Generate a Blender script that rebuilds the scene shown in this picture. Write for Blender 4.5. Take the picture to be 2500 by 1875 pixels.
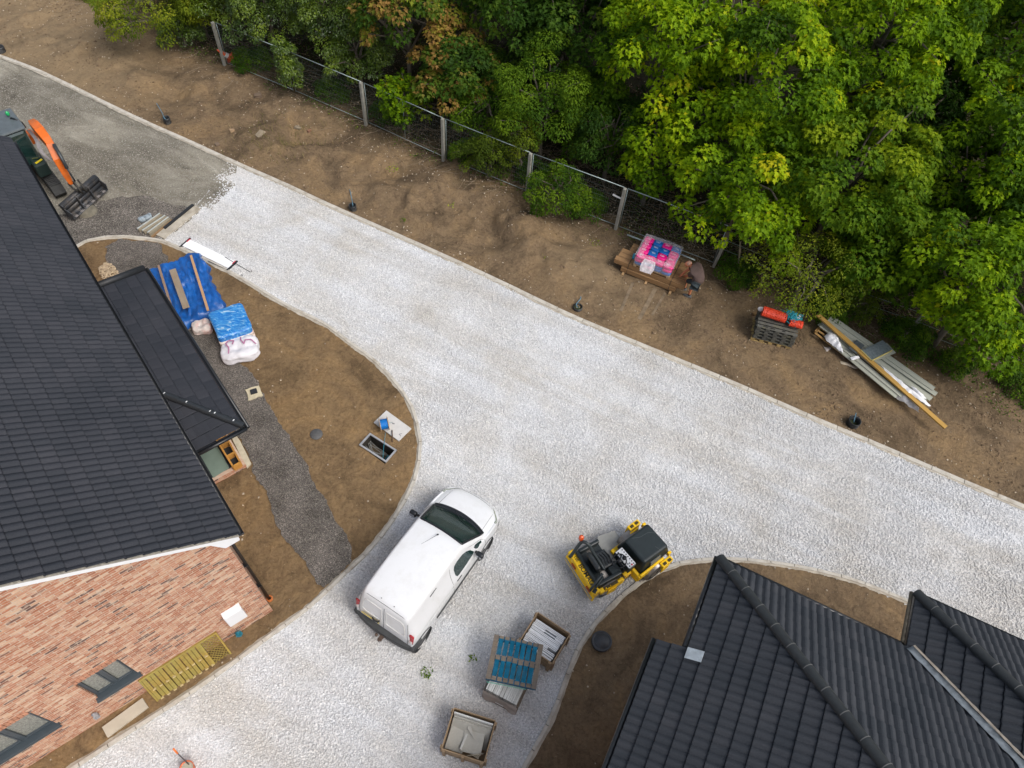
import bpy, bmesh, math, random
import numpy as np
from mathutils import Vector, Matrix, noise
from mathutils.geometry import tessellate_polygon
random.seed(7); RNG = np.random.default_rng(7)
R_ = math.radians
SC = bpy.context.scene
for o in list(bpy.data.objects): bpy.data.objects.remove(o)

# ------------------------------------------------------------ camera, sky, sun, exposure
H0 = 18.0; FPX = 1780.0; NAD = (1128.0, 2165.0)
_d = np.array([NAD[0]-1250.0, -(NAD[1]-937.5), -FPX]); _up = -_d/np.linalg.norm(_d)
_y = np.array([0, 1.0, 0])-_up[1]*_up; _y /= np.linalg.norm(_y); _x = np.cross(_y, _up)
CR = np.array([_x, _y, _up])
cam = bpy.data.objects.new("camera", bpy.data.cameras.new("camera")); SC.collection.objects.link(cam)
cam.matrix_world = Matrix([[*CR[0], 0], [*CR[1], 0], [*CR[2], H0], [0, 0, 0, 1]])
cam.data.sensor_width = 36; cam.data.lens = FPX/2500*36; cam.data.clip_end = 2000; cam.data.clip_start = .1
SC.camera = cam
SC.render.resolution_x = 1024; SC.render.resolution_y = 768
w = bpy.data.worlds.new("World"); SC.world = w; w.use_nodes = True
nt = w.node_tree; bg = nt.nodes["Background"]; sky = nt.nodes.new("ShaderNodeTexSky")
sky.sky_type = 'NISHITA'; sky.sun_disc = False
SUN_EL, SUN_AZ = 52, 128          # azimuth measured clockwise from +Y
sky.sun_elevation = R_(SUN_EL); sky.sun_rotation = R_(SUN_AZ); sky.air_density = 1.0; sky.dust_density = 4.0
hs = nt.nodes.new("ShaderNodeHueSaturation"); hs.inputs["Saturation"].default_value = .55; nt.links.new(sky.outputs[0], hs.inputs["Color"]); nt.links.new(hs.outputs[0], bg.inputs[0]); bg.inputs[1].default_value = 0.13
sun = bpy.data.objects.new("sun", bpy.data.lights.new("sun", 'SUN')); SC.collection.objects.link(sun)
sun.data.energy = 1.4; sun.data.angle = R_(28); sun.data.color = (1, .97, .93)
_sv = Vector((math.sin(R_(SUN_AZ))*math.cos(R_(SUN_EL)), math.cos(R_(SUN_AZ))*math.cos(R_(SUN_EL)), math.sin(R_(SUN_EL))))
sun.rotation_euler = _sv.to_track_quat('Z', 'Y').to_euler(); sun.location = (0, 0, 40)
SC.view_settings.view_transform = 'Standard'; SC.view_settings.look = 'None'
SC.view_settings.exposure = 0.42; SC.view_settings.gamma = 1

# ------------------------------------------------------------ helpers
def P(px, py, z=0.0):
    """ground-plan point (at height z) surveyed from the photograph's pixel"""
    r = CR @ np.array([px-1250.0, -(py-937.5), -FPX]); t = (H0-z)/-r[2]
    return Vector((r[0]*t, r[1]*t, z))
def onwall(px, py, q, d):
    r = CR @ np.array([px-1250.0, -(py-937.5), -FPX]); n = np.array([-d[1], d[0]])
    t = (np.array(q)[:2] @ n)/(r[:2] @ n); return Vector((r[0]*t, r[1]*t, H0+r[2]*t))
def ramp(nt, fac, stops):
    r = nt.nodes.new("ShaderNodeValToRGB"); e = r.color_ramp.elements
    while len(e) < len(stops): e.new(.5)
    for i, (p, c) in enumerate(stops): e[i].position = p; e[i].color = (*c, 1)
    nt.links.new(fac, r.inputs[0]); return r.outputs[0]
def tex(nt, kind, scale, vec, **kw):
    n = nt.nodes.new(kind); n.inputs["Scale"].default_value = scale; nt.links.new(vec, n.inputs["Vector"])
    for k, v in kw.items():
        if k in n.inputs: n.inputs[k].default_value = v
        else: setattr(n, k, v)
    return n
def mix(nt, a, b, fac, mode='MIX'):
    m = nt.nodes.new("ShaderNodeMix"); m.data_type = 'RGBA'; m.blend_type = mode
    for s, v in ((6, a), (7, b)):
        if isinstance(v, tuple): m.inputs[s].default_value = (*v, 1)
        else: nt.links.new(v, m.inputs[s])
    if isinstance(fac, (int, float)): m.inputs[0].default_value = fac
    else: nt.links.new(fac, m.inputs[0])
    return m.outputs[2]
def coords(nt, kind="Object", scale=None, rot=None):
    c = nt.nodes.new("ShaderNodeTexCoord").outputs[kind]
    for key, val in (("Rotation", rot), ("Scale", scale)):
        if val: m = nt.nodes.new("ShaderNodeMapping"); nt.links.new(c, m.inputs[0]); m.inputs[key].default_value = val; c = m.outputs[0]
    return c
MATS = {}
def mat(name, col, rough=.6, metal=0.0, var=.12, scale=6.0, bump=0.0, bscale=40.0, dirt_or_sheen=None, dirt_or_sheen_amt=.35, stretch=None, spec=.5, coat=0, alpha=1.0, trans=0.0):
    if name in MATS: return MATS[name]
    m = bpy.data.materials.new(name); m.use_nodes = True; MATS[name] = m; nt = m.node_tree; b = nt.nodes["Principled BSDF"]
    v = coords(nt, "Object", stretch)
    n1 = tex(nt, "ShaderNodeTexNoise", scale, v, Detail=5.0, Roughness=.62)
    lo = tuple(max(0, c*(1-var)) for c in col); hi = tuple(min(1, c*(1+var)) for c in col)
    c = ramp(nt, n1.outputs[0], [(.3, lo), (.7, hi)])
    if dirt_or_sheen:
        n2 = tex(nt, "ShaderNodeTexNoise", scale*.37+1.3, v, Detail=8.0, Roughness=.7)
        f = ramp(nt, n2.outputs[0], [(.48, (0, 0, 0)), (.68, (dirt_or_sheen_amt,)*3)])
        c = mix(nt, c, dirt_or_sheen, f)
    nt.links.new(c, b.inputs["Base Color"])
    b.inputs["Roughness"].default_value = rough; b.inputs["Metallic"].default_value = metal
    b.inputs["Specular IOR Level"].default_value = spec; b.inputs["Coat Weight"].default_value = coat
    if alpha < 1: b.inputs["Alpha"].default_value = alpha
    if trans: b.inputs["Transmission Weight"].default_value = trans
    if bump:
        n3 = tex(nt, "ShaderNodeTexNoise", bscale, v, Detail=4.0)
        bp = nt.nodes.new("ShaderNodeBump"); bp.inputs["Strength"].default_value = bump; bp.inputs["Distance"].default_value = .01
        nt.links.new(n3.outputs[0], bp.inputs["Height"]); nt.links.new(bp.outputs[0], b.inputs["Normal"])
    return m
def wood(name, col, dark=.55, rough=.75, gs=3.0, grey=None, greyamt=.5):
    if name in MATS: return MATS[name]
    m = bpy.data.materials.new(name); m.use_nodes = True; MATS[name] = m; nt = m.node_tree; b = nt.nodes["Principled BSDF"]
    v = coords(nt, "Object", (gs*.35, gs*6, gs*6))
    n = tex(nt, "ShaderNodeTexNoise", 2.2, v, Detail=6.0, Roughness=.65, Distortion=.6)
    isl = nt.nodes.new("ShaderNodeNewGeometry").outputs["Random Per Island"]
    c = ramp(nt, n.outputs[0], [(.3, tuple(x*dark for x in col)), (.65, col)])
    c = mix(nt, c, ramp(nt, isl, [(0, (.62, .6, .58)), (1, (1.12, 1.1, 1.08))]), .85, 'MULTIPLY')
    if grey:
        v2 = coords(nt, "Object"); n2 = tex(nt, "ShaderNodeTexNoise", 3.0, v2, Detail=5.0)
        c = mix(nt, c, grey, ramp(nt, n2.outputs[0], [(.4, (0, 0, 0)), (.65, (greyamt,)*3)]))
    nt.links.new(c, b.inputs["Base Color"]); b.inputs["Roughness"].default_value = rough
    bp = nt.nodes.new("ShaderNodeBump"); bp.inputs["Strength"].default_value = .35; bp.inputs["Distance"].default_value = .004
    nt.links.new(n.outputs[0], bp.inputs["Height"]); nt.links.new(bp.outputs[0], b.inputs["Normal"])
    return m

class MB:
    """collects shapes; build() links them as one mesh object"""
    def __init__(s): s.v = []; s.f = []; s.m = []; s.mi = 0; s.sm = []; s.smooth = False
    def add(s, vs, fs):
        o = len(s.v); s.v += [tuple(v) for v in vs]
        for f in fs: s.f.append(tuple(i+o for i in f)); s.m.append(s.mi); s.sm.append(s.smooth)
        return s
    def box(s, c, d, rz=0, M=None, j=0.0):
        x, y, z = (k/2 for k in d); vs = []
        for sz in (-1, 1):
            for sx, sy in ((-1, -1), (1, -1), (1, 1), (-1, 1)):
                vs.append(Vector((sx*x+random.uniform(-j, j), sy*y+random.uniform(-j, j), sz*z+random.uniform(-j, j))))
        T = Matrix.Translation(c) @ (M.to_4x4() if M else Matrix.Rotation(rz, 4, 'Z'))
        return s.add([T @ v for v in vs], [(3, 2, 1, 0), (4, 5, 6, 7), (0, 1, 5, 4), (1, 2, 6, 5), (2, 3, 7, 6), (3, 0, 4, 7)])
    def bbox(s, c, d, b=.02, rz=0, M=None):
        """box with chamfered edges"""
        bm = bmesh.new(); bmesh.ops.create_cube(bm, size=1)
        for v in bm.verts: v.co = Vector((v.co.x*d[0], v.co.y*d[1], v.co.z*d[2]))
        bmesh.ops.bevel(bm, geom=bm.edges[:], offset=b, segments=2, affect='EDGES', profile=.5)
        T = Matrix.Translation(c) @ (M.to_4x4() if M else Matrix.Rotation(rz, 4, 'Z'))
        s.addbm(bm, T); bm.free(); return s
    def addbm(s, bm, T=Matrix.Identity(4)):
        bm.verts.index_update(); return s.add([T @ v.co for v in bm.verts], [[v.index for v in f.verts] for f in bm.faces])
    def beam(s, a, b, wd, ht, up=(0, 0, 1)):
        a = Vector(a); b = Vector(b); x = (b-a).normalized(); upv = Vector(up)
        if abs(x.dot(upv)) > .99: upv = Vector((0, 1, 0))
        y = upv.cross(x).normalized(); z = x.cross(y)
        M = Matrix((x, y, z)).transposed()
        return s.box((a+b)/2, ((b-a).length, wd, ht), M=M)
    def tube(s, pts, r, n=8, cap=True, closed=False):
        pts = [Vector(p) for p in pts]; rs = r if isinstance(r, (list, tuple)) else [r]*len(pts); vs = []; N = len(pts)
        prev = None
        for i, p in enumerate(pts):
            if closed: t = (pts[(i+1) % N]-pts[i-1])
            else: t = pts[min(i+1, N-1)]-pts[max(i-1, 0)]
            t = t.normalized() if t.length > 1e-9 else Vector((0, 0, 1))
            if prev is None: a = t.orthogonal().normalized()
            else: a = (prev-t*prev.dot(t)); a = a.normalized() if a.length > 1e-6 else t.orthogonal().normalized()
            prev = a; b = t.cross(a)
            for k in range(n):
                th = 2*math.pi*k/n; vs.append(p+(a*math.cos(th)+b*math.sin(th))*rs[i])
        fs = []
        for i in range(N if closed else N-1):
            j = (i+1) % N
            for k in range(n): fs.append((i*n+k, i*n+(k+1) % n, j*n+(k+1) % n, j*n+k))
        if cap and not closed: fs += [tuple(range(n-1, -1, -1)), tuple((N-1)*n+k for k in range(n))]
        sm = s.smooth; s.smooth = n > 5; s.add(vs, fs); s.smooth = sm; return s
    def cyl(s, a, b, r, n=16, r2=None): return s.tube([a, b], [r, r if r2 is None else r2], n)
    def lathe(s, prof, T=Matrix.Identity(4), n=24):
        vs = []; fs = []
        for (r, z) in prof:
            for k in range(n): th = 2*math.pi*k/n; vs.append(T @ Vector((r*math.cos(th), r*math.sin(th), z)))
        for i in range(len(prof)-1):
            for k in range(n): fs.append((i*n+k, i*n+(k+1) % n, (i+1)*n+(k+1) % n, (i+1)*n+k))
        sm = s.smooth; s.smooth = True; s.add(vs, fs); s.smooth = sm; return s
    def prism(s, poly, z0, z1):
        n = len(poly); vs = [(p[0], p[1], z0) for p in poly]+[(p[0], p[1], z1) for p in poly]
        A = sum(poly[i][0]*poly[(i+1) % n][1]-poly[(i+1) % n][0]*poly[i][1] for i in range(n))
        o = list(range(n)) if A > 0 else list(range(n-1, -1, -1))
        fs = [tuple(o[::-1]), tuple(i+n for i in o)]
        for k in range(n): a, b = o[k], o[(k+1) % n]; fs.append((a, b, b+n, a+n))
        return s.add(vs, fs)
    def xprism(s, poly, y0, y1, T=Matrix.Identity(4)):
        """profile in x-z extruded along y"""
        n = len(poly); vs = [T @ Vector((p[0], y0, p[1])) for p in poly]+[T @ Vector((p[0], y1, p[1])) for p in poly]
        fs = [tuple(range(n)), tuple(range(2*n-1, n-1, -1))]+[(k, k+n, (k+1) % n+n, (k+1) % n) for k in range(n)]
        return s.add(vs, fs)
    def grid(s, fn, nu, nv, closeu=False):
        vs = [fn(i/(nu if closeu else nu-1), j/(nv-1)) for j in range(nv) for i in range(nu)]
        fs = []
        for j in range(nv-1):
            for i in range(nu if closeu else nu-1):
                fs.append((j*nu+i, j*nu+(i+1) % nu, (j+1)*nu+(i+1) % nu, (j+1)*nu+i))
        sm = s.smooth; s.smooth = True; s.add(vs, fs); s.smooth = sm; return s
    def build(s, name, mats, parent=None, recalc=True, bevel=0, thick=0):
        me = bpy.data.meshes.new(name); me.from_pydata([tuple(v) for v in s.v], [], s.f)
        for m in (mats if isinstance(mats, (list, tuple)) else [mats]): me.materials.append(m)
        me.polygons.foreach_set("material_index", s.m); me.polygons.foreach_set("use_smooth", s.sm)
        if recalc:
            bm = bmesh.new(); bm.from_mesh(me); bmesh.ops.recalc_face_normals(bm, faces=bm.faces); bm.to_mesh(me); bm.free()
        me.update(); o = bpy.data.objects.new(name, me); SC.collection.objects.link(o)
        if parent: o.parent = parent
        if thick: md = o.modifiers.new("t", 'SOLIDIFY'); md.thickness = thick
        if bevel: md = o.modifiers.new("b", 'BEVEL'); md.width = bevel; md.segments = 2; md.limit_method = 'ANGLE'
        return o
def tag(o, label=None, cat=None, group=None, kind=None):
    if label: o["label"] = label
    if cat: o["category"] = cat
    if group: o["group"] = group
    if kind: o["kind"] = kind
    return o
def thing(name, label, cat, loc=(0, 0, 0), rz=0, group=None):
    o = bpy.data.objects.new(name, None); SC.collection.objects.link(o); o.location = loc; o.rotation_euler = (0, 0, rz)
    o.empty_display_size = .1; return tag(o, label, cat, group)
def npmesh(name, verts, loops, sizes, mats, parent=None, smooth=False, attr=None):
    """fast mesh: verts (n,3), flat loop indices, per-face sizes"""
    me = bpy.data.meshes.new(name); me.vertices.add(len(verts)); me.vertices.foreach_set("co", np.ascontiguousarray(verts, dtype=np.float32).ravel())
    me.loops.add(len(loops)); me.loops.foreach_set("vertex_index", np.ascontiguousarray(loops, dtype=np.int32))
    st = np.concatenate([[0], np.cumsum(sizes)[:-1]]).astype(np.int32)
    me.polygons.add(len(sizes)); me.polygons.foreach_set("loop_start", st)
    try: me.polygons.foreach_set("loop_total", np.array(sizes, dtype=np.int32))
    except Exception: pass
    me.polygons.foreach_set("use_smooth", np.full(len(sizes), smooth))
    for m in (mats if isinstance(mats, (list, tuple)) else [mats]): me.materials.append(m)
    if attr:
        for k, a in attr.items():
            at = me.attributes.new(k, 'FLOAT', 'POINT'); at.data.foreach_set("value", np.ascontiguousarray(a, dtype=np.float32))
    me.update(calc_edges=True); me.validate()
    o = bpy.data.objects.new(name, me); SC.collection.objects.link(o)
    if parent: o.parent = parent
    return o
def text_mesh(name, body, size, depth, material, parent, loc, rot):
    c = bpy.data.curves.new(name, 'FONT'); c.body = body; c.size = size; c.extrude = depth; c.offset = size*.018; c.align_x = 'CENTER'; c.align_y = 'CENTER'
    t = bpy.data.objects.new(name+"_tmp", c); SC.collection.objects.link(t)
    dg = bpy.context.evaluated_depsgraph_get(); me = bpy.data.meshes.new_from_object(t.evaluated_get(dg))
    bpy.data.objects.remove(t); me.materials.clear(); me.materials.append(material)
    o = bpy.data.objects.new(name, me); SC.collection.objects.link(o); o.parent = parent; o.location = loc; o.rotation_euler = rot
    return o
def ang(a, b): return math.atan2(b[1]-a[1], b[0]-a[0])
def placed(a, b):
    """frame whose x axis runs from point a to point b"""
    a = Vector(a); b = Vector(b); return a, ang(a, b), (Vector((b.x-a.x, b.y-a.y))).length
def smooth_path(pts, k=6):
    out = []; n = len(pts)
    for i in range(n-1):
        p0, p1, p2, p3 = (Vector(pts[max(0, min(n-1, j))]) for j in (i-1, i, i+1, i+2))
        for q in range(k):
            t = q/k; out.append(.5*((2*p1)+(p2-p0)*t+(2*p0-5*p1+4*p2-p3)*t*t+(3*p1-p0-3*p2+p3)*t**3))
    out.append(Vector(pts[-1])); return out

# ------------------------------------------------------------ surveyed lines (photo pixels on the ground)
K1 = [(-700,-120),(-300,30),(0,139),(108,181),(325,286),(470,351),(579,401),(687,448),(800,501),(1017,597),(1200,680),(1381,767),(1562,843),(1780,933),(1981,1021),(2135,1085),(2320,1165),(2500,1240),(2900,1410),(3300,1580)]
K2 = [(60,700),(130,640),(200,596),(239,583),(299,579),(351,583),(390,588),(426,601),(501,634),(592,682),(700,747),(791,791),(859,842),(920,886),(975,947),(1008,1000),(1024,1062),(1026,1100),(1018,1153),(997,1207),(964,1265),(906,1341),(836,1408),(751,1487),(665,1550),(565,1624),(470,1690),(377,1750),(280,1812),(188,1872),(0,1995),(-250,2160)]
K3 = [(1180,2120),(1225,1990),(1277,1875),(1345,1752),(1401,1605),(1424,1560),(1469,1503),(1548,1430),(1627,1385),(1695,1370),(1763,1365),(1853,1371),(1967,1388),(2068,1413),(2147,1441),(2238,1480),(2330,1530),(2420,1600),(2500,1680),(2600,1800)]
def W(poly, z=0): return [P(x, y, z) for x, y in poly]
K1w = smooth_path(W(K1), 5); K2w = smooth_path(W(K2), 5); K3w = smooth_path(W(K3), 5)
def arr(path): return np.array([(p.x, p.y) for p in path])
def inpoly(X, Y, poly):
    ins = np.zeros(X.shape, bool); n = len(poly)
    for i in range(n):
        x1, y1 = poly[i]; x2, y2 = poly[(i+1) % n]
        if y1 == y2: continue
        c = ((y1 > Y) != (y2 > Y)) & (X < (x2-x1)*(Y-y1)/(y2-y1)+x1); ins ^= c
    return ins
def distline(X, Y, line):
    D = np.full(X.shape, 1e9)
    for i in range(len(line)-1):
        a = line[i]; b = line[i+1]; d = b-a; L = (d@d)+1e-9
        t = np.clip(((X-a[0])*d[0]+(Y-a[1])*d[1])/L, 0, 1); D = np.minimum(D, (X-a[0]-t*d[0])**2+(Y-a[1]-t*d[1])**2)
    return np.sqrt(D)
plot1 = np.vstack([arr(K2w), [(-30, -5), (-30, 12)]])
plot2 = np.vstack([arr(K3w), [(12, -10), (-1, -10)]])
vergeP = np.vstack([arr(K1w), [(60, 60), (-60, 60)]])
FENCE = [(-340,-215),(-60,-100),(250,35),(550,163),(894,307),(1083,393),(1286,477),(1502,563),(1741,653),(1963,736),(2200,826),(2560,960),(2900,1090)]
Fw = arr(W(FENCE))
def vnoise(X, Y, f, seed):
    """smooth value noise, vectorised"""
    r = np.random.default_rng(seed).random((64, 64)); x = X*f; y = Y*f; xi = np.floor(x).astype(int); yi = np.floor(y).astype(int)
    fx = x-xi; fy = y-yi; fx = fx*fx*(3-2*fx); fy = fy*fy*(3-2*fy)
    g = lambda a, b: r[a % 64, b % 64]
    return (g(xi, yi)*(1-fx)+g(xi+1, yi)*fx)*(1-fy)+(g(xi, yi+1)*(1-fx)+g(xi+1, yi+1)*fx)*fy-.5
MOUNDS = [(*P(px, py)[:2], a_, r_) for px, py, a_, r_ in ((700, 265, .22, 1.1), (640, 300, .12, .5), (900, 370, .20, .9), (980, 395, -.22, .7), (1060, 450, .16, .6), (1130, 455, -.20, .35), (1220, 500, .24, .8), (1290, 560, .20, .9), (1350, 590, -.12, .5), (560, 210, .12, .8), (330, 90, .16, 1.2), (450, 160, -.10, .8), (820, 330, -.12, .5), (1400, 620, .10, .6))]
def ground_h(X, Y):
    X = np.asarray(X, float); Y = np.asarray(Y, float)
    ver = inpoly(X, Y, vergeP); p1 = inpoly(X, Y, plot1); p2 = inpoly(X, Y, plot2)
    d1 = distline(X, Y, arr(K1w)); h = np.full(X.shape, -.12)
    lump = vnoise(X, Y, .45, 1)*.42+vnoise(X, Y, 1.1, 2)*.30+vnoise(X, Y, 2.3, 3)*.10+vnoise(X, Y, 4.6, 4)*.055
    ridge = np.abs(vnoise(X, Y, .8, 8)); lump += (.12-ridge)*.5-np.clip(np.abs(vnoise(X, Y, 1.9, 9))-.02, 0, .12)*.35+.03
    amp = np.clip((d1-.15)/1.6, 0, 1)*(1+.55*np.exp(-((X+1.5)/6.5)**2))
    fd = distline(X, Y, Fw); amp = amp*np.clip(.35+fd/3.0, .35, 1)
    calm = np.clip(((X-3.0)/3.0), 0, 1)*.74; amp = amp*(1-calm)
    h = np.where(ver, .035+amp*(lump+.05)+vnoise(X, Y, 9, 5)*.02, h)
    for (mx, my, ma, mr) in MOUNDS: h = h+np.where(ver, ma*np.exp(-((X-mx)**2+(Y-my)**2)/(mr*mr)), 0)*np.clip((d1-.2)/.8, 0, 1)
    soft = .03+vnoise(X, Y, 2.2, 6)*.018+vnoise(X, Y, 8, 7)*.012
    h = np.where(p1 | p2, soft, h)
    return h
def gz(x, y): return float(ground_h(np.array([x]), np.array([y]))[0])
def G(px, py):
    """surveyed point resting on the terrain"""
    p = P(px, py)
    for _ in range(4): p = P(px, py, gz(p.x, p.y))
    return p

# ============================================================ GROUND
def soil_mat(name="soil", col=(.188, .134, .083), forest=True):
    m = bpy.data.materials.new(name); m.use_nodes = True; nt = m.node_tree; b = nt.nodes["Principled BSDF"]; v = coords(nt)
    n1 = tex(nt, "ShaderNodeTexNoise", .55, v, Detail=7.0, Roughness=.65, Distortion=.8)
    n2 = tex(nt, "ShaderNodeTexNoise", 14.0, v, Detail=7.0, Roughness=.75)
    n3 = tex(nt, "ShaderNodeTexNoise", 2.6, v, Detail=6.0, Roughness=.7, Distortion=1.2)
    dk = tuple(c*.60 for c in col); lt = (col[0]*1.3, col[1]*1.25, col[2]*1.12)
    c = ramp(nt, n1.outputs[0], [(.34, dk), (.48, col), (.66, lt)])
    c = mix(nt, c, ramp(nt, n2.outputs[0], [(.28, (.52, .50, .48)), (.5, (.95, .95, .95)), (.74, (1.32, 1.3, 1.25))]), .9, 'MULTIPLY')
    c = mix(nt, c, ramp(nt, n3.outputs[0], [(.35, (.78, .76, .76)), (.62, (1.12, 1.12, 1.08))]), .8, 'MULTIPLY')
    sp = tex(nt, "ShaderNodeTexVoronoi", 9.0, v)
    c = mix(nt, c, (.42, .36, .27), ramp(nt, sp.outputs["Distance"], [(.05, (.7, .7, .7)), (.09, (0, 0, 0))]))
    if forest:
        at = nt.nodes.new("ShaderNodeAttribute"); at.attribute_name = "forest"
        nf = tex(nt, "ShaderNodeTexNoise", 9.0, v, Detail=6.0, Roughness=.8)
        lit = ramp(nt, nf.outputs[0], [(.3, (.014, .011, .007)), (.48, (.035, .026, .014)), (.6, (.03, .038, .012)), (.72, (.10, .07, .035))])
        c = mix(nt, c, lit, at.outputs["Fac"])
        a2 = nt.nodes.new("ShaderNodeAttribute"); a2.attribute_name = "pale"
        c = mix(nt, c, (.27, .20, .12), mix(nt, (0, 0, 0), a2.outputs["Fac"], n3.outputs[0]))
        a3 = nt.nodes.new("ShaderNodeAttribute"); a3.attribute_name = "ochre"
        c = mix(nt, c, mix(nt, c, (1.18, 1.06, .82), 1.0, 'MULTIPLY'), a3.outputs["Fac"])
    nt.links.new(c, b.inputs["Base Color"]); b.inputs["Roughness"].default_value = .95; b.inputs["Specular IOR Level"].default_value = .15
    b1 = nt.nodes.new("ShaderNodeBump"); b1.inputs["Strength"].default_value = .9; b1.inputs["Distance"].default_value = .09
    nt.links.new(n3.outputs[0], b1.inputs["Height"])
    b2 = nt.nodes.new("ShaderNodeBump"); b2.inputs["Strength"].default_value = .8; b2.inputs["Distance"].default_value = .02
    nt.links.new(n2.outputs[0], b2.inputs["Height"]); nt.links.new(b1.outputs[0], b2.inputs["Normal"]); nt.links.new(b2.outputs[0], b.inputs["Normal"])
    return m
M_soil = soil_mat()
M_far = mat("far_ground", (.05, .055, .02), .95, var=.4, scale=.3)
mb = MB(); mb.add([(-400, -400, -.6), (400, -400, -.6), (400, 400, -.6), (-400, 400, -.6)], [(0, 1, 2, 3)])
tag(mb.build("ground", M_far), kind="structure")
# the modelled terrain (verge with its heaps, house plots, forest floor)
xs = np.arange(-24, 33.01, .1); ys = np.arange(-6, 46.01, .1)
xs = np.concatenate([[-60], xs, [60]]); ys = np.concatenate([[-30], ys, [75]])
X, Y = np.meshgrid(xs, ys); Z = ground_h(X, Y)
fence_up = np.vstack([Fw, [(60, 70), (-60, 70)]])
fd = distline(X, Y, Fw); inf = inpoly(X, Y, fence_up)
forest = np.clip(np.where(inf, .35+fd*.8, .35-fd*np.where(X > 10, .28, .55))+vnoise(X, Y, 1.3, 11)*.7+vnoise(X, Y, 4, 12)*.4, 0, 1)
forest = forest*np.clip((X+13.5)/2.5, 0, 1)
pale = np.clip((-11.5-X)/3, 0, 1)*np.clip((Y-19)/3, 0, 1)+np.clip(1-distline(X, Y, np.array([[4.0, 17.2], [5.5, 16.3]]))/1.6, 0, 1)*.7
pale = np.clip(pale, 0, 1); och = (inpoly(X, Y, plot1)).astype(float)*.5
nx = len(xs); ny = len(ys); V = np.stack([X.ravel(), Y.ravel(), Z.ravel()], 1)
i = (np.arange(ny-1)[:, None]*nx+np.arange(nx-1)[None]).ravel(); F = np.stack([i, i+1, i+1+nx, i+nx], 1)
ch = [P(x, y) for x, y in [(877.6, 1088.6), (905.3, 1060.3), (970.4, 1101.9), (940.3, 1133.8)]]   # inspection chamber corners
chc = sum(ch, Vector())/4
cen = V[F].mean(1); near = (np.abs(cen[:, 0]-chc.x) < 1.2) & (np.abs(cen[:, 1]-chc.y) < 1.2)
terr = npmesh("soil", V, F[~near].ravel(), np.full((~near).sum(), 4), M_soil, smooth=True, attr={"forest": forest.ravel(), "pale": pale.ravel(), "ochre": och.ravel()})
tag(terr, kind="structure")
# patch with the rectangular pit cut out, joined to the same terrain object
bm = bmesh.new(); bm.from_mesh(terr.data); lay = bm.verts.layers.float; lf = {k: lay[k] for k in ("forest", "pale", "ochre")}
bm.verts.ensure_lookup_table(); nf = []
for q in F[near]:
    nf.append(bm.faces.new([bm.verts[int(k)] for k in q]))
def cut(faces, co, no):
    geom = set(faces)
    for f in faces: geom.update(f.edges); geom.update(f.verts)
    r = bmesh.ops.bisect_plane(bm, geom=list(geom), plane_co=co, plane_no=no)
    return [g for g in r["geom"] if isinstance(g, bmesh.types.BMFace)]
fs = nf
for k in range(4):
    a = ch[k]; b2 = ch[(k+1) % 4]; dd = (b2-a).normalized(); no = Vector((dd.y, -dd.x, 0))
    if no.dot(chc-a) > 0: no = -no
    fs = cut(fs, a, no)
cw = [(c-chc)*.995+chc for c in ch]
kill = [f for f in fs if all(((cw[(k+1) % 4]-cw[k]).cross(f.calc_center_median()-cw[k]).z) * ((cw[1]-cw[0]).cross(chc-cw[0]).z) > 0 for k in range(4))]
bmesh.ops.delete(bm, geom=kill, context='FACES')
for f in bm.faces: f.smooth = True
bm.to_mesh(terr.data); bm.free()

def ragged(poly, amp, step=.25, seed=3):
    out = []; n = len(poly); rr = random.Random(seed)
    for i in range(n):
        a = Vector(poly[i]); b = Vector(poly[(i+1) % n]); L = (b-a).length; k = max(1, int(L/step)); nn = Vector((-(b-a).y, (b-a).x, 0)).normalized()
        for q in range(k):
            p = a.lerp(b, q/k); s = noise.noise(Vector((p.x*1.1, p.y*1.1, seed)))*1.2+noise.noise(Vector((p.x*4, p.y*4, seed)))*.6+rr.uniform(-.2, .2)
            out.append(p+nn*s*amp)
    return out
def sheet(name, poly, z, m, kind="structure"):
    pts = [Vector((p[0], p[1], z)) for p in poly]; tr = tessellate_polygon([pts])
    mb = MB(); mb.add(pts, [t for t in tr]); o = mb.build(name, m, recalc=False)
    bm = bmesh.new(); bm.from_mesh(o.data)
    for f in bm.faces:
        if f.normal.z < 0: f.normal_flip()
    bm.to_mesh(o.data); bm.free(); return tag(o, kind=kind)

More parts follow.
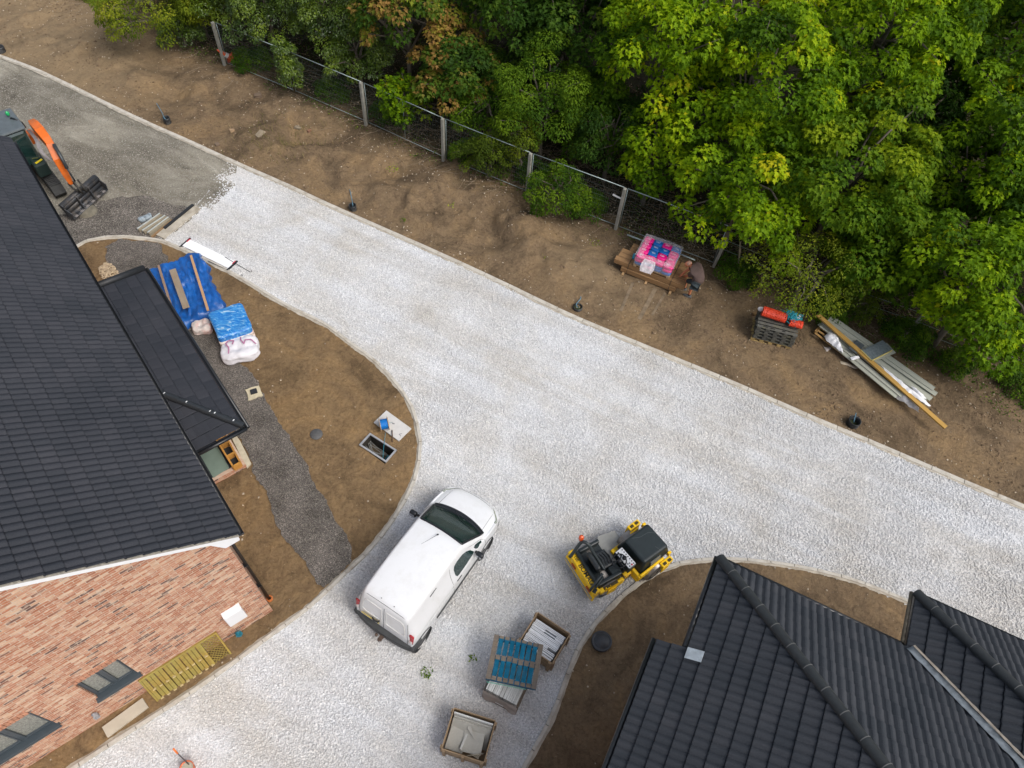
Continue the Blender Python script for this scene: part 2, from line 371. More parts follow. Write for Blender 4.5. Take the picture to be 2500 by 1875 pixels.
# compacted grey stone road base under everything
def base_mat():
    m = bpy.data.materials.new("compacted_stone"); m.use_nodes = True; nt = m.node_tree; b = nt.nodes["Principled BSDF"]; v = coords(nt)
    vs = coords(nt, "Object", (.45, 1.1, 1), (0, 0, R_(30)))
    n1 = tex(nt, "ShaderNodeTexNoise", .9, vs, Detail=7.0, Roughness=.72, Distortion=.5); n2 = tex(nt, "ShaderNodeTexNoise", 30.0, v, Detail=4.0, Roughness=.7)
    n3 = tex(nt, "ShaderNodeTexNoise", .33, v, Detail=3.0)
    c = ramp(nt, n1.outputs[0], [(.3, (.11, .10, .082)), (.45, (.215, .20, .165)), (.58, (.31, .295, .25)), (.72, (.50, .48, .42))])
    c = mix(nt, c, ramp(nt, n3.outputs[0], [(.38, (.62, .6, .58)), (.6, (1.08, 1.06, 1.02))]), .9, 'MULTIPLY')
    c = mix(nt, c, ramp(nt, n2.outputs[0], [(.3, (.6, .6, .6)), (.7, (1.35, 1.35, 1.35))]), .8, 'MULTIPLY')
    nt.links.new(c, b.inputs["Base Color"]); b.inputs["Roughness"].default_value = .95; b.inputs["Specular IOR Level"].default_value = .2
    bp = nt.nodes.new("ShaderNodeBump"); bp.inputs["Strength"].default_value = .7; bp.inputs["Distance"].default_value = .02
    nt.links.new(n2.outputs[0], bp.inputs["Height"]); nt.links.new(bp.outputs[0], b.inputs["Normal"])
    return m
roadpoly = [tuple(p) for p in K1w]+[Vector((24, -9, 0)), Vector((-14, -9, 0))]
M_base = base_mat()
roadP = [(p[0], p[1]) for p in K1w]+[(p[0], p[1]) for p in K3w[::-1]]+[(p[0], p[1]) for p in K2w[::-1]]
mbx = MB(); sheet("road_base", roadP, .0, M_base)
terr_mask_plots = lambda X, Y: inpoly(X, Y, plot1) | inpoly(X, Y, plot2)
# (plots stand above the road base, so the terrain covers it there)
# white gravel surfacing: everything right of the ragged edge
edge = [(579,401),(576,422),(550,433),(562,441),(575,452),(560,470),(543,485),(530,500),(517,514),(498,508),(485,519),(455,548),(425,570),(398,586)]
gp = [P(*e) for e in edge]
def gravel_poly():
    k1 = [p for p in K1w if p.x > gp[0].x+.05]; k2 = [p for p in K2w if p.x > gp[-1].x+.05 or p.y < 13.0]
    core = ragged(gp, .06, .12, 5)[:-12]
    return core, k1, k2
core, k1g, k2g = gravel_poly()
outer = [(p.x, p.y) for p in core]+[(p.x, p.y) for p in k2g]+[(-14, -7.9), (23.8, -7.9)]+[(p.x, p.y) for p in k1g[::-1]]
GP = np.array(outer)
def gravel_mat(nm="gravel", stones=False):
    m = bpy.data.materials.new(nm); m.use_nodes = True; nt = m.node_tree; b = nt.nodes["Principled BSDF"]; v = coords(nt)
    big = tex(nt, "ShaderNodeTexNoise", .45, coords(nt, "Object", (1, 1, 1)), Detail=4.0, Roughness=.6, Distortion=.5)
    if stones:
        isl = nt.nodes.new("ShaderNodeNewGeometry").outputs["Random Per Island"]
        c = ramp(nt, isl, [(0, (.48, .49, .51)), (.10, (.60, .61, .63)), (.45, (.69, .705, .725)), (.85, (.75, .76, .77)), (1, (.84, .84, .84))])
    else:
        vo = tex(nt, "ShaderNodeTexVoronoi", 36.0, v)
        s = nt.nodes.new("ShaderNodeSeparateColor"); nt.links.new(vo.outputs["Color"], s.inputs[0])
        c = ramp(nt, s.outputs[0], [(0, (.42, .43, .44)), (.5, (.57, .58, .595)), (1, (.70, .70, .71))])
    c = mix(nt, c, ramp(nt, big.outputs[0], [(.42, (1, 1, 1)), (.66, (.93, .90, .85))]), .9, 'MULTIPLY')
    trk = tex(nt, "ShaderNodeTexNoise", 1.0, coords(nt, "Object", (.10, 1.3, 1), (0, 0, R_(29))), Detail=3.0)
    c = mix(nt, c, ramp(nt, trk.outputs[0], [(.40, (1, 1, 1)), (.60, (.90, .88, .85)), (.70, (1, 1, 1))]), .9, 'MULTIPLY')
    nt.links.new(c, b.inputs["Base Color"]); b.inputs["Roughness"].default_value = .9; b.inputs["Specular IOR Level"].default_value = .2
    return m
sheet("gravel_bed", outer, .012, gravel_mat("gravel_bed"))
OCT = np.array([(1, 0, 0), (-1, 0, 0), (0, 1, 0), (0, -1, 0), (0, 0, 1), (0, 0, -1)], float)
OF = np.array([(0, 2, 4), (2, 1, 4), (1, 3, 4), (3, 0, 4), (2, 0, 5), (1, 2, 5), (3, 1, 5), (0, 3, 5)])
def stones(name, X, Y, Zb, s0, s1, m, flat=.7, rng=RNG):
    n = len(X); s = rng.uniform(s0, s1, n)**1.0; v = OCT[None]*(1+rng.uniform(-.38, .38, (n, 6, 3)))*s[:, None, None]
    v += rng.uniform(-.16, .16, (n, 6, 3))*s[:, None, None]; v[:, :, 2] *= flat
    a = rng.uniform(0, 6.283, n); b = rng.uniform(-.6, .6, n); ca, sa, cb, sb = np.cos(a)[:, None], np.sin(a)[:, None], np.cos(b)[:, None], np.sin(b)[:, None]
    x, y, z = v[..., 0], v[..., 1], v[..., 2]; y, z = y*cb-z*sb, y*sb+z*cb; x, y = x*ca-y*sa, x*sa+y*ca
    V = np.stack([x+X[:, None], y+Y[:, None], z+Zb[:, None]], -1).reshape(-1, 3)
    F = (OF[None]+6*np.arange(n)[:, None, None]).reshape(-1, 3)
    return npmesh(name, V, F.ravel(), np.full(len(F), 3), m)
n = 640000; X = RNG.uniform(-11, 16, n); Y = RNG.uniform(-.5, 23, n)
k = inpoly(X, Y, GP) & ~terr_mask_plots(X, Y) & (distline(X, Y, arr(K1w)) > .06) & (distline(X, Y, arr(K2w)) > .045+.03*np.sin(X*9)) & (distline(X, Y, arr(K3w)) > .045)
k &= (Y > -.3-0*X) ; X = X[k]; Y = Y[k]
hg = vnoise(X, Y, .7, 21)*.02+vnoise(X, Y, 2.5, 22)*.015
tag(stones("gravel", X, Y, .026+hg+RNG.uniform(-.008, .012, len(X)), 0.012, .026, gravel_mat("gravel_stones", True), flat=.58), kind="stuff")
# stone chippings strip across the front plot
strip = [(256,606),(290,588),(350,592),(388,600),(408,640),(440,720),(500,800),(560,850),(586,893),(603,900),(624,925),(660,994),(689,1034),(715,1077),(744,1131),(780,1200),(820,1265),(848,1316),(862,1372),(815,1418),(790,1438),(754,1392),(726,1356),(700,1316),(675,1269),(653,1225),(617,1131),(600,1100),(500,950),(400,800),(300,680),(262,640)]
sp = ragged(W(strip), .11, .09, 9)
def chip_mat(nm="path_chippings"):
    m = bpy.data.materials.new(nm); m.use_nodes = True; nt = m.node_tree; b = nt.nodes["Principled BSDF"]; v = coords(nt)
    vo = tex(nt, "ShaderNodeTexVoronoi", 58.0, v); s = nt.nodes.new("ShaderNodeSeparateColor"); nt.links.new(vo.outputs["Color"], s.inputs[0])
    c = ramp(nt, s.outputs[0], [(0, (.068, .062, .056)), (.45, (.138, .127, .114)), (.85, (.20, .185, .165)), (1, (.36, .33, .28))])
    n = tex(nt, "ShaderNodeTexNoise", 1.2, v, Detail=5.0, Roughness=.7)
    c = mix(nt, c, ramp(nt, n.outputs[0], [(.36, (.62, .6, .58)), (.64, (1.25, 1.2, 1.2))]), .8, 'MULTIPLY')
    nt.links.new(c, b.inputs["Base Color"]); b.inputs["Roughness"].default_value = .95; b.inputs["Specular IOR Level"].default_value = .15
    bp = nt.nodes.new("ShaderNodeBump"); bp.inputs["Strength"].default_value = .9; bp.inputs["Distance"].default_value = .02
    nt.links.new(vo.outputs["Distance"], bp.inputs["Height"]); nt.links.new(bp.outputs[0], b.inputs["Normal"])
    return m
sheet("path", sp, .058, chip_mat())
def scatter(poly, n, rng=RNG):
    a = np.array([(p[0], p[1]) for p in poly]); x0, y0 = a.min(0); x1, y1 = a.max(0)
    X = rng.uniform(x0, x1, n); Y = rng.uniform(y0, y1, n); k = inpoly(X, Y, a); return X[k], Y[k]
X, Y = scatter(sp, 30000)
tag(stones("chippings", X, Y, np.full(len(X), .062), .006, .017, mat("chipping_stone", (.155, .144, .128), .95, var=.6, scale=25)), kind="stuff")
dkp = ragged(W([(120, 520), (165, 520), (215, 492), (300, 478), (360, 482), (430, 500), (478, 512), (455, 540), (398, 584), (350, 584), (299, 580), (239, 584), (200, 597), (130, 641), (60, 700), (60, 560)]), .16, .2, 4)
mdk = chip_mat("dark_road_chippings"); mdk.node_tree.nodes["Color Ramp"].color_ramp.elements[0].color = (.05, .047, .043, 1)
sheet("road_chippings", dkp, .006, mdk)
# pebbles lying on the soil and the unfinished road
X = RNG.uniform(-22, 22, 60000); Y = RNG.uniform(2, 34, 60000); v_ = inpoly(X, Y, vergeP); fd_ = distline(X, Y, Fw)
keep = (v_ & (RNG.random(60000) < .30) & ((fd_ < 1.5) | (RNG.random(60000) < .35) | (distline(X, Y, arr(K1w)) < .5))) | (terr_mask_plots(X, Y) & (RNG.random(60000) < .06))
X = X[keep]; Y = Y[keep]
tag(stones("pebbles", X, Y, ground_h(X, Y)+.008, .007, .034, mat("pebble", (.42, .35, .26), .9, var=.5, scale=9)), kind="stuff")
X = RNG.uniform(-22, -4, 150000); Y = RNG.uniform(11, 30, 150000); k = ~inpoly(X, Y, vergeP) & ~terr_mask_plots(X, Y) & ~inpoly(X, Y, GP); X = X[k]; Y = Y[k]
tag(stones("road_stones", X, Y, np.full(len(X), .003), .007, .024, mat("road_stone", (.26, .245, .21), .95, var=.75, scale=14), flat=.5), kind="stuff")
nC = 120000; X = RNG.uniform(-22, 20, nC); Y = RNG.uniform(3, 34, nC); k = inpoly(X, Y, vergeP) & (distline(X, Y, arr(K1w)) > .15) & (RNG.random(nC) < np.clip(.25+vnoise(X, Y, .7, 61)*1.6+vnoise(X, Y, 2.0, 62), .03, 1)); X = X[k]; Y = Y[k]; sC = RNG.random(len(X))
M_clod = mat("soil_clod", (.165, .116, .074), 1.0, var=.5, scale=12, spec=.1)
tag(stones("soil_clods", X[sC < .85], Y[sC < .85], ground_h(X[sC < .85], Y[sC < .85])+.006, .012, .038, M_clod), kind="stuff")
tag(stones("soil_lumps", X[sC >= .95], Y[sC >= .95], ground_h(X[sC >= .95], Y[sC >= .95])+.008, .03, .08, M_clod, flat=.45), kind="stuff")
# stray white stones spilling over the gravel's ragged edge
ex = []; 
for a, b in zip(gp[:-1], gp[1:]):
    for _ in range(70): q = a.lerp(b, random.random()); ex.append((q.x+random.gauss(-.12, .16), q.y+random.gauss(0, .12)))
ex = np.array(ex); tag(stones("stray_gravel", ex[:, 0], ex[:, 1], np.full(len(ex), .015), .014, .032, bpy.data.materials["gravel_stones"]), kind="stuff")

# kerbs: laid in short concrete lengths on a rough mortar haunch
M_kerb = mat("kerb_concrete", (.50, .47, .41), .9, var=.12, scale=5, bump=.5, bscale=60, dirt_or_sheen=(.24, .19, .13), dirt_or_sheen_amt=.6)
M_haunch = mat("haunch_mortar", (.44, .40, .33), .95, var=.2, scale=4, bump=.8, bscale=25, dirt_or_sheen=(.2, .16, .11), dirt_or_sheen_amt=.6)
def resample(path, step):
    out = [path[0]]; acc = 0
    for a, b in zip(path[:-1], path[1:]):
        L = (b-a).length; t = step-acc
        while t < L: out.append(a.lerp(b, t/L)); t += step
        acc = (acc+L) % step
    return out
def kerb(path, width, h, seglen, hw, side, name="kerb"):
    rs = resample(path, seglen); mb = MB()
    for a, b in zip(rs[:-1], rs[1:]):
        dd = (b-a).normalized(); z = h+random.uniform(-.004, .004)
        mb.beam(a+dd*.007+Vector((0, 0, z/2-.1)), b-dd*.007+Vector((0, 0, z/2-.1)), width, z+.2)
    o = tag(mb.build(name, M_kerb, bevel=.006), kind="structure")
    fine = resample(path, .12); vs = []
    for i, p in enumerate(fine):
        t = (fine[min(i+1, len(fine)-1)]-fine[max(i-1, 0)]).normalized(); nn = Vector((-t.y, t.x, 0))*side
        wv = hw*(1+.45*noise.noise(Vector((p.x*2.2, p.y*2.2, 4))))+random.uniform(-.012, .012)
        vs += [p+nn*(width/2-.01)+Vector((0, 0, h-.012)), p+nn*(width/2+wv)+Vector((0, 0, .03+.01*noise.noise(p*3)))]
    mb = MB(); mb.add(vs, [(2*i, 2*i+1, 2*i+3, 2*i+2) for i in range(len(fine)-1)]); h_ = mb.build("kerb_haunch", M_haunch, recalc=True); tag(h_, kind="structure")
kerb(K1w, .14, .07, .92, .05, -1)
kerb(K2w, .085, .075, .61, .065, -1)
kerb(K3w, .085, .075, .61, .05, -1)

# ============================================================ ROOFS
def tile_mat():
    m = bpy.data.materials.new("concrete_roof_tile"); m.use_nodes = True; nt = m.node_tree; b = nt.nodes["Principled BSDF"]; v = coords(nt)
    n = tex(nt, "ShaderNodeTexNoise", 90.0, v, Detail=3.0); n2 = tex(nt, "ShaderNodeTexNoise", .8, v, Detail=5.0)
    at = nt.nodes.new("ShaderNodeAttribute"); at.attribute_name = "tint"
    c = ramp(nt, n.outputs[0], [(.35, (.028, .033, .040)), (.7, (.053, .059, .067))])
    c = mix(nt, c, ramp(nt, at.outputs["Fac"], [(0, (.82, .84, .86)), (1, (1.15, 1.1, 1.08))]), 1.0, 'MULTIPLY')
    c = mix(nt, c, ramp(nt, n2.outputs[0], [(.35, (.85, .87, .9)), (.65, (1.12, 1.1, 1.1))]), .9, 'MULTIPLY')
    nt.links.new(c, b.inputs["Base Color"]); b.inputs["Roughness"].default_value = .72; b.inputs["Specular IOR Level"].default_value = .35
    bp = nt.nodes.new("ShaderNodeBump"); bp.inputs["Strength"].default_value = .3; bp.inputs["Distance"].default_value = .004
    nt.links.new(n.outputs[0], bp.inputs["Height"]); nt.links.new(bp.outputs[0], b.inputs["Normal"])
    return m
M_tile = tile_mat()
M_tile1 = tile_mat(); M_tile1.name = "dark_roof_tile"; M_tile1.node_tree.nodes["Color Ramp"].color_ramp.elements[0].color = (.019, .022, .029, 1); M_tile1.node_tree.nodes["Color Ramp"].color_ramp.elements[1].color = (.038, .042, .051, 1)
def roof_face(name, poly, parent, gauge=.31, roll=.036, tile=.30, step=.026, flat=False, mats=None, rpt=2):
    """poly: world points, poly[0]->poly[1] is the eave; real tile profile, cut to the outline"""
    o = Vector(poly[0]); u = (Vector(poly[1])-o).normalized(); n = u.cross(Vector(poly[2])-o)
    for q in poly[3:]:
        if n.length < 1e-6: n = u.cross(Vector(q)-o)
    n.normalize()
    if n.z < 0: n = -n
    v = n.cross(u).normalized()
    if v.z < 0: v = -v
    L = [((Vector(p)-o).dot(u), (Vector(p)-o).dot(v)) for p in poly]
    a0 = min(p[0] for p in L)-.02; a1 = max(p[0] for p in L)+.02; b1 = max(p[1] for p in L)+.05; b0 = min(p[1] for p in L)
    k0 = math.floor(b0/gauge); nr = int(math.ceil(b1/gauge))
    if flat:
        cols = []
        a = math.floor(a0/(tile/2))*(tile/2)
        while a < a1: cols += [a-.004, a+.004, a+tile/4]; a += tile/2
    else:
        na = 6 if rpt == 2 else 12; da = tile/2/na; i0 = math.floor(a0/da); cols = [(i0+i)*da for i in range(int((a1-a0)/da)+3)]
    cols = np.array(cols); V = []; T = []; nc = len(cols); F = []
    rs = np.random.default_rng(5)
    rowsn = 0
    for kk in range(k0, nr):
        jt = rs.uniform(-.0035, .0035, 400); ti = rs.random(400)
        idx = (np.floor(cols/tile+1e-6).astype(int)) % 400
        if flat:
            off = (kk % 2)*tile/2; ph = ((cols-off+tile/2) % tile)-tile/2; base = np.where(np.abs(ph) < .006, -.008, 0.0)
            idx = (np.floor((cols-off)/tile).astype(int)) % 400
        else:
            c_ = .5+.5*np.cos(2*np.pi*cols/(tile/2)); base = roll*c_**.55
            seam = np.abs(((cols+tile*.32) % tile)-tile/2) < da*.5; base = base-.004*seam
        wv = np.zeros(nc) if flat else -.012*(.5-.5*np.cos(2*np.pi*cols/(tile/2)))
        gd = .012 if flat else .022
        for off_b, hb in ((-.004, step-.004), (.010, step), (gauge-.026, .002), (gauge-.010, -gd)):
            bb = kk*gauge+off_b+wv; h = base+hb+jt[idx]*(1 if hb > 0 else .3)
            for q in range(nc): V.append(o+u*float(cols[q])+v*float(bb[q])+n*float(h[q])); T.append(float(ti[idx[q]]))
    rows = 4*(nr-k0)
    for r in range(rows-1):
        for q in range(nc-1): F.append((r*nc+q, r*nc+q+1, (r+1)*nc+q+1, (r+1)*nc+q))
    me = bpy.data.meshes.new(name); me.from_pydata([tuple(p) for p in V], [], F); at = me.attributes.new("tint", 'FLOAT', 'POINT'); at.data.foreach_set("value", T)
    bm = bmesh.new(); bm.from_mesh(me); c = sum((Vector(p) for p in poly), Vector())/len(poly)
    for i in range(len(poly)):
        a = Vector(poly[i]); b = Vector(poly[(i+1) % len(poly)]); d = b-a
        if i == 0:
            a = a-v*.03; 
        pn = d.cross(n).normalized()
        if pn.dot(c-a) > 0: pn = -pn
        if len(poly) < 5 or True: bmesh.ops.bisect_plane(bm, geom=bm.verts[:]+bm.edges[:]+bm.faces[:], plane_co=a, plane_no=pn, clear_outer=True)
    for f in bm.faces:
        if f.normal.dot(n) < 0: f.normal_flip()
    bm.to_mesh(me); bm.free(); me.materials.append(mats or M_tile)
    ob = bpy.data.objects.new(name, me); SC.collection.objects.link(ob); ob.parent = parent
    md = ob.modifiers.new("t", 'SOLIDIFY'); md.thickness = .02; md.offset = -1
    return ob
M_ridge = mat("ridge_tile", (.022, .026, .028), .6, var=.2, scale=12, bump=.3, bscale=90)
M_black = mat("black_plastic", (.012, .014, .017), .35, var=.1)
M_white = mat("white_upvc", (.78, .79, .80), .35, var=.02)
def ridge(name, a, b, parent, r=.12, seg=.45, clips=True, mt=None):
    """overlapping half-round tiles laid along a hip"""
    a = Vector(a); b = Vector(b); d = (b-a).normalized(); L = (b-a).length; s = d.cross(Vector((0, 0, 1))).normalized(); up = s.cross(d); mb = MB(); n = int(L/seg)+1
    for i in range(n):
        p0 = a+d*(i*seg); p1 = a+d*min(L, (i+1)*seg+.03)
        for (q0, q1, rr, mi) in ((p0, p1, r, 0),):
            vs = []; 
            for (p, rad) in ((q0, rr+.006), (q1, rr-.004)):
                for k in range(11):
                    th = math.pi*(k/10*1.12-.06); vs.append(p+s*math.cos(th)*rad+up*(math.sin(th)*rad*.9-.03))
            sm = mb.smooth; mb.smooth = True; mb.mi = 0; mb.add(vs, [(k, k+1, 12+k, 11+k) for k in range(10)]); mb.smooth = False
            mb.add(vs[:11], [tuple(range(11))])
        if clips and i:
            vs = []
            for k in range(11):
                th = math.pi*(.15+k/10*(.25+.45*random.random() if False else .7)); 
                for o in (-.007, .007): vs.append(p0+d*o+s*math.cos(th)*(r+.009)+up*(math.sin(th)*(r+.009)*.9-.028))
            mb.mi = 1; mb.add(vs, [(2*k, 2*k+1, 2*k+3, 2*k+2) for k in range(10)]); mb.mi = 0
    return mb.build(name, [mt or M_ridge, mat("mortar_joint", (.16, .16, .155), .9)], parent)

# ============================================================ BRICK
def brick_mat(nm="brickwork"):
    m = bpy.data.materials.new(nm); m.use_nodes = True; nt = m.node_tree; b = nt.nodes["Principled BSDF"]
    c0 = nt.nodes.new("ShaderNodeTexCoord").outputs["Object"]; s = nt.nodes.new("ShaderNodeSeparateXYZ"); nt.links.new(c0, s.inputs[0])
    ad = nt.nodes.new("ShaderNodeMath"); nt.links.new(s.outputs[0], ad.inputs[0]); nt.links.new(s.outputs[1], ad.inputs[1])
    cb = nt.nodes.new("ShaderNodeCombineXYZ"); nt.links.new(ad.outputs[0], cb.inputs[0]); nt.links.new(s.outputs[2], cb.inputs[1])
    br = nt.nodes.new("ShaderNodeTexBrick"); nt.links.new(cb.outputs[0], br.inputs["Vector"])
    for k, v in (("Scale", 1.0), ("Brick Width", .225), ("Row Height", .075), ("Mortar Size", .006), ("Mortar Smooth", .3), ("Bias", 0.0)): br.inputs[k].default_value = v
    br.inputs["Color1"].default_value = (0, 0, 0, 1); br.inputs["Color2"].default_value = (1, 1, 1, 1); br.inputs["Mortar"].default_value = (.5, .5, .5, 1); br.offset = .5
    n1 = tex(nt, "ShaderNodeTexNoise", 9.0, c0, Detail=6.0, Roughness=.7)
    st = nt.nodes.new("ShaderNodeMapping"); nt.links.new(cb.outputs[0], st.inputs[0]); st.inputs["Scale"].default_value = (5, 16, 1)
    n2 = tex(nt, "ShaderNodeTexNoise", 1.0, st.outputs[0], Detail=5.0, Roughness=.65)
    c = ramp(nt, br.outputs["Color"], [(0, (.13, .075, .065)), (.07, (.17, .09, .07)), (.10, (.33, .125, .07)), (.35, (.43, .175, .095)), (.6, (.46, .21, .13)), (.8, (.52, .29, .18)), (1, (.62, .42, .29))])
    c = mix(nt, c, (.64, .50, .38), ramp(nt, n2.outputs[0], [(.50, (0, 0, 0)), (.64, (.8, .8, .8))]))
    c = mix(nt, c, ramp(nt, n1.outputs[0], [(.3, (.8, .8, .8)), (.7, (1.2, 1.2, 1.2))]), .8, 'MULTIPLY')
    c = mix(nt, c, (.56, .48, .38), br.outputs["Fac"])
    nt.links.new(c, b.inputs["Base Color"]); b.inputs["Roughness"].default_value = .9; b.inputs["Specular IOR Level"].default_value = .2
    bp = nt.nodes.new("ShaderNodeBump"); bp.invert = True; bp.inputs["Strength"].default_value = .8; bp.inputs["Distance"].default_value = .008
    nt.links.new(br.outputs["Fac"], bp.inputs["Height"]); nt.links.new(bp.outputs[0], b.inputs["Normal"])
    return m
M_brick = brick_mat()
M_anth = mat("anthracite_frame", (.045, .058, .068), .4, var=.08)
M_glass = mat("window_glass", (.05, .055, .055), .06, var=.2, spec=.8)

# ============================================================ HOUSE ONE (brick gable, lower left)
A1 = P(667, 1492); B1 = P(67, 1875); HX = (A1-B1).normalized(); HY = Vector((-HX.y, HX.x, 0)); HRZ = math.atan2(HX.y, HX.x)
house = thing("brick_house", "red brick gabled house with dark tiled roof and white bargeboard, on the left", "house", A1, HRZ)
hl = lambda p: (p[0]-A1.x)*HX.x+(p[1]-A1.y)*HX.y
def toL(p): q = Vector(p)-A1; return Vector((q.dot(HX), q.dot(HY), p[2]))
EZ = 4.5; OV = .22; TP = math.tan(R_(38)); HW = 9.4; HL = 14.15
# gable wall with window openings, built as strips in x
mb = MB(); wins = [(-3.72, -2.87, 1.20, 2.32), (-5.75, -4.55, 1.20, 2.32)]
def rz_(x): return min(EZ-.14+(OV-x)*TP, EZ-.14+(OV+HW+x)*TP)-.10
cuts = sorted([0, -HW, -HW/2]+[w_[0] for w_ in wins]+[w_[1] for w_ in wins])
for x0, x1 in zip(cuts[:-1], cuts[1:]):
    wn = next((w_ for w_ in wins if w_[0]-1e-4 <= x0 and x1 <= w_[1]+1e-4), None)
    spans = [(-.3, wn[2]), (wn[3], None)] if wn else [(-.3, None)]
    for z0, z1 in spans:
        za = rz_(x0) if z1 is None else z1; zb = rz_(x1) if z1 is None else z1
        mb.xprism([(x0, z0), (x1, z0), (x1, zb), (x0, za)], 0, .28)
mb.box((-.15, HL/2+.14, 2.03), (.3, HL-.3, 4.66)); mb.box((-HW+.15, HL/2+.14, 2.03), (.3, HL-.3, 4.66))
mb.xprism([(0, -.3), (-HW, -.3), (-HW, rz_(-HW)), (-HW/2, rz_(-HW/2)), (0, rz_(0))], HL-.28, HL)
mb.build("wall", M_brick, house)
for (x0, x1, z0, z1) in wins:
    fr = MB(); yy = .09; fw = .042
    for c, d in [(((x0+x1)/2, yy, z1-fw/2), (x1-x0, .07, fw)), (((x0+x1)/2, yy, z0+fw/2), (x1-x0, .07, fw)), ((x0+fw/2, yy, (z0+z1)/2), (fw, .068, z1-z0-2*fw)), ((x1-fw/2, yy, (z0+z1)/2), (fw, .068, z1-z0-2*fw)), (((x0+x1)/2, yy, (z0+z1)/2), (.07, .068, z1-z0-2*fw))]: fr.box(c, d)
    xm = (x0+x1)/2
    for a, b in ((x0+fw, xm-.035), (xm+.035, x1-fw)):
        for c, d in [(((a+b)/2, yy-.012, z1-fw-.025), (b-a, .06, .036)), (((a+b)/2, yy-.012, z0+fw+.025), (b-a, .06, .036)), ((a+.015, yy-.012, (z0+z1)/2), (.030, .058, z1-z0-2*fw-.1)), ((b-.015, yy-.012, (z0+z1)/2), (.030, .058, z1-z0-2*fw-.1))]: fr.box(c, d)
    f = fr.build("window", M_anth, house, bevel=.004)
    for a, b in ((x0+fw+.025, xm-.06), (xm+.06, x1-fw-.025)):
        MB().box(((a+b)/2, yy+.008, (z0+z1)/2), (b-a+.01, .012, z1-z0-2*fw-.08)).build("pane", mat("obscure_glass", (.23, .23, .20), .16, var=.5, scale=22, bump=.9, bscale=34, spec=.7), f)
    sl = MB(); sl.bbox((xm, .015, z0-.02), (x1-x0+.08, .19, .045), .008); sl.box((xm, -.08, z0-.05), (x1-x0+.10, .02, .07)); sl.build("sill", M_anth, f)
    mbh = MB(); k = int((x1-x0)/.078)   # soldier course over the opening
    for i in range(k): mbh.box((x0+.04+i*.078*(x1-x0-.02)/(k*.078), -.004, z1+.11), (.066, .02, .205))
    mbh.build("soldier_course", mat("soldier_brick", (.42, .20, .12), .9, var=.45, scale=8), house)
# bargeboard, soffit, box end, gutter, downpipe, meter box
for sgn in (1, -1):
    mbb = MB()
    def rx(x): return x if sgn > 0 else -HW-x
    xa, xb = OV+.02, -HW/2
    za = EZ-.05; zb = EZ-.05+(OV+HW/2)*TP
    mbb.xprism([(rx(xa), za-.19), (rx(xb), zb-.19), (rx(xb), zb-.02), (rx(xa), za-.02)], -.075, -.055)
    mbb.xprism([(rx(xa-.12), za-.19+.12*TP), (rx(xb), zb-.19), (rx(xb), zb-.172), (rx(xa-.12), za-.172+.12*TP)], -.054, .0)
    mbb.xprism([(rx(OV+.01), EZ-.27), (rx(-.06), EZ-.27), (rx(-.26), EZ-.05+.26*TP+.0), (rx(OV+.01), EZ-.06)], -.074, -.028)
    mbb.build("bargeboard", M_white, house)
MB().box((OV/2, HL/2, EZ-.26), (OV, HL+.1, .02)).box((OV+.005, HL/2, EZ-.17), (.018, HL+.1, .19)).build("soffit", M_white, house)
g = MB(); prof = [(math.cos(R_(a))*.06, math.sin(R_(a))*.055) for a in range(180, 361, 20)]
vs = []
for y_ in (-.07, HL+.05):
    for (a, b) in prof: vs.append((OV+.085+a, y_, EZ-.075+b))
    for (a, b) in prof[::-1]: vs.append((OV+.085+a*.93, y_, EZ-.073+b*.93))
n = len(prof)*2; g.smooth = True; g.add(vs, [(k, (k+1) % n, n+(k+1) % n, n+k) for k in range(n)]+[tuple(range(n))]); g.smooth = False
g.box((OV+.085, -.072, EZ-.10), (.12, .006, .06)); g.build("gutter", M_black, house)
dp = MB(); dp.tube([(OV+.085, .28, EZ-.13), (OV+.085, .28, EZ-.24), (.06, .30, EZ-.55), (.06, .30, .12)], .036, 12)
for z in (3.7, 2.4, 1.1): dp.box((.04, .30, z), (.085, .11, .03))
o = dp.build("downpipe", M_black, house); MB().lathe([(.075, -.02), (.08, .06), (.05, .07), (.045, .0)], Matrix.Translation((.07, .3, .05)), 16).build("drain_collar", mat("terracotta_plastic", (.45, .13, .03), .6), house)
mbx = MB(); mbx.bbox((-.70, -.07, 1.22), (.42, .15, .62), .012); mbx.box((-.70, -.15, 1.22), (.36, .012, .54)); mbx.build("meter_box", M_white, house)
# small vent cowl on the wall
MB().lathe([(.0, .0), (.05, .0), (.055, .02), (.04, .05), (.0, .055)], Matrix.Translation((-4.05, -.01, .62)) @ Matrix.Rotation(R_(90), 4, 'X'), 16).build("vent_cowl", mat("galvanised", (.42, .44, .46), .4, metal=.7, var=.2, scale=12), house)
# main roof: both slopes; near edge of the tiles over the gable
def hp(x, y, z): return Vector((x, y, z))
rT = EZ+(OV+HW/2)*TP; e0y, e1y = -.10, HL+.12
r1 = roof_face("roof_tiles", [hp(OV+.05, e0y, EZ-.04), hp(OV+.05, e1y, EZ-.04), hp(-HW/2, e1y, rT), hp(-HW/2, e0y, rT)], house, mats=M_tile1)
r2 = roof_face("roof_tiles", [hp(-HW-OV, e1y, EZ-.04), hp(-HW-OV, e0y, EZ-.04), hp(-HW/2, e0y, rT), hp(-HW/2, e1y, rT)], house, mats=M_tile1)
for sgn in (1, -1):
    c_ = MB(); xa, xb = (OV+.04, -HW/2) if sgn > 0 else (-HW-OV-.04, -HW/2)
    c_.xprism([(xa, EZ-.065), (xb, rT-.03), (xb, rT-.075), (xa, EZ-.11)], e0y+.01, e0y+.16); c_.build("verge_mortar", mat("verge_mortar", (.30, .28, .24), .9, var=.3, scale=14, bump=.5), house)
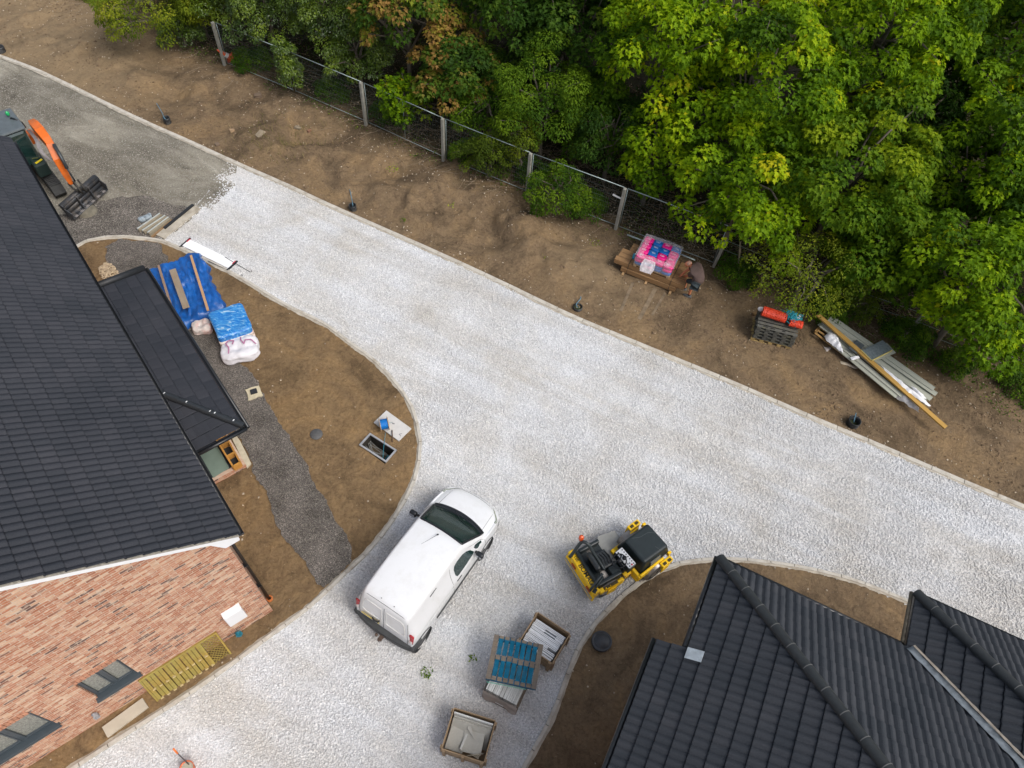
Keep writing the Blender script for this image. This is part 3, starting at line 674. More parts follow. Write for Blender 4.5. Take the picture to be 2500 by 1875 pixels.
ridge("ridge_tiles", (-HW/2, e0y, rT+.04), (-HW/2, e1y, rT+.04), house)
# tile clips / joints catch light: nothing painted. --- lean-to roof with one hip
LZ = 2.45; c1 = toL(P(593, 1040, LZ)); c2 = toL(P(359, 652, LZ)); lx = c1.x; ly0 = c1.y; ly1 = c2.y
LT = math.tan(R_(17))
def onplane(px, py):
    z = LZ
    for _ in range(30): q = toL(P(px, py, z)); z = LZ+(lx-q.x)*LT
    return Vector((q.x, q.y, z))
hpt = onplane(409, 968); hd = hpt-Vector((lx, ly0, LZ)); hip_top = Vector((lx, ly0, LZ))+hd*(lx/-hd.x); far = onplane(257, 691); fdv = far-Vector((lx, ly1, LZ)); far_top = Vector((lx, ly1, LZ))+fdv*(lx/-fdv.x)
M_slate = M_tile1.copy(); M_slate.name = "flat_slate_tile"
def lz(s): return LZ+s*LT
lean1 = roof_face("porch_roof_tiles", [hp(lx, ly0, LZ), hp(lx, ly1, LZ), far_top, hip_top], house, gauge=.30, flat=True, tile=.34, step=.012, mats=M_slate)
lean2 = roof_face("porch_roof_tiles", [hp(0, ly0, LZ), hp(lx, ly0, LZ), hip_top], house, gauge=.30, flat=True, tile=.34, step=.012, mats=M_slate)
pr = ridge("porch_hip_tiles", hp(lx+.02, ly0-.02, LZ+.04), hip_top+Vector((0,0,.06)), house, r=.085, seg=.42, clips=False, mt=mat("dry_hip", (.02, .024, .028), .4, var=.1))
for s in (.12, .40, .47, .82, 1.15):
    q = Vector((lx, ly0, LZ))+hd*(s/-hd.x)+Vector((0, 0, .128)); MB().box(q, (.05, .022, .008), R_(20)).build("hip_clip", mat("clip_steel", (.7, .72, .74), .3), pr)
vt = MB(); a_, b_ = hp(lx+.02, ly1-.02, LZ+.03), far_top+Vector((0,-.02,.03)); vt.tube([a_, b_], .095, 10); vt.build("verge_trim", mat("dry_verge", (.018, .02, .023), .55, var=.2, scale=10), house)
MB().box((lx+.03, (ly0+ly1)/2, LZ-.09), (.03, ly1-ly0+.06, .14)).box((lx/2+.02, ly0-.03, LZ-.09), (lx-.02, .03, .14)).tube([(lx+.09, ly0-.08, LZ-.05), (lx+.09, ly1, LZ-.05)], .045, 8).tube([(lx+.05, ly0-.09, LZ-.055), (0, ly0-.09, LZ-.055)], .045, 8).build("porch_gutter", M_black, house)
MB().box((.55, (5.6+ly1-.2)/2, LZ/2-.1), (1.1, ly1-.2-5.6, LZ+.1)).build("porch_wall", M_brick, house)
# porch floor under construction: brick plinth, slab, timber frame, concrete edge
py0 = toL(P(560, 1166)).y; pxr = toL(P(603, 1140)).x
pl = MB(); pl.box((pxr/2, py0+.06, .05), (pxr, .11, .34)); pl.box((pxr-.055, py0+.12+.75, .05), (.11, 1.5, .34)); pl.build("porch_plinth", M_brick, house)
MB().box((pxr/2-.06, py0+.95, .16), (pxr-.1, 1.65, .10)).build("porch_base", mat("black_membrane", (.02, .025, .03), .5, var=.3), house)
sl = [toL(P(x, y, .22)) for x, y in [(484, 1103), (527, 1083), (560, 1142), (521, 1167)]]
MB().prism([(p.x, p.y) for p in sl], .2, .222).build("porch_slab", mat("screed", (.17, .23, .19), .55, var=.12, scale=3), house)
tf = MB(); c = [toL(P(x, y, .32)) for x, y in [(531, 1078), (553, 1067), (589, 1133), (571, 1143)]]
M_pine = wood("orange_pine", (.55, .27, .055), dark=.7)
for k in range(4): a, b = c[k], c[(k+1) % 4]; tf.beam(a, b, .045 if k % 2 else .05, .22)
for t in (.22, .62): tf.beam(c[0].lerp(c[3], t), c[1].lerp(c[2], t), .045, .2)
tf.build("timber_frame", M_pine, house)
cs = [toL(P(x, y, .03)) for x, y in [(563, 1064), (573, 1057), (588, 1080), (603, 1110), (614, 1133), (604, 1144), (600, 1138)]]
MB().prism([(p.x, p.y) for p in cs], -.1, .075).build("concrete_edge", mat("fresh_concrete", (.50, .45, .33), .95, var=.15, scale=8, bump=.6), house)

# ============================================================ HOUSE TWO (hipped roofs, lower right)
Z2 = 4.5; P0 = P(1758, 1367, Z2); L0 = P(1678, 1586, Z2); R0 = P(2209, 1581, Z2); RX = (R0-P0).normalized(); RY = Vector((-RX.y, RX.x, 0)); T2 = math.tan(R_(33))
h2 = thing("hipped_house", "dark tiled hipped-roof house filling the lower right corner", "house", Vector((P0.x, P0.y, 0)), math.atan2(RX.y, RX.x))
def to2(p): q = Vector(p)-P0; return Vector((q.dot(RX), q.dot(RY)))
ystep = to2(L0).y; xw = to2(R0).x; q0 = to2(P(2243, 1455, Z2)); yw = q0.y; xw = (xw+q0.x)/2
# lower eave of the extension follows the same slope: find how far out it runs
best = 9
for i in range(20, 160):
    a = i/100; p = P(1606, 1564, Z2-a*T2); e = abs(to2(p).x+a)
    if e < best: best = e; ext = a; yext = to2(p).y
print("house2", ystep, xw, yw, ext, yext)
LL = 5.2; YB = -9.0
zt_ = lambda s: Z2+s*T2
roofs = [
 ("roof_tiles", [hp(0, 0, Z2), hp(0, yext, Z2), hp(LL, -9.0, zt_(LL)), hp(LL, -LL, zt_(LL))]),
 ("roof_tiles", [hp(xw, 0, Z2), hp(0, 0, Z2), hp(LL, -LL, zt_(LL)), hp(xw+LL, -LL, zt_(LL))]),
 ("roof_tiles", [hp(xw, yw, Z2), hp(xw, 0, Z2), hp(xw+LL, -LL, zt_(LL)), hp(xw+LL, yw-LL, zt_(LL))]),
 ("roof_tiles", [hp(xw+9, yw, Z2), hp(xw, yw, Z2), hp(xw+LL, yw-LL, zt_(LL)), hp(xw+9, yw-LL, zt_(LL))]),
]
# left slope in two pieces: above the inner eave, and the deeper extension
roof_face("roof_tiles", [hp(0, 0, Z2), hp(0, yext, Z2), hp(LL, yext, zt_(LL)), hp(LL, -LL, zt_(LL))][:4] if False else [hp(0, 0, Z2), hp(0, yext, Z2), hp(-yext, yext, zt_(-yext))], h2, step=.028)
roof_face("roof_tiles", [hp(-ext, yext, Z2-ext*T2), hp(-ext, YB, Z2-ext*T2), hp(LL, YB, zt_(LL)), hp(LL, -LL, zt_(LL)), hp(-yext, yext, zt_(-yext))], h2, step=.028)
for nm, pl_ in roofs[1:]: roof_face(nm, pl_, h2, step=.024)
ridge("hip_tiles", hp(-.03, .03, Z2+.06), hp(LL, -LL, zt_(LL)+.06), h2, r=.098)
ridge("hip_tiles", hp(xw-.03, yw+.03, Z2+.06), hp(xw+LL, yw-LL, zt_(LL)+.06), h2, r=.098)
fs = MB(); fs.box((.0, yext/2, Z2-.10), (.03, -yext, .16)); fs.box((-ext, (yext+YB)/2, Z2-ext*T2-.10), (.03, yext-YB, .16)); fs.box((xw/2, 0, Z2-.1), (xw, .03, .16)); fs.box((xw, yw/2, Z2-.1), (.03, yw, .16)); fs.box((xw+4.5, yw, Z2-.1), (9, .03, .16))
fs.build("fascia", M_black, h2)
gt = MB(); gt.tube([(-.07, .05, Z2-.06), (-.07, yext, Z2-.06)], .05, 8); gt.tube([(-ext-.07, yext+.02, Z2-ext*T2-.06), (-ext-.07, YB, Z2-ext*T2-.06)], .05, 8); gt.tube([(0, .07, Z2-.07), (xw-.1, .07, Z2-.07)], .05, 8); gt.tube([(xw, yw+.07, Z2-.07), (xw+9, yw+.07, Z2-.07)], .05, 8)
gt.build("gutter", M_black, h2)
gw = MB(); gw.tube([(xw-.07, .1, Z2-.07), (xw-.07, yw+.05, Z2-.07)], .04, 8); gw.build("valley_gutter", mat("muddy_gutter", (.10, .085, .06), .7, var=.4, scale=10), h2)
wl = MB(); wl.box((4.4, YB/2-.4, (Z2-.2)/2-.1), (8.0, -YB-1.2, Z2)); wl.box((-ext/2+.6, (yext+YB)/2, (Z2-ext*T2)/2-.3), (1.2, yext-YB-.7, Z2-ext*T2)); wl.box((xw+4.8, (yw-4)/2, (Z2-.2)/2-.1), (8.8, yw+3.2, Z2)); wl.build("wall", M_brick, h2)
MB().box((xw-.14, .05, Z2-.20), (.24, .26, .015)).build("soffit", mat("beige_board", (.42, .36, .26), .8, var=.15), h2)
# lead valley with ragged edges between the two roofs
va = hp(xw, 0, Z2); vb = hp(xw+LL, -LL, zt_(LL)); vd = (vb-va); nseg = 90; vs = []
side = Vector((1, 1, 0)).normalized()
for i in range(nseg+1):
    p = va+vd*(i/nseg); wob = .035*noise.noise(Vector((i*.45, 0, 3)))
    lift = .085
    wl_ = .075+.03*noise.noise(Vector((i*.55, 2, 0)))+(.05 if random.random() < .08 else 0); wr_ = .06+.03*noise.noise(Vector((i*.5, 5, 0)))
    vs += [p-side*wl_+Vector((0, 0, lift+wl_*T2*.55)), p+Vector((0, 0, lift-.012)), p+side*wr_+Vector((0, 0, lift+wr_*T2*.55))]
mv = MB(); mv.smooth = True; mv.add(vs, [(3*i+k, 3*i+k+1, 3*i+k+4, 3*i+k+3) for i in range(nseg) for k in (0, 1)])
mv.build("valley_lead", mat("lead_valley", (.24, .27, .29), .6, metal=.2, var=.35, scale=9, bump=.6, bscale=20), h2, thick=.006)
vs2 = []
for i in range(nseg+1):
    p = va+vd*(i/nseg); w2 = .02+.012*noise.noise(Vector((i*.9, 2, 9)))
    b = p+side*(.075); vs2 += [b-side*w2+Vector((0, 0, .135)), b+side*w2+Vector((0, 0, .145))]
MB().add(vs2, [(2*i, 2*i+1, 2*i+3, 2*i+2) for i in range(nseg)]).build("valley_mortar", mat("pale_mortar", (.36, .31, .25), .9, var=.3, scale=12), h2)
fq = [(1677, 1582), (1715, 1592), (1708, 1621), (1672, 1604)]
cc = to2(P(1693, 1602, zt_(.12))); a_ = cc.x
vsf = []
for (dx, dy) in ((-.14, .11), (.13, .11), (.13, -.10), (-.14, -.10)):
    x = cc.x+dx; y = cc.y+dy; vsf.append(hp(x, y, zt_(x)+.088))
MB().add(vsf, [(0, 1, 2, 3)]).build("lead_flashing", mat("lead_flash", (.42, .47, .50), .5, metal=.2, var=.2, scale=10), h2, thick=.006)
for (px, py) in ((2024, 1602), (1743, 1490), (1976, 1565), (2048, 1619)):
    pass

# ============================================================ TREES AND PLANTS
def leaf_mat(nm, stops, rough=.6, trans=.42, spec=.14):
    m = bpy.data.materials.new(nm); m.use_nodes = True; nt = m.node_tree; b = nt.nodes["Principled BSDF"]; out = nt.nodes["Material Output"]
    at = nt.nodes.new("ShaderNodeAttribute"); at.attribute_name = "tint"
    c = ramp(nt, at.outputs["Fac"], stops); nt.links.new(c, b.inputs["Base Color"]); b.inputs["Roughness"].default_value = rough; b.inputs["Specular IOR Level"].default_value = spec
    tr = nt.nodes.new("ShaderNodeBsdfTranslucent"); c2 = mix(nt, c, (1.3, 1.25, .6), 1.0, 'MULTIPLY'); nt.links.new(c2, tr.inputs[0])
    ms = nt.nodes.new("ShaderNodeMixShader"); ms.inputs[0].default_value = trans
    nt.links.new(b.outputs[0], ms.inputs[1]); nt.links.new(tr.outputs[0], ms.inputs[2]); nt.links.new(ms.outputs[0], out.inputs["Surface"]); return m
LM = {
 "bright": leaf_mat("bright_maple_leaf", [(0, (.028, .070, .003)), (.3, (.085, .175, .004)), (.6, (.195, .325, .005)), (.85, (.37, .49, .008)), (1, (.50, .46, .012))]),
 "mid": leaf_mat("green_maple_leaf", [(0, (.022, .060, .004)), (.4, (.070, .150, .006)), (.7, (.145, .24, .008)), (1, (.28, .36, .010))]),
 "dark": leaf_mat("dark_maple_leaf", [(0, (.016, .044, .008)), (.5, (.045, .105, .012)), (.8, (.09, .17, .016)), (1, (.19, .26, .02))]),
 "autumn": leaf_mat("autumn_maple_leaf", [(0, (.03, .07, .01)), (.3, (.06, .13, .012)), (.45, (.11, .17, .015)), (.6, (.24, .17, .04)), (.78, (.34, .19, .06)), (.9, (.36, .30, .05)), (1, (.2, .27, .02))]),
 "ivy": leaf_mat("ivy_leaf", [(0, (.020, .042, .005)), (.5, (.052, .100, .007)), (.8, (.10, .165, .009)), (1, (.18, .25, .015))], .38, .2, .6),
 "hazel": leaf_mat("hazel_leaf", [(0, (.05, .085, .008)), (.4, (.13, .19, .014)), (.75, (.24, .29, .02)), (1, (.38, .37, .03))]),
 "elder": leaf_mat("elder_leaf", [(0, (.020, .055, .005)), (.5, (.065, .14, .008)), (1, (.17, .27, .012))]),
}
M_bark = mat("grey_bark", (.13, .11, .085), .95, var=.35, scale=7, bump=.8, bscale=25, stretch=(1, 1, .3))
LEAF = {
 "maple": (np.array([(0,0,0),(.30,-.10,.05),(.24,.14,.03),(.52,.38,.10),(.22,.46,.03),(0,1.0,-.12),(-.22,.46,.03),(-.52,.38,.10),(-.24,.14,.03),(-.30,-.10,.05)]), [(0,1,2,3,4,5),(0,5,6,7,8,9)]),
 "oval": (np.array([(0,0,0),(.26,.4,.05),(0,1.0,-.08),(-.26,.4,.05)]), [(0,1,2,3)]),
 "spray": (np.array([(0,0,0),(.05,.5,0),(0,1.0,-.1),(-.05,.5,0), (.42,.55,.02),(.02,.2,0), (-.42,.5,.02),(-.02,.2,0),(.3,.85,.0),(.02,.5,0),(-.3,.85,0),(-.02,.5,0)]), [(0,1,2,3),(5,4,1),(7,3,6),(9,8,2),(11,2,10)]),
}
def norm(a): return a/np.maximum(np.linalg.norm(a, axis=-1, keepdims=True), 1e-9)
def leaves(name, pos, nor, tip, size, tint, kind, m, parent):
    v, f = LEAF[kind]; n = len(pos); nor = norm(nor); tip = norm(tip-(tip*nor).sum(-1, keepdims=True)*nor); s = np.cross(nor, tip)
    V = pos[:, None]+size[:, None, None]*(v[None, :, 0:1]*s[:, None]+v[None, :, 1:2]*tip[:, None]+v[None, :, 2:3]*nor[:, None])
    nv = len(v); L = []; S = []
    off = (np.arange(n)*nv)[:, None]
    cols = [np.array(q)[None]+off for q in f]
    loops = np.concatenate(cols, 1).ravel(); sizes = np.tile([len(q) for q in f], n)
    return npmesh(name, V.reshape(-1, 3), loops, sizes, m, parent, attr={"tint": np.repeat(tint, nv)})
def clump_leaves(rng, C, A, rc, per, spread=1.75, flat=.62):
    """C clump centres, A axes, rc radii -> arrays for leaves on shingled domes"""
    n = len(C); k = np.repeat(np.arange(n), per); N = len(k)
    th = np.arccos(1-rng.random(N)*(1-np.cos(spread))); ph = rng.uniform(0, 6.283, N)
    a = A[k]; e1 = norm(np.cross(a, np.array([.31, .57, .12]))); e2 = np.cross(a, e1)
    d = a*np.cos(th)[:, None]*flat+(e1*np.cos(ph)[:, None]+e2*np.sin(ph)[:, None])*np.sin(th)[:, None]
    pos = C[k]+d*(rc[k]*rng.uniform(.72, 1.08, N))[:, None]; dn = norm(d)
    nor = norm(dn*.55+np.array([0, 0, .75])+rng.normal(0, .36, (N, 3))); tip = dn*.8+np.array([0, 0, -.55])+rng.normal(0, .28, (N, 3))
    return k, pos, nor, tip, th
def tree(label, x, y, z0, z1, r, lm, leaf="maple", size=.150, rc=.45, dens=1.0, group=None, cat="tree", name="maple_tree", seed=0, trunk=True, squash=1.0, gap=.16, base=None, lean=(0, 0), per=None, tb=0.0):
    rng = np.random.default_rng(seed+101); gzz = gz(x, y); t = thing(name, label, cat, (x, y, gzz), 0, group); H = (z1-z0)/2; cz = (z0+z1)/2-gzz
    ncl = int(dens*3.7*(r*max(r, H))/(rc*rc)*.9)
    u = rng.random(ncl*3); ph = rng.uniform(0, 6.283, ncl*3); ct = 1-u*1.45; st = np.sqrt(np.maximum(0, 1-ct*ct)); D = np.stack([st*np.cos(ph), st*np.sin(ph), ct], 1)
    rad = rng.uniform(.72, 1.04, len(D)); inner = rng.random(len(D)) < .22; rad[inner] *= rng.uniform(.45, .8, inner.sum())
    nz = np.array([noise.noise(Vector((d[0]*1.6+seed, d[1]*1.6, d[2]*1.6))) for d in D]); rad *= 1+nz*.38
    keep = nz > -.42; D = D[keep]; rad = rad[keep]
    C = D*rad[:, None]*np.array([r, r*squash, H]); C[:, 2] += cz
    # thin out overlapping clumps
    sel = []; 
    for i in range(len(C)):
        if all(np.linalg.norm(C[i]-C[j]) > rc*.78 for j in sel): sel.append(i)
        if len(sel) >= ncl: break
    C = C[sel]; D = D[sel]; C[:, 0] += lean[0]*C[:, 2]; C[:, 1] += lean[1]*C[:, 2]
    A = norm(D*np.array([1, 1, .6])*.55+np.array([0, 0, .75])+rng.normal(0, .12, C.shape)); rcs = rc*rng.uniform(.7, 1.25, len(C))
    if per is None: per = int(5.2*rc*rc*1.3/(size*size*.42))
    pr = np.maximum(6, (per*(rcs/rc)**2*rng.uniform(.75, 1.15, len(C))).astype(int))
    k, pos, nor, tip, th = clump_leaves(rng, C, A, rcs, pr)
    ct_ = rng.normal(.5+tb, .30 if lm == 'autumn' else .18, len(C)); tint = np.clip(ct_[k]+rng.normal(0, .11, len(k))+(1.0-th)*.10, .02, .98)
    leaves("crown", pos, nor, tip, size*rng.uniform(.65, 1.2, len(k)), tint, leaf, LM[lm], t)
    if trunk:
        mb = MB(); tr = .05+.035*r; bx_, by_ = (0, 0) if base is None else (base[0]-x, base[1]-y); top = Vector((lean[0]*cz, lean[1]*cz, cz+H*.45))
        pts = [Vector((bx_, by_, -.15)).lerp(top, q/6)+Vector((rng.normal(0, .06)*q/3, rng.normal(0, .06)*q/3, 0)) for q in range(7)]
        mb.tube(pts, [tr*1.35]+[tr*(1-.8*q/6) for q in range(1, 7)], 9)
        for i in list(range(0, len(C), max(1, len(C)//14))):
            c = Vector(C[i]); q = rng.uniform(.35, .95); p0 = pts[0].lerp(top, q); mid = p0.lerp(c, .55)+Vector((rng.normal(0, .12), rng.normal(0, .12), .1+rng.random()*.2))
            mb.tube([p0, mid, c, c+(c-mid)*.35], [tr*.45*(1.2-q*.6), tr*.26, tr*.12, tr*.05], 6)
        mb.build("trunk", M_bark, t)
    return t
WG = "trees of the wood beyond the fence"
T = [
 # label, x, y, z0, z1, r, mat, kwargs
 ("bright green maple rising behind the fence post nearest the pink pallet, spilling over the mesh", 8.9, 17.75, .8, 4.7, 2.15, "bright", dict(tb=.0)),
 ("tall bright yellow-green maple in the middle of the wood, broad layered crown", 9.6, 20.6, 2.2, 7.4, 2.5, "bright", dict(rc=.5)),
 ("bright yellow-green maple on the left edge of the bright crowns, grey trunks showing beside it", 6.7, 22.6, 2.8, 7.6, 2.2, "bright", dict(tb=.08)),
 ("large bright maple at the top of the wood, left of the dark gap", 13.4, 22.0, 3.0, 8.4, 2.6, "bright", dict(rc=.5)),
 ("mid green maple right of the tall bright one, above the yellow hawthorn", 12.2, 17.9, 1.3, 5.8, 2.3, "mid", dict(tb=.12)),
 ("bright maple at the lower right end of the wood, overhanging the wire fence", 15.2, 13.9, .8, 4.8, 2.2, "bright", dict(tb=-.03)),
 ("loose light green maple by the right edge of the photo, halfway up", 16.9, 18.0, 1.6, 6.4, 2.1, "bright", dict(tb=-.1, dens=.8)),
 ("dark green maple filling the gap below the mid green crown", 13.6, 16.4, .6, 3.6, 1.5, "mid", dict(tb=-.06, rc=.45)),
 ("autumn maple with rusty brown and orange leaves behind the mesh fence", -2.0, 26.0, 2.2, 6.0, 1.9, "autumn", dict(tb=.04, rc=.5, size=.15)),
 ("half turned maple with green and rust leaves just right of the rusty one", -.2, 24.3, .9, 3.8, 1.45, "autumn", dict(tb=-.12, rc=.42, size=.14)),
 ("dark green maple top centre, right of the rusty autumn crown", 2.0, 26.6, 2.4, 7.2, 2.2, "dark", dict(tb=.08, size=.16)),
 ("dark maple behind the small leaved tree, at the edge of the bright crowns", 4.2, 25.2, 2.0, 6.4, 1.9, "dark", dict(tb=0, size=.16)),
 ("small leaved green tree with fresh tips behind the middle fence posts", 2.9, 22.6, .8, 4.6, 1.65, "elder", dict(leaf="oval", size=.10, rc=.4, tb=.16)),
 ("dusky thin tree with brownish leaves in the shade left of the bright maples", 5.3, 21.6, .4, 3.6, 1.3, "dark", dict(leaf="oval", size=.10, rc=.38, tb=.0, dens=.8)),
 ("ivy covered tree left of the rusty maple, dense and dark", -5.0, 27.6, .6, 5.2, 1.55, "ivy", dict(leaf="oval", size=.085, rc=.36, tb=.2)),
 ("ivy covered tree directly behind the ivy wrapped fence post", -7.6, 28.6, .6, 5.0, 1.5, "ivy", dict(leaf="oval", size=.085, rc=.36, tb=.15)),
 ("dark bushy tree above the leftmost fence post, next to the yellow-green hazel", -9.7, 30.2, .5, 4.6, 1.5, "ivy", dict(leaf="oval", size=.09, rc=.38, tb=.25)),
 ("tall green tree at the top edge behind the ivy covered pair", -3.2, 30.5, 2.5, 7.5, 2.1, "mid", dict(size=.15, tb=-.05)),
 ("light leaved tree at the top edge above the rusty maple", .9, 30.4, 2.5, 7.8, 2.3, "mid", dict(size=.16, tb=.05)),
 ("shaded maple at the top edge between the dark maples and the bright ones", 6.0, 28.0, 2.5, 8.0, 2.4, "dark", dict(size=.17, tb=.1)),
 ("bright maple at the top edge behind the tall central crown", 10.6, 26.6, 3.0, 9.0, 2.5, "bright", dict(tb=.05)),
 ("mid green tree in the top right corner with feathery sprays", 18.5, 23.0, 2.5, 8.0, 2.4, "mid", dict(leaf="spray", size=.3, rc=.5, tb=.05, per=60)),
 ("feathery pale ash between the right edge crowns, long narrow leaflets", 18.6, 19.9, 2.0, 6.0, 1.7, "bright", dict(leaf="spray", size=.30, rc=.45, tb=-.05, per=70)),
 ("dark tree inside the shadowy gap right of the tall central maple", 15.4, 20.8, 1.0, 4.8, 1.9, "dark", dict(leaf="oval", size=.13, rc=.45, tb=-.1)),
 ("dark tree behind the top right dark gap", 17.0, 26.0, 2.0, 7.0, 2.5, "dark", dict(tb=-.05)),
 ("bright maple cut by the right edge of the photo, lowest corner of the wood", 19.4, 15.8, 1.0, 5.4, 2.2, "bright", dict(tb=-.05)),
 ("green tree far back beyond the ivy covered trees", -7.6, 34.0, 2.0, 7.5, 2.6, "mid", dict(size=.2, rc=.7, tb=-.1)),
 ("green tree far back above the central crowns", 4.0, 34.0, 3.0, 9.0, 3.0, "dark", dict(size=.22, rc=.8)),
 ("green tree far back above the bright crowns", 12.0, 32.0, 3.0, 9.0, 3.0, "mid", dict(size=.22, rc=.8)),
]
T += [
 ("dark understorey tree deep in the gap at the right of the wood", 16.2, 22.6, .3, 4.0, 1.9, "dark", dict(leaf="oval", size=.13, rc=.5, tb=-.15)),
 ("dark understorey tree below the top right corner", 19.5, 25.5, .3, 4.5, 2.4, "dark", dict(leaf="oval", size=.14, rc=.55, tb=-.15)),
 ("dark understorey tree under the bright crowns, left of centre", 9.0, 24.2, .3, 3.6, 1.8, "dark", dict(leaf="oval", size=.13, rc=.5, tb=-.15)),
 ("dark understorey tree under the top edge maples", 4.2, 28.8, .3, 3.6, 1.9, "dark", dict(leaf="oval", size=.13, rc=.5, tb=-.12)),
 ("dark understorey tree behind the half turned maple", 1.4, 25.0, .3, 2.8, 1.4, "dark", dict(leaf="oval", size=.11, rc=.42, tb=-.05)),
 ("green tree below the right edge crowns, left of the feathery ash", 14.9, 18.6, .5, 4.2, 1.6, "mid", dict(tb=-.05, rc=.45)),
 ("low dark green tree in the gap behind the middle of the mesh fence", 1.0, 23.6, .3, 3.0, 1.2, "elder", dict(leaf="oval", size=.10, rc=.36, tb=.05)),
 ("green undergrowth tree behind the elder bush and post", 4.6, 22.8, .3, 3.6, 1.4, "mid", dict(size=.13, rc=.4, tb=-.1)),
 ("low bright maple branch mass over the fence left of the pallet", 6.6, 20.4, 1.4, 3.8, 1.2, "bright", dict(rc=.45, tb=-.08)),
 ("green tree between the ivy covered pair and the top edge", -6.2, 31.0, 1.0, 6.0, 1.9, "mid", dict(size=.15, tb=-.05)),
 ("ivy clad tree just left of the rusty maple's crown, nearest the fence", -4.0, 26.3, .2, 3.4, 1.1, "ivy", dict(leaf="oval", size=.09, rc=.34, tb=.15)),
 ("green maple between the hawthorn and the lowest bright crown", 13.2, 15.9, .6, 3.6, 1.5, "mid", dict(rc=.42, tb=.0)),
 ("bright maple behind the lowest bright crown at the right edge", 17.6, 16.6, 1.2, 5.4, 2.0, "bright", dict(tb=-.08)),
]
for i, (lab, x, y, z0, z1, r, lm, kw) in enumerate(T):
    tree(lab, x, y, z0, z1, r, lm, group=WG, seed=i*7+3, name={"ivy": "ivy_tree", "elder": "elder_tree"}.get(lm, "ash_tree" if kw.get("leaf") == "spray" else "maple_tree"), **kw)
tree("yellow-green hazel bush overhanging the bare soil at the top left", -12.6, 30.2, .3, 3.4, 2.0, "hazel", leaf="oval", size=.10, rc=.36, seed=400, name="hazel_bush", cat="bush", tb=.05, lean=(.12, -.28))
tree("smaller yellow-green hazel bush right of the overhanging one", -10.8, 30.2, .3, 3.2, 1.2, "hazel", leaf="oval", size=.09, rc=.34, seed=401, name="hazel_bush", cat="bush", tb=-.1)
tree("dark green elder bush in front of the mesh fence, right of the middle post", 3.35, 19.85, .02, 1.9, .95, "elder", leaf="oval", size=.085, rc=.24, seed=402, name="elder_bush", cat="bush", tb=.02, dens=1.1)
tree("olive green bush tangled through the mesh fence left of the middle post", 1.0, 21.75, .05, 2.0, .9, "hazel", leaf="oval", size=.075, rc=.25, seed=403, name="fence_bush", cat="bush", tb=-.3, squash=.5)
tree("yellow-green bush climbing over the mesh fence at the middle post", 2.1, 21.7, 1.2, 2.7, .6, "hazel", leaf="oval", size=.08, rc=.24, seed=404, name="fence_bush", cat="bush", tb=-.15)
tree("yellow-green hawthorn with bare pale branches showing, over the old wooden posts", 10.9, 15.6, .4, 2.7, 1.6, "hazel", leaf="oval", size=.08, rc=.3, seed=405, name="hawthorn", cat="bush", tb=.0, dens=1.0, per=75)
tree("ivy wrapped round the second fence post like a green column", -6.75, 26.45, .0, 2.35, .42, "ivy", leaf="oval", size=.085, rc=.2, seed=406, name="ivy", cat="ivy", tb=.18, dens=1.3, trunk=False)
tree("small bright shrub at the foot of the fence below the half turned maple", -2.1, 24.5, .3, 2.2, .8, "bright", leaf="spray", size=.22, rc=.3, seed=407, name="shrub", cat="bush", tb=-.1, per=40)
tree("low bush at the foot of the wire fence behind the long board pile", 13.0, 15.2, .0, 1.1, .7, "hazel", leaf="oval", size=.07, rc=.2, seed=408, name="shrub", cat="bush", tb=-.25)
tree("dull green bush between the leftmost fence post and the hazel bushes", -11.6, 29.6, .0, 1.6, .9, "ivy", leaf="oval", size=.08, rc=.24, seed=409, name="shrub", cat="bush", tb=-.05)
# tall grass at the top left beyond the soil
def blades(name, X, Y, h0, h1, cols, kind="stuff", lay=.5, wid=.008, rng=RNG):
    n = len(X); h = rng.uniform(h0, h1, n); a = rng.uniform(0, 6.283, n); l = rng.uniform(.1, lay, n)*h; Z = ground_h(X, Y)
    bx_ = np.stack([X, Y, Z], 1); tp = bx_+np.stack([np.cos(a)*l, np.sin(a)*l, h], 1); s = np.stack([-np.sin(a), np.cos(a), 0*a], 1)*wid
    V = np.stack([bx_-s, bx_+s, (bx_+tp)/2+s*.8+np.array([0, 0, .0]), tp, (bx_+tp)/2-s*.8], 1).reshape(-1, 3)
    L = (np.array([0, 1, 2, 3, 4])[None]+5*np.arange(n)[:, None]).ravel()
    return tag(npmesh(name, V, L, np.full(n, 5), cols, attr={"tint": np.repeat(rng.random(n), 5)}), kind=kind)
M_grass = leaf_mat("dry_grass", [(0, (.05, .07, .015)), (.4, (.12, .12, .03)), (.75, (.24, .19, .08)), (1, (.36, .29, .15))], .7, .25)
X = RNG.uniform(-19, -12.3, 26000); Y = RNG.uniform(28, 37, 26000); k = (Y > 32.3+(-15-X)*.35) & (vnoise(X, Y, .8, 33) > -.2); X = X[k]; Y = Y[k]
blades("tall_grass", X, Y, .15, .55, M_grass)
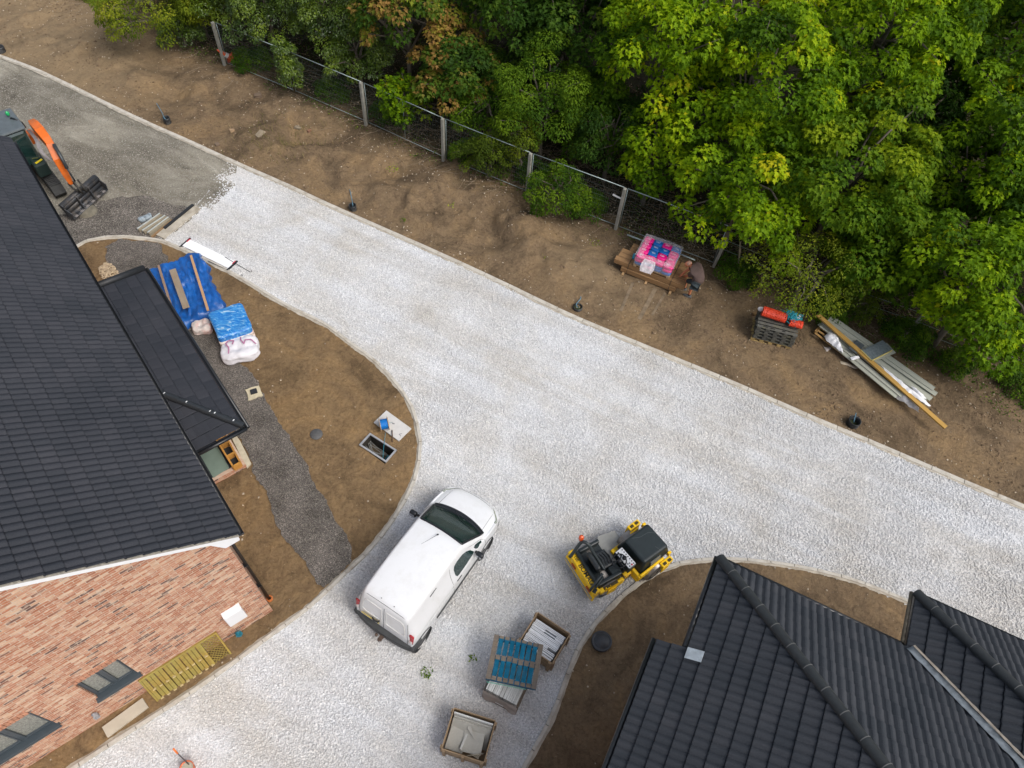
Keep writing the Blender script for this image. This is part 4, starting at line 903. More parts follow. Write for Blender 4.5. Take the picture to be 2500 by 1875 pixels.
# bramble leaves, dead stems and litter on the woodland floor
n = 90000; X = RNG.uniform(-15, 22, n); Y = RNG.uniform(9, 33, n); inw = inpoly(X, Y, fence_up); fdd = distline(X, Y, Fw); nn_ = vnoise(X, Y, .9, 44)+vnoise(X, Y, 2.8, 45)*.6
k = ((inw & (fdd < 6)) | (~inw & (fdd < .35))) & (nn_ > .02) & (X > -12); k |= (~inw) & (fdd < 1.3+.5*np.sin(X*2)) & (X > 10.6) & (nn_ > -.22)
X = X[k]; Y = Y[k]; n = len(X); Zg = ground_h(X, Y)
pos = np.stack([X, Y, Zg+RNG.uniform(.01, .28, n)*(nn_[k]+.5)], 1); nor = np.array([0, 0, 1.])+RNG.normal(0, .4, (n, 3)); tp = RNG.normal(0, 1, (n, 3))
tag(leaves("undergrowth", pos, nor, tp, RNG.uniform(.04, .10, n), np.clip(RNG.normal(.45, .22, n), 0, 1), "oval", LM["elder"], None), kind="stuff")
M_litter = leaf_mat("leaf_litter", [(0, (.05, .03, .015)), (.4, (.12, .07, .03)), (.8, (.25, .15, .06)), (1, (.45, .36, .2))], .8, .1)
n = 26000; X = RNG.uniform(-14, 22, n); Y = RNG.uniform(9, 31, n); inw = inpoly(X, Y, fence_up); fdd = distline(X, Y, Fw); k = (inw & (fdd < 5)) | (~inw & (fdd < RNG.exponential(.45, n))); X = X[k]; Y = Y[k]; n = len(X)
tag(leaves("leaf_litter", np.stack([X, Y, ground_h(X, Y)+.012], 1), np.array([0, 0, 1.])+RNG.normal(0, .3, (n, 3)), RNG.normal(0, 1, (n, 3)), RNG.uniform(.03, .09, n), RNG.random(n), "oval", M_litter, None), kind="stuff")
for i, (x, y, r, h, lab) in enumerate([(12.2, 15.1, .7, .8, "low bramble bush behind the left end of the long board pile"), (14.2, 13.9, .8, .9, "low bramble bush at the leaning post behind the board pile"), (15.7, 13.0, .6, .6, "low bramble bush beneath the lowest bright maple"), (17.4, 12.2, .6, .6, "low bramble bush at the right edge of the photo"), (9.3, 16.7, .6, .7, "low bramble bush between the stooping man and the hawthorn"), (0.2, 22.6, .6, .9, "low bramble bush behind the mesh left of the olive bush"), (4.6, 19.9, .6, .8, "low bramble bush behind the mesh right of the elder bush"), (-8.6, 28.2, .7, .9, "low bramble bush behind the mesh right of the traffic cone"), (-5.2, 26.3, .6, .8, "low bramble bush behind the mesh right of the ivy wrapped post"), (-2.9, 25.1, .6, .7, "low bramble bush behind the mesh near the right end of the long panels"), (2.6, 21.6, .5, .9, "low bramble bush just behind the middle fence post")]):
    tree(lab, x, y, -.05, h, r, "elder", leaf="oval", size=.075, rc=.2, seed=500+i, name="bramble_bush", cat="bush", tb=-.1, trunk=False, group="bramble bushes along the fence")
mb = MB(); mb.smooth = True
for _ in range(2200):
    i = random.random(); q = random.randrange(1, len(FENCE)-3); a = P(*FENCE[q]).lerp(P(*FENCE[q+1]), random.random()); off = random.uniform(-.1, 2.8) if random.random() < .93 else random.uniform(-.8, 0)
    p = Vector((a.x+.55*off, a.y+.835*off, 0)); p.z = gz(p.x, p.y)+.02; d = random.uniform(0, 6.28); L = random.uniform(.3, 1.1)
    up = random.uniform(.0, .5) if off > 0 else .03; e = p+Vector((math.cos(d)*L, math.sin(d)*L, up*L)); m_ = p.lerp(e, .5)+Vector((random.gauss(0, .08), random.gauss(0, .08), .12*up*2))
    mb.tube([p, m_, e], [.006, .005, .003], 3, cap=False)
tag(mb.build("dead_stems", mat("dry_stem", (.26, .20, .14), .9, var=.4, scale=3), recalc=False), kind="stuff")
# small green weeds on the soil and gravel: each a plant of its own
def weed(px, py, r, label, n=26, lm="elder", sz=.07, grp="weeds sprouting on bare ground"):
    p = G(px, py); p.z = max(p.z, .05) if p.z > 0 else .05; p = P(px, py, p.z); t = thing("weed", label, "weed", p, 0, grp); rng = np.random.default_rng(int(px)); a = rng.uniform(0, 6.283, n); rr = r*np.sqrt(rng.random(n))
    pos = np.stack([rr*np.cos(a), rr*np.sin(a), rng.uniform(.01, .07, n)], 1); leaves("foliage", pos, np.array([0, 0, 1.])+rng.normal(0, .35, (n, 3)), pos+rng.normal(0, .1, (n, 3)), rng.uniform(.6, 1.2, n)*sz, np.clip(rng.normal(.6, .2, n), 0, 1), "oval", LM[lm], t)
for (x, y, r, l, n, lm) in [(1041, 1641, .13, "green weed on the gravel nearer the white van's rear", 34, "mid"), (1154, 1609, .08, "small green weed on the gravel beside the blue pallet", 16, "mid"),
    (958, 410, .22, "trailing green weed on the soil heap above the gravel", 40, "bright"), (1101, 500, .12, "pale green seedling on the soil right of the second duct stub", 16, "bright"), (1335, 625, .16, "low weed in the soil hollow left of the timber pile", 26, "hazel"),
    (985, 540, .10, "small weed beside the kerb in mid verge", 14, "elder"), (1452, 593, .2, "straggling yellow weed beside the timber stack's left end", 30, "hazel"), (268, 80, .1, "tiny weed in the top left soil", 12, "hazel")]:
    weed(x, y, r, l, n, lm)

# ============================================================ FENCE
M_conc = mat("post_concrete", (.29, .285, .25), .9, var=.18, scale=6, bump=.4, dirt_or_sheen=(.16, .16, .11), dirt_or_sheen_amt=.6)
M_galv = mat("galvanised_tube", (.32, .39, .39), .45, metal=.35, var=.15, scale=9)
M_wire = mat("fence_wire", (.16, .19, .19), .5, metal=.3)
FP = {k: P(*FENCE[k]) for k in range(len(FENCE))}
fdir = lambda a, b: math.atan2((b-a).y, (b-a).x)
MF = thing("mesh_fence", "galvanised mesh panel fence between concrete posts along the edge of the wood", "fence", Vector((FP[3].x, FP[3].y, 0)))
WF = thing("wire_fence", "slack wire fence on old leaning posts, right of the stooping man", "fence", Vector((FP[8].x, FP[8].y, 0)))
plab = {3: "concrete fence post standing left of the traffic cone", 4: "concrete fence post at the right end of the long mesh panels, under the rusty maple", 5: "concrete fence post below the half turned maple, third from the left", 6: "concrete fence post with yellow-green bush over its top", 7: "clear concrete fence post just left of the timber stack, a steel tube beside it", 8: "short grey concrete post behind the stooping man", 9: "leaning grey post under the yellow hawthorn", 10: "leaning grey post behind the long board pile", 11: "grey fence post at the far lower right under the maple"}
tops = {3: (520, 62), 4: (884, 201), 5: (1078, 289), 7: (1527, 458), 9: (1999, 675), 10: (2245, 779)}
for k, lab in plab.items():
    b = FP[k]; base = Vector((b.x, b.y, gz(b.x, b.y))); h = 1.82 if k < 8 else 1.5
    mb = MB(); lean = Vector((0, 0, h)) if k < 8 else Vector({8: (.12, .08, 1.2), 9: (.35, .22, 1.35), 10: (.42, .28, .95), 11: (.2, .1, 1.2)}[k])
    mb.beam(base-lean*.1, base+lean, .105, .115, up=(math.cos(1.0), math.sin(1.0), 0)); o = mb.build("post", M_conc, bevel=.008); rt = MF if k < 8 else WF; o.parent = rt; o.location = -rt.location
    if k in (8, 9, 10): o.data.materials[0] = mat("old_post", (.25, .235, .20), .95, var=.3, scale=5, bump=.6, stretch=(1, 1, .3))
def panel(a, b, label, h=1.75, mid=True, dense=1.0, z=None):
    off = Vector((.05, .08, 0)); a = Vector((a.x, a.y, gz(a.x, a.y)+.03))+off; b = Vector((b.x, b.y, gz(b.x, b.y)+.03))+off; L = (b-a); mb = MB()
    u = Vector((0, 0, 1)); s = L.normalized()
    mb.tube([s*.06+u*h, L-s*.06+u*h], .016, 8); mb.tube([s*.06+u*.06, L-s*.06+u*.06], .013, 8)
    for q in ((.02, .98) if not mid else (.02, .5, .98)): mb.tube([L*q+u*.02, L*q+u*(h-.01)], .013, 8)
    t = mb.build("panel", M_galv, MF); t.location = a-MF.location; w_ = MB(); LL_ = L.length; n = int(LL_/.075*dense)
    for i in range(1, n): p = L*(i/n); w_.tube([p+u*.08, p+u*(h-.02)], .0020, 3, cap=False)
    for i in range(1, int(h/.2)): z_ = .08+i*.2; w_.tube([u*z_+s*.05, L+u*z_-s*.05], .0024, 3, cap=False)
    w_.build("mesh", M_wire, t, recalc=False)
mid34 = FP[3].lerp(FP[4], .5)
panel(FP[3], mid34, "mesh fence panel behind the traffic cone, leftmost", mid=False)
panel(mid34, FP[4], "mesh fence panel from the ivy wrapped post to the next concrete post", mid=False)
panel(FP[4], FP[5], "mesh fence panel under the half turned maple, with a middle upright")
panel(FP[5], FP[6], "mesh fence panel grown through by the olive bush")
panel(FP[6], FP[7], "mesh fence panel behind the dark elder bush, dense grid", mid=False)
panel(FP[7], FP[8], "mesh fence panel behind the timber stack and the pink pallet", mid=False, dense=.35)
mb = MB()
for h_, o_ in ((1.1, .06), (.7, .08), (.35, .02)):
    for k in range(8, 12): a, b = FP[k], FP[k+1] if k+1 in FP else FP[k]; a = Vector((a.x+.2, a.y+.1, gz(a.x, a.y)+h_)); b = Vector((b.x+.2, b.y+.1, gz(b.x, b.y)+h_)); mb.tube([a, a.lerp(b, .5)+Vector((0, 0, -.05)), b], .005, 4, cap=False)
o = mb.build("wire", M_galv, WF, recalc=False); o.location = -WF.location
q = FP[7]; MB().box((0, 0, 0), (.32, .01, .07)).build("sign_tag", M_white)
st = bpy.data.objects["sign_tag"]; pt = P(1505, 476, 1.5); fl = FP[6].lerp(FP[7], .93); st.location = (fl.x+.03, fl.y-.02, gz(fl.x, fl.y)+1.38); st.rotation_euler = (0, .1, fdir(FP[6], FP[7])); tag(st, "small white tag fixed to the mesh fence left of the clear concrete post", "tag")
# thin stake leaning behind the man
a = G(1801, 678); tag(MB().tube([a, a+Vector((-.18, .5, 1.2))], [.045, .03], 7).build("wooden_stake", mat("old_stake", (.22, .18, .12), .95, var=.3)), "thin old wooden stake leaning beside the grey post behind the man", "stake")
# traffic cone lying behind the fence
cn = thing("traffic_cone", "orange and white traffic cone tipped against the mesh at the leftmost fence panel", "cone", Vector((*P(566, 156)[:2], .28)), 0)
Mx = Matrix.Rotation(R_(-34), 4, 'Y') @ Matrix.Rotation(R_(25), 4, 'X')
MB().lathe([(.14, 0), (.115, .12), (.105, .16)], Mx, 20).lathe([(.085, .30), (.045, .55), (.025, .66), (.0, .67)], Mx, 20).build("cone_body", mat("cone_orange", (.62, .09, .02), .5, var=.15), cn)
MB().lathe([(.105, .16), (.085, .30)], Mx, 20).build("reflective_band", mat("cone_white", (.62, .62, .6), .5), cn)
MB().box((0, 0, -.015), (.34, .34, .035), M=Mx.to_3x3()).build("cone_base", mat("cone_base_m", (.45, .06, .02), .6), cn)

# ============================================================ WHITE VAN
fwp = P(1182, 1350); rwp = P(1030, 1570); vh = (fwp-rwp).normalized(); vl = Vector((-vh.y, vh.x, 0)); VO = (fwp+rwp)/2+vl*.82
van = thing("parked_van", "white panel van with black bumpers parked on the gravel, nose towards the fence", "van", VO+Vector((0, 0, .02)), math.atan2(vh.y, vh.x))
M_vanw = mat("van_paint", (.74, .75, .76), .28, var=.02, scale=2, dirt_or_sheen=(.60, .60, .58), dirt_or_sheen_amt=.5, coat=.4)
M_bump = mat("van_bumper", (.045, .048, .05), .7, var=.25, scale=5)
M_tyre = mat("tyre_rubber", (.022, .022, .023), .85, var=.2)
M_vglass = mat("van_glass", (.012, .035, .032), .04, var=.3, scale=3, spec=.9, coat=.6)
M_seam = mat("panel_seam", (.05, .05, .05), .6)
#       x,   wb,  wr,   zt,   zb
ST = [(2.335,.30,.22,.60,.50),(2.32,.44,.34,.70,.56),(2.27,.58,.46,.78,.62),(2.18,.70,.58,.85,.70),(2.05,.79,.67,.91,.78),(1.85,.835,.73,.97,.85),(1.60,.855,.755,1.03,.92),(1.42,.858,.755,1.085,.96),
      (1.28,.86,.745,1.20,.98),(1.10,.86,.725,1.355,1.0),(.90,.86,.70,1.52,1.0),(.72,.86,.675,1.665,1.0),(.58,.86,.66,1.745,1.0),(.35,.86,.65,1.785,1.0),(0,.86,.65,1.81,1.0),(-.5,.86,.65,1.815,1.0),(-1.0,.858,.645,1.80,1.0),(-1.35,.852,.635,1.775,1.0),(-1.46,.845,.62,1.735,1.0),(-1.51,.838,.60,1.64,.98),(-1.56,.83,.62,1.40,.95),(-1.61,.82,.66,1.12,.90),(-1.65,.81,.70,.90,.80),(-1.68,.80,.72,.66,.58)]
sx = [s[0] for s in ST][::-1]
def stv(x):
    a = np.array(ST)[::-1]; return [float(np.interp(x, a[:, 0], a[:, k])) for k in range(1, 5)]
def prof(x):
    wb, wr, zt, zb = stv(x); lo = min(.22, zt-.2); 
    return [(0, zt), (wr*.5, zt-.010), (wr*.82, zt-.030), (wr, zt-.075), (wr+(wb-wr)*.35, zt-.075-(zt-.075-zb)*.40), (wb-.012, zb+.03), (wb, zb-.10 if zb > .6 else zb*.9), (wb, max(lo+.12, .5) if zb > .62 else (zb+lo)/2), (wb-.02, lo+.1), (wb-.07, lo)]
def topz(x, y):
    p = prof(x); return float(np.interp(abs(y), [q[0] for q in p[:6]], [q[1] for q in p[:6]]))
def sidey(x, z):
    p = prof(x)[3:]; return float(np.interp(z, [q[1] for q in p][::-1], [q[0] for q in p][::-1]))
mb = MB(); rows = []
fine = []
for a, b in zip(ST[:-1], ST[1:]):
    k = max(1, int(abs(a[0]-b[0])/(.03 if .5 < (a[0]+b[0])/2 < 1.55 else .09))); fine += [a[0]+(b[0]-a[0])*i/k for i in range(k)]
fine.append(ST[-1][0])
def sect(x):
    p = [Vector((x, q[0], q[1])) for q in prof(x)]; full = [Vector((v.x, -v.y, v.z)) for v in p[::-1]]+p[1:]; return smooth_path(full, 3)
secs = [sect(x) for x in fine]; n = len(secs[0])
def in_ws(p):
    if p.z < 1.0 or not .62 < p.x < 1.5: return False
    for v in (0, .25, .5, .75, 1): pass
    v = min(1, max(0, (p.x-.665)/.66)); u = p.y/(2*(.595+.125*v))+.5
    v = (p.x-.665-.03*(1-(2*u-1)**2))/(.66+.07*(1-(2*u-1)**2)); return .0 < u < 1. and -.0 < v < 1.02
mb.smooth = True; mb.add([v for s in secs for v in s], [(i*n+k, i*n+k+1, (i+1)*n+k+1, (i+1)*n+k) for i in range(len(secs)-1) for k in range(n-1) if not in_ws((secs[i][k]+secs[i][k+1]+secs[i+1][k+1]+secs[i+1][k])/4)])
mb.smooth = False; mb.add(secs[0], [tuple(range(n))]); mb.add(secs[-1], [tuple(range(n-1, -1, -1))])
mb.build("body", M_vanw, van)
MB().box((.3, 0, .25), (3.6, 1.5, .12)).build("underbody", M_bump, van)
def vpatch(name, fn, nu, nv, m, parent=None, th=0): return MB().grid(fn, nu, nv).build(name, m, parent or van, thick=th)
def ws(u, v):   # windscreen: v 0 top .. 1 bottom
    y = (u-.5)*2*(.595+.125*v); x = .665+(1.325-.665)*v+(.03+.10*v)*(1-(2*u-1)**2); return (x, y, topz(x, y)+.010)
M_wsg = mat("windscreen_glass", (.02, .07, .055), .03, var=.1, spec=.8, coat=.3, alpha=.30)
windscreen = vpatch("windscreen", ws, 21, 13, M_wsg)
def wsf(s):    # black surround
    pass
sur = MB()
def edge(u, v, o=.013): q = ws(u, v); return Vector((q[0], q[1], q[2]+o-.010))
E_ = [edge(i/20, 0) for i in range(21)]+[edge(1, i/10) for i in range(1, 11)]+[edge(1-i/20, 1) for i in range(1, 21)]+[edge(0, 1-i/10) for i in range(1, 10)]
sur.tube(E_, .026, 6, closed=True); 
def scut(u, v):
    y = (u-.5)*2*.735; x = 1.335+.10*v+(.13+.01*v)*(1-(2*u-1)**2); return (x, y, topz(x, y)+.012)
sur.grid(scut, 19, 3); sur.build("windscreen_surround", M_black, windscreen)
wp = MB(); wp.tube([Vector(scut(.62, .6))+Vector((0, 0, .02)), Vector(ws(.45, .86))+Vector((0, 0, .015)), Vector(ws(.16, .80))+Vector((0, 0, .012))], .009, 5); wp.tube([Vector(scut(.30, .6))+Vector((0, 0, .02)), Vector(ws(.70, .92))+Vector((0, 0, .015)), Vector(ws(.9, .86))+Vector((0, 0, .012))], .009, 5); wp.build("wiper", M_black, windscreen)
# things seen through the glass: dashboard and seats are suggested on real surfaces behind it
M_cab = mat("cabin_grey", (.20, .25, .24), .8, var=.2, scale=4); MB().box((.45, 0, .62), (1.7, 1.4, .04)).box((-.1, 0, 1.05), (.04, 1.25, .9)).build("cabin_floor", M_cab, van)
MB().bbox((1.14, 0, .98), (.42, 1.34, .12), .05).build("dashboard", mat("dash_dark", (.035, .045, .045), .6, var=.2), van)
for y in (.36, -.12, -.44):
    MB().bbox((.36, y, .84), (.46, .42 if y > 0 else .30, .14), .05).bbox((.12, y, 1.14), (.12, .42 if y > 0 else .30, .56), .05, M=Matrix.Rotation(R_(-12), 3, 'Y')).bbox((.06, y, 1.48), (.08, .24, .16), .03).build("cab_seat", mat("seat_cloth", (.28, .36, .34), .9, var=.25, scale=9), van)
MB().tube([(.86+.12*math.cos(q*.5236)*.4, -.36+.18*math.sin(q*.5236), 1.08+.16*math.cos(q*.5236)*.8) for q in range(12)], .014, 6, closed=True).build("steering_wheel", M_black, van)
# bonnet shut line
bl = MB(); 
for sgn in (-1, 1): bl.tube([(x, sgn*(.60+.06*((2.2-x)/.8)), topz(x, .60+.06*((2.2-x)/.8))+.001) for x in np.linspace(2.16, 1.40, 12)], .005, 4)
bl.tube([(2.235-.10*(y/.62)**2, y, topz(2.235-.10*(y/.62)**2, y)+.001) for y in np.linspace(-.60, .60, 13)], .006, 4); bl.build("bonnet_seam", M_seam, van)
# roof gutters / ridges
rr = MB()
for sgn in (-1, 1):
    rr.tube([(x, sgn*.575, topz(x, .575)+.004) for x in np.linspace(.56, -1.44, 18)], .008, 4)
rr.build("roof_rib", mat("van_trim_white", (.62, .63, .64), .5), van)
sm = MB(); sm.tube([(-1.468, y, topz(-1.468, y)+.003) for y in np.linspace(-.60, .60, 11)], .007, 4); sm.build("rear_roof_seam", M_seam, van)
MB().box((-1.40, .15, 1.793), (.02, .02, .006)).box((-1.40, -.2, 1.79), (.02, .02, .006)).build("roof_plug", M_seam, van)
ml = MB(); ml.tube([Vector((x, -(sidey(x, .80)+.002), .80-.02*math.sin(x*2))) for x in np.linspace(-1.5, .0, 14)], .006, 4); ml.build("body_crease", mat("van_trim_white", (.62, .63, .64), .5), van)
an = MB(); an.cyl((.52, -.02, 1.79), (.50, -.02, 1.82), .02, 8); an.tube([(.50, -.02, 1.815), (.30, .02, 1.93), (.02, .08, 2.10)], [.006, .004, .003], 5); an.build("aerial", M_black, van)
# side windows, doors, trims
def side(name, pts, sgn, m, off=.006, parent=None):
    V = []; c = (sum(p[0] for p in pts)/len(pts), sum(p[1] for p in pts)/len(pts)); rings = 4; mbs = MB(); n = len(pts); V = [Vector((c[0], sgn*(sidey(*c)+off), c[1]))]
    for r in range(1, rings+1):
        for p in pts: x = c[0]+(p[0]-c[0])*r/rings; z = c[1]+(p[1]-c[1])*r/rings; V.append(Vector((x, sgn*(sidey(x, z)+off), z)))
    F = [(0, 1+i, 1+(i+1) % n) for i in range(n)]+[(1+(r-1)*n+i, 1+(r-1)*n+(i+1) % n, 1+r*n+(i+1) % n, 1+r*n+i) for r in range(1, rings) for i in range(n)]
    mbs.smooth = True; mbs.add(V, F); return mbs.build(name, m, parent or van)
for sgn in (-1, 1):
    side("door_window", [(.14, 1.10), (.10, 1.20), (.12, 1.40), (.17, 1.49), (.30, 1.52), (.52, 1.50), (.66, 1.42), (.78, 1.30), (.86, 1.12), (.80, 1.09), (.5, 1.08), (.22, 1.08)], sgn, M_vglass)
    side("quarter_window", [(.94, 1.12), (.90, 1.22), (.98, 1.235), (1.20, 1.10), (1.18, 1.06), (1.0, 1.07)], sgn, M_vglass)
    ln = MB()
    for path in ([(.02, 1.62), (-.04, 1.3), (-.06, .9), (-.04, .5)], [(.02, 1.62), (.35, 1.64), (.62, 1.55), (.9, 1.33), (1.25, 1.07), (1.32, .8), (1.2, .45)]):
        ln.tube([Vector((x, sgn*(sidey(x, z)+.001), z)) for x, z in [(q.x, q.y) for q in smooth_path([Vector((a, b, 0)) for a, b in path], 4)]], .005, 4)
    ln.build("door_seam", M_seam, van)
    MB().tube([(x, sgn*(sidey(x, .96)+.012), .96) for x in (.08, .14, .22, .26)], .014, 6).build("door_handle", M_black, van)
    MB().box((.25, sgn*.868, .46), (2.05, .02, .10)).build("side_trim", M_bump, van); MB().box((-.62, sgn*.69, 1.60), (.24, .012, .03)).build("roof_mount", M_bump, van)
    # mirror
    mr = MB(); mr.bbox((.86, sgn*.99, 1.12), (.13, .20, .17), .045); mr.tube([(.90, sgn*.84, 1.07), (.88, sgn*.93, 1.08)], .035, 8); m_ = mr.build("wing_mirror", M_black, van); m_.data.polygons.foreach_set("use_smooth", [True]*len(m_.data.polygons))
    MB().box((.788, sgn*.995, 1.125), (.006, .15, .12)).build("mirror_glass", mat("mirror", (.45, .47, .5), .08, metal=.8), m_)
    for wx in (1.345, -1.345):
        w_ = thing_part = MB(); w_.lathe([(.20, -.085), (.27, -.09), (.305, -.06), (.305, .06), (.27, .09), (.20, .085)], Matrix.Translation((wx, sgn*.755, .305)) @ Matrix.Rotation(R_(90), 4, 'X'), 28); wheel = w_.build("wheel", M_tyre, van)
        MB().lathe([(0, .05), (.08, .06), (.10, .05), (.19, .07), (.205, .085)], Matrix.Translation((wx, sgn*.755, .305)) @ Matrix.Rotation(R_(90*(-1 if sgn > 0 else 1)), 4, 'X'), 20).build("hubcap", mat("hubcap_grey", (.10, .10, .105), .6), wheel)
        MB().lathe([(.335, -.06), (.36, .0), (.345, .045)], Matrix.Translation((wx, sgn*.83, .33)) @ Matrix.Rotation(R_(90*(-1 if sgn > 0 else 1)), 4, 'X'), 28).build("wheel_arch", M_black if False else M_bump, van)
    # headlights: pale wraparound lens on the corner
    def hlp(u, v):
        x = 2.20-.36*u; y = (.50+.245*min(1, u*1.4))+(.02+.075*v)*(.4+.6*u); y = min(y, stv(x)[0]-.004); return (x, sgn*y, topz(x, y)+.008)
    vpatch("headlight", hlp, 9, 5, mat("headlamp_lens", (.24, .27, .21), .15, var=.3, scale=14, spec=.8))
    vpatch("tail_light", lambda u, v: (-1.585-.075*v+.004, sgn*(.70+.125*u), 1.12-.34*v), 4, 5, mat("tail_lens", (.42, .015, .025), .25, spec=.7), th=.02)
    vpatch("reversing_light", lambda u, v: (-1.655-.012*v, sgn*(.715+.10*u), .90-.06*v), 3, 3, mat("lamp_clear", (.6, .52, .5), .3), th=.012)
    # rear door panels: raised pressing where a window would be
    def rdx(z): return float(np.interp(z, [.58, .66, .90, 1.12, 1.40, 1.64], [-1.70, -1.682, -1.652, -1.612, -1.562, -1.512]))
    pn = [(y, z) for y, z in ((.07, 1.50), (.07, 1.0), (.12, .96), (.50, .96), (.60, 1.02), (.585, 1.30), (.54, 1.47), (.47, 1.52))]
    o = MB(); o.tube([Vector((rdx(z)-.006, sgn*y, z)) for y, z in pn], .009, 5, closed=True); o.build("door_pressing", mat("van_shadow_white", (.66, .66, .64), .45), van)
for y in (-.69, 0, .69): MB().tube([(rdx(z)-.001, y*(1 if z < 1.3 else .97-.1*(z-1.3)), z) for z in (1.60, 1.4, 1.12, .9, .64)], .0055, 4).build("rear_door_seam", M_seam, van)
hd_ = MB(); hd_.tube([(-1.668, .10, .93), (-1.70, .13, .88), (-1.71, .24, .86), (-1.68, .30, .90)], .018, 6); hd_.build("rear_door_handle", M_black, van)
MB().box((-1.695, .36, .80), (.014, .50, .10), M=Matrix.Rotation(R_(-8), 3, 'Y')).build("number_plate", mat("plate_yellow", (.62, .46, .05), .5), van)
rb = MB()
def bumper(u, v):
    y = (u-.5)*2*.83; a = abs(y)/.83; x = -1.80+.10*a**3; z = .60-.30*v; xx = x+(.06 if v < .08 else 0)-.0*v; return (xx, y, z)
rb.grid(bumper, 17, 6); rb.grid(lambda u, v: (-1.66-.14*v+(.10*abs((u-.5)*2)**3)*v, (u-.5)*2*(.80+.03*v), .612), 17, 3)
for sgn in (-1, 1): rb.box((-1.55, sgn*.835, .46), (.34, .05, .28))
rb.build("rear_bumper", M_bump, van)
fb = MB(); fb.grid(lambda u, v: (2.352-.30*abs((u-.5)*2)**2.4+(-.03*v), (u-.5)*2*.80, .56-.22*v), 17, 4); fb.grid(lambda u, v: (2.29+.062*v-.30*abs((u-.5)*2)**2.4, (u-.5)*2*.80, .575), 17, 2); fb.build("front_bumper", M_bump, van)
tb = MB(); tb.box((-1.84, -.02, .36), (.16, .10, .05)); tb.cyl((-1.93, -.02, .36), (-1.93, -.02, .45), .03, 10); tb.cyl((-1.86, .10, .36), (-1.86, .10, .44), .035, 10); tb.build("tow_ball", mat("rusty_steel", (.09, .06, .045), .8, var=.4, scale=20), van)

# ============================================================ TANDEM ROLLER
a = P(1397, 1389, .9); b = P(1431, 1443, .9); ry = (a-b).normalized(); rx_ = Vector((ry.y, -ry.x, 0)); RZ = math.atan2(rx_.y, rx_.x)
D1 = P(1482, 1455)+ry*.62; D1.z = 0
M_yel = mat("roller_yellow", (.92, .57, .008), .45, var=.08, scale=6, dirt_or_sheen=(.42, .30, .08), dirt_or_sheen_amt=.3, spec=.3); M_dk = mat("roller_dark", (.014, .022, .024), .42, var=.2, scale=5)
M_steel = mat("drum_steel", (.30, .28, .26), .42, metal=.6, var=.25, scale=5, dirt_or_sheen=(.35, .3, .24))
M_pl = mat("roller_plate", (.30, .30, .28), .6, var=.12)
ro = thing("tandem_roller", "yellow and black ride-on tandem roller with folded roll bar on the gravel", "road roller", D1+Vector((0, 0, .03)), RZ)
def drum(cx, cy, rz, lab=None):
    M = Matrix.Translation((cx, cy, .36)) @ Matrix.Rotation(rz, 4, 'Z') @ Matrix.Rotation(R_(90), 4, 'X')
    d_ = MB().lathe([(.0, -.6), (.26, -.6), (.34, -.598), (.358, -.58), (.358, .58), (.34, .598), (.26, .6), (.0, .6)], M, 36).build("drum", M_steel, ro)
    MB().lathe([(.31, -.607), (.08, -.59), (.0, -.62)], M, 24).lathe([(.31, .607), (.08, .59), (.0, .62)], M, 24).build("drum_hub", mat("hub_dark", (.03, .035, .04), .6), d_); return d_
drum(0, 0, 0)
f1 = MB()
f1.box((-.43, 0, .66), (.16, 1.22, .30)); f1.box((-.50, 0, .42), (.06, 1.24, .26)); f1.box((.05, -.62, .70), (.5, .05, .24))
for sgn in (-1,):
    f1.box((.18, sgn*.60, .62), (.36, .10, .20)); f1.box((.0, sgn*.665, .52), (.26, .03, .30)); f1.box((-.3, sgn*.60, .72), (.12, .12, .14))
f1.build("rear_frame", M_yel, ro, bevel=.015)
f3 = MB(); f3.box((.62, -.44, .62), (.38, .22, .05)); f3.box((.62, -.55, .50), (.30, .03, .22)); f3.build("step", M_yel, ro, bevel=.01)
for y0 in (-.62,):
    MB().box((.05, y0+.01, .826), (.2, .07, .012)).box((-.12, y0+.01, .826), (.10, .06, .012)).build("lashing_slot", mat("slot_dark", (.05, .035, .01), .8), ro)
t_ = MB()      # operator's tub
t_.box((-.06, 0, .60), (.76, .98, .22)); t_.box((-.34, 0, .80), (.09, 1.0, .22)); t_.box((.0, .47, .80), (.60, .10, .24)); t_.box((.0, -.47, .80), (.68, .10, .22)); t_.box((.24, -.36, .80), (.26, .28, .16))
t_.build("operator_tub", M_dk, ro, bevel=.03)
s_ = MB(); s_.bbox((.10, .02, .80), (.46, .46, .12), .05); s_.bbox((-.15, .02, .98), (.13, .50, .44), .055, M=Matrix.Rotation(R_(-16), 3, 'Y'))
for k in range(5): s_.tube([(-.02+k*.075, -.13, .866), (.02+k*.075, 0.02, .872), (-.02+k*.075, .17, .866)], .014, 6)
s_.build("seat", mat("seat_vinyl", (.025, .03, .032), .45, var=.2), ro)
dk = MB(); dk.prism([(.40, -.52), (.74, -.50), (.92, -.16), (1.02, .12), (.98, .62), (.50, .70), (.40, .5)], .40, .44); dk.build("foot_deck", M_pl, ro)
tx = text_mesh("lettering", "BOMAG", .165, .003, mat("sticker_black", (.012, .012, .012), .5), ro, (-.432, -.10, .8135), (0, 0, R_(-90)))
tx2 = text_mesh("lettering", "120", .10, .002, MATS["sticker_black"], ro, (-.432, .36, .8135), (0, 0, R_(-90)))
for y0 in (.50, -.54):
    MB().cyl((-.44, y0, .80), (-.44, y0, .83), .035, 12).box((-.47, y0-.02, .825), (.10, .05, .02), R_(35)).build("latch", M_black, ro)
for y0 in (.28, -.38): MB().box((-.52, y0, .60), (.05, .16, .07)).build("rear_lamp", mat("amber_red", (.35, .05, .02), .4), ro)
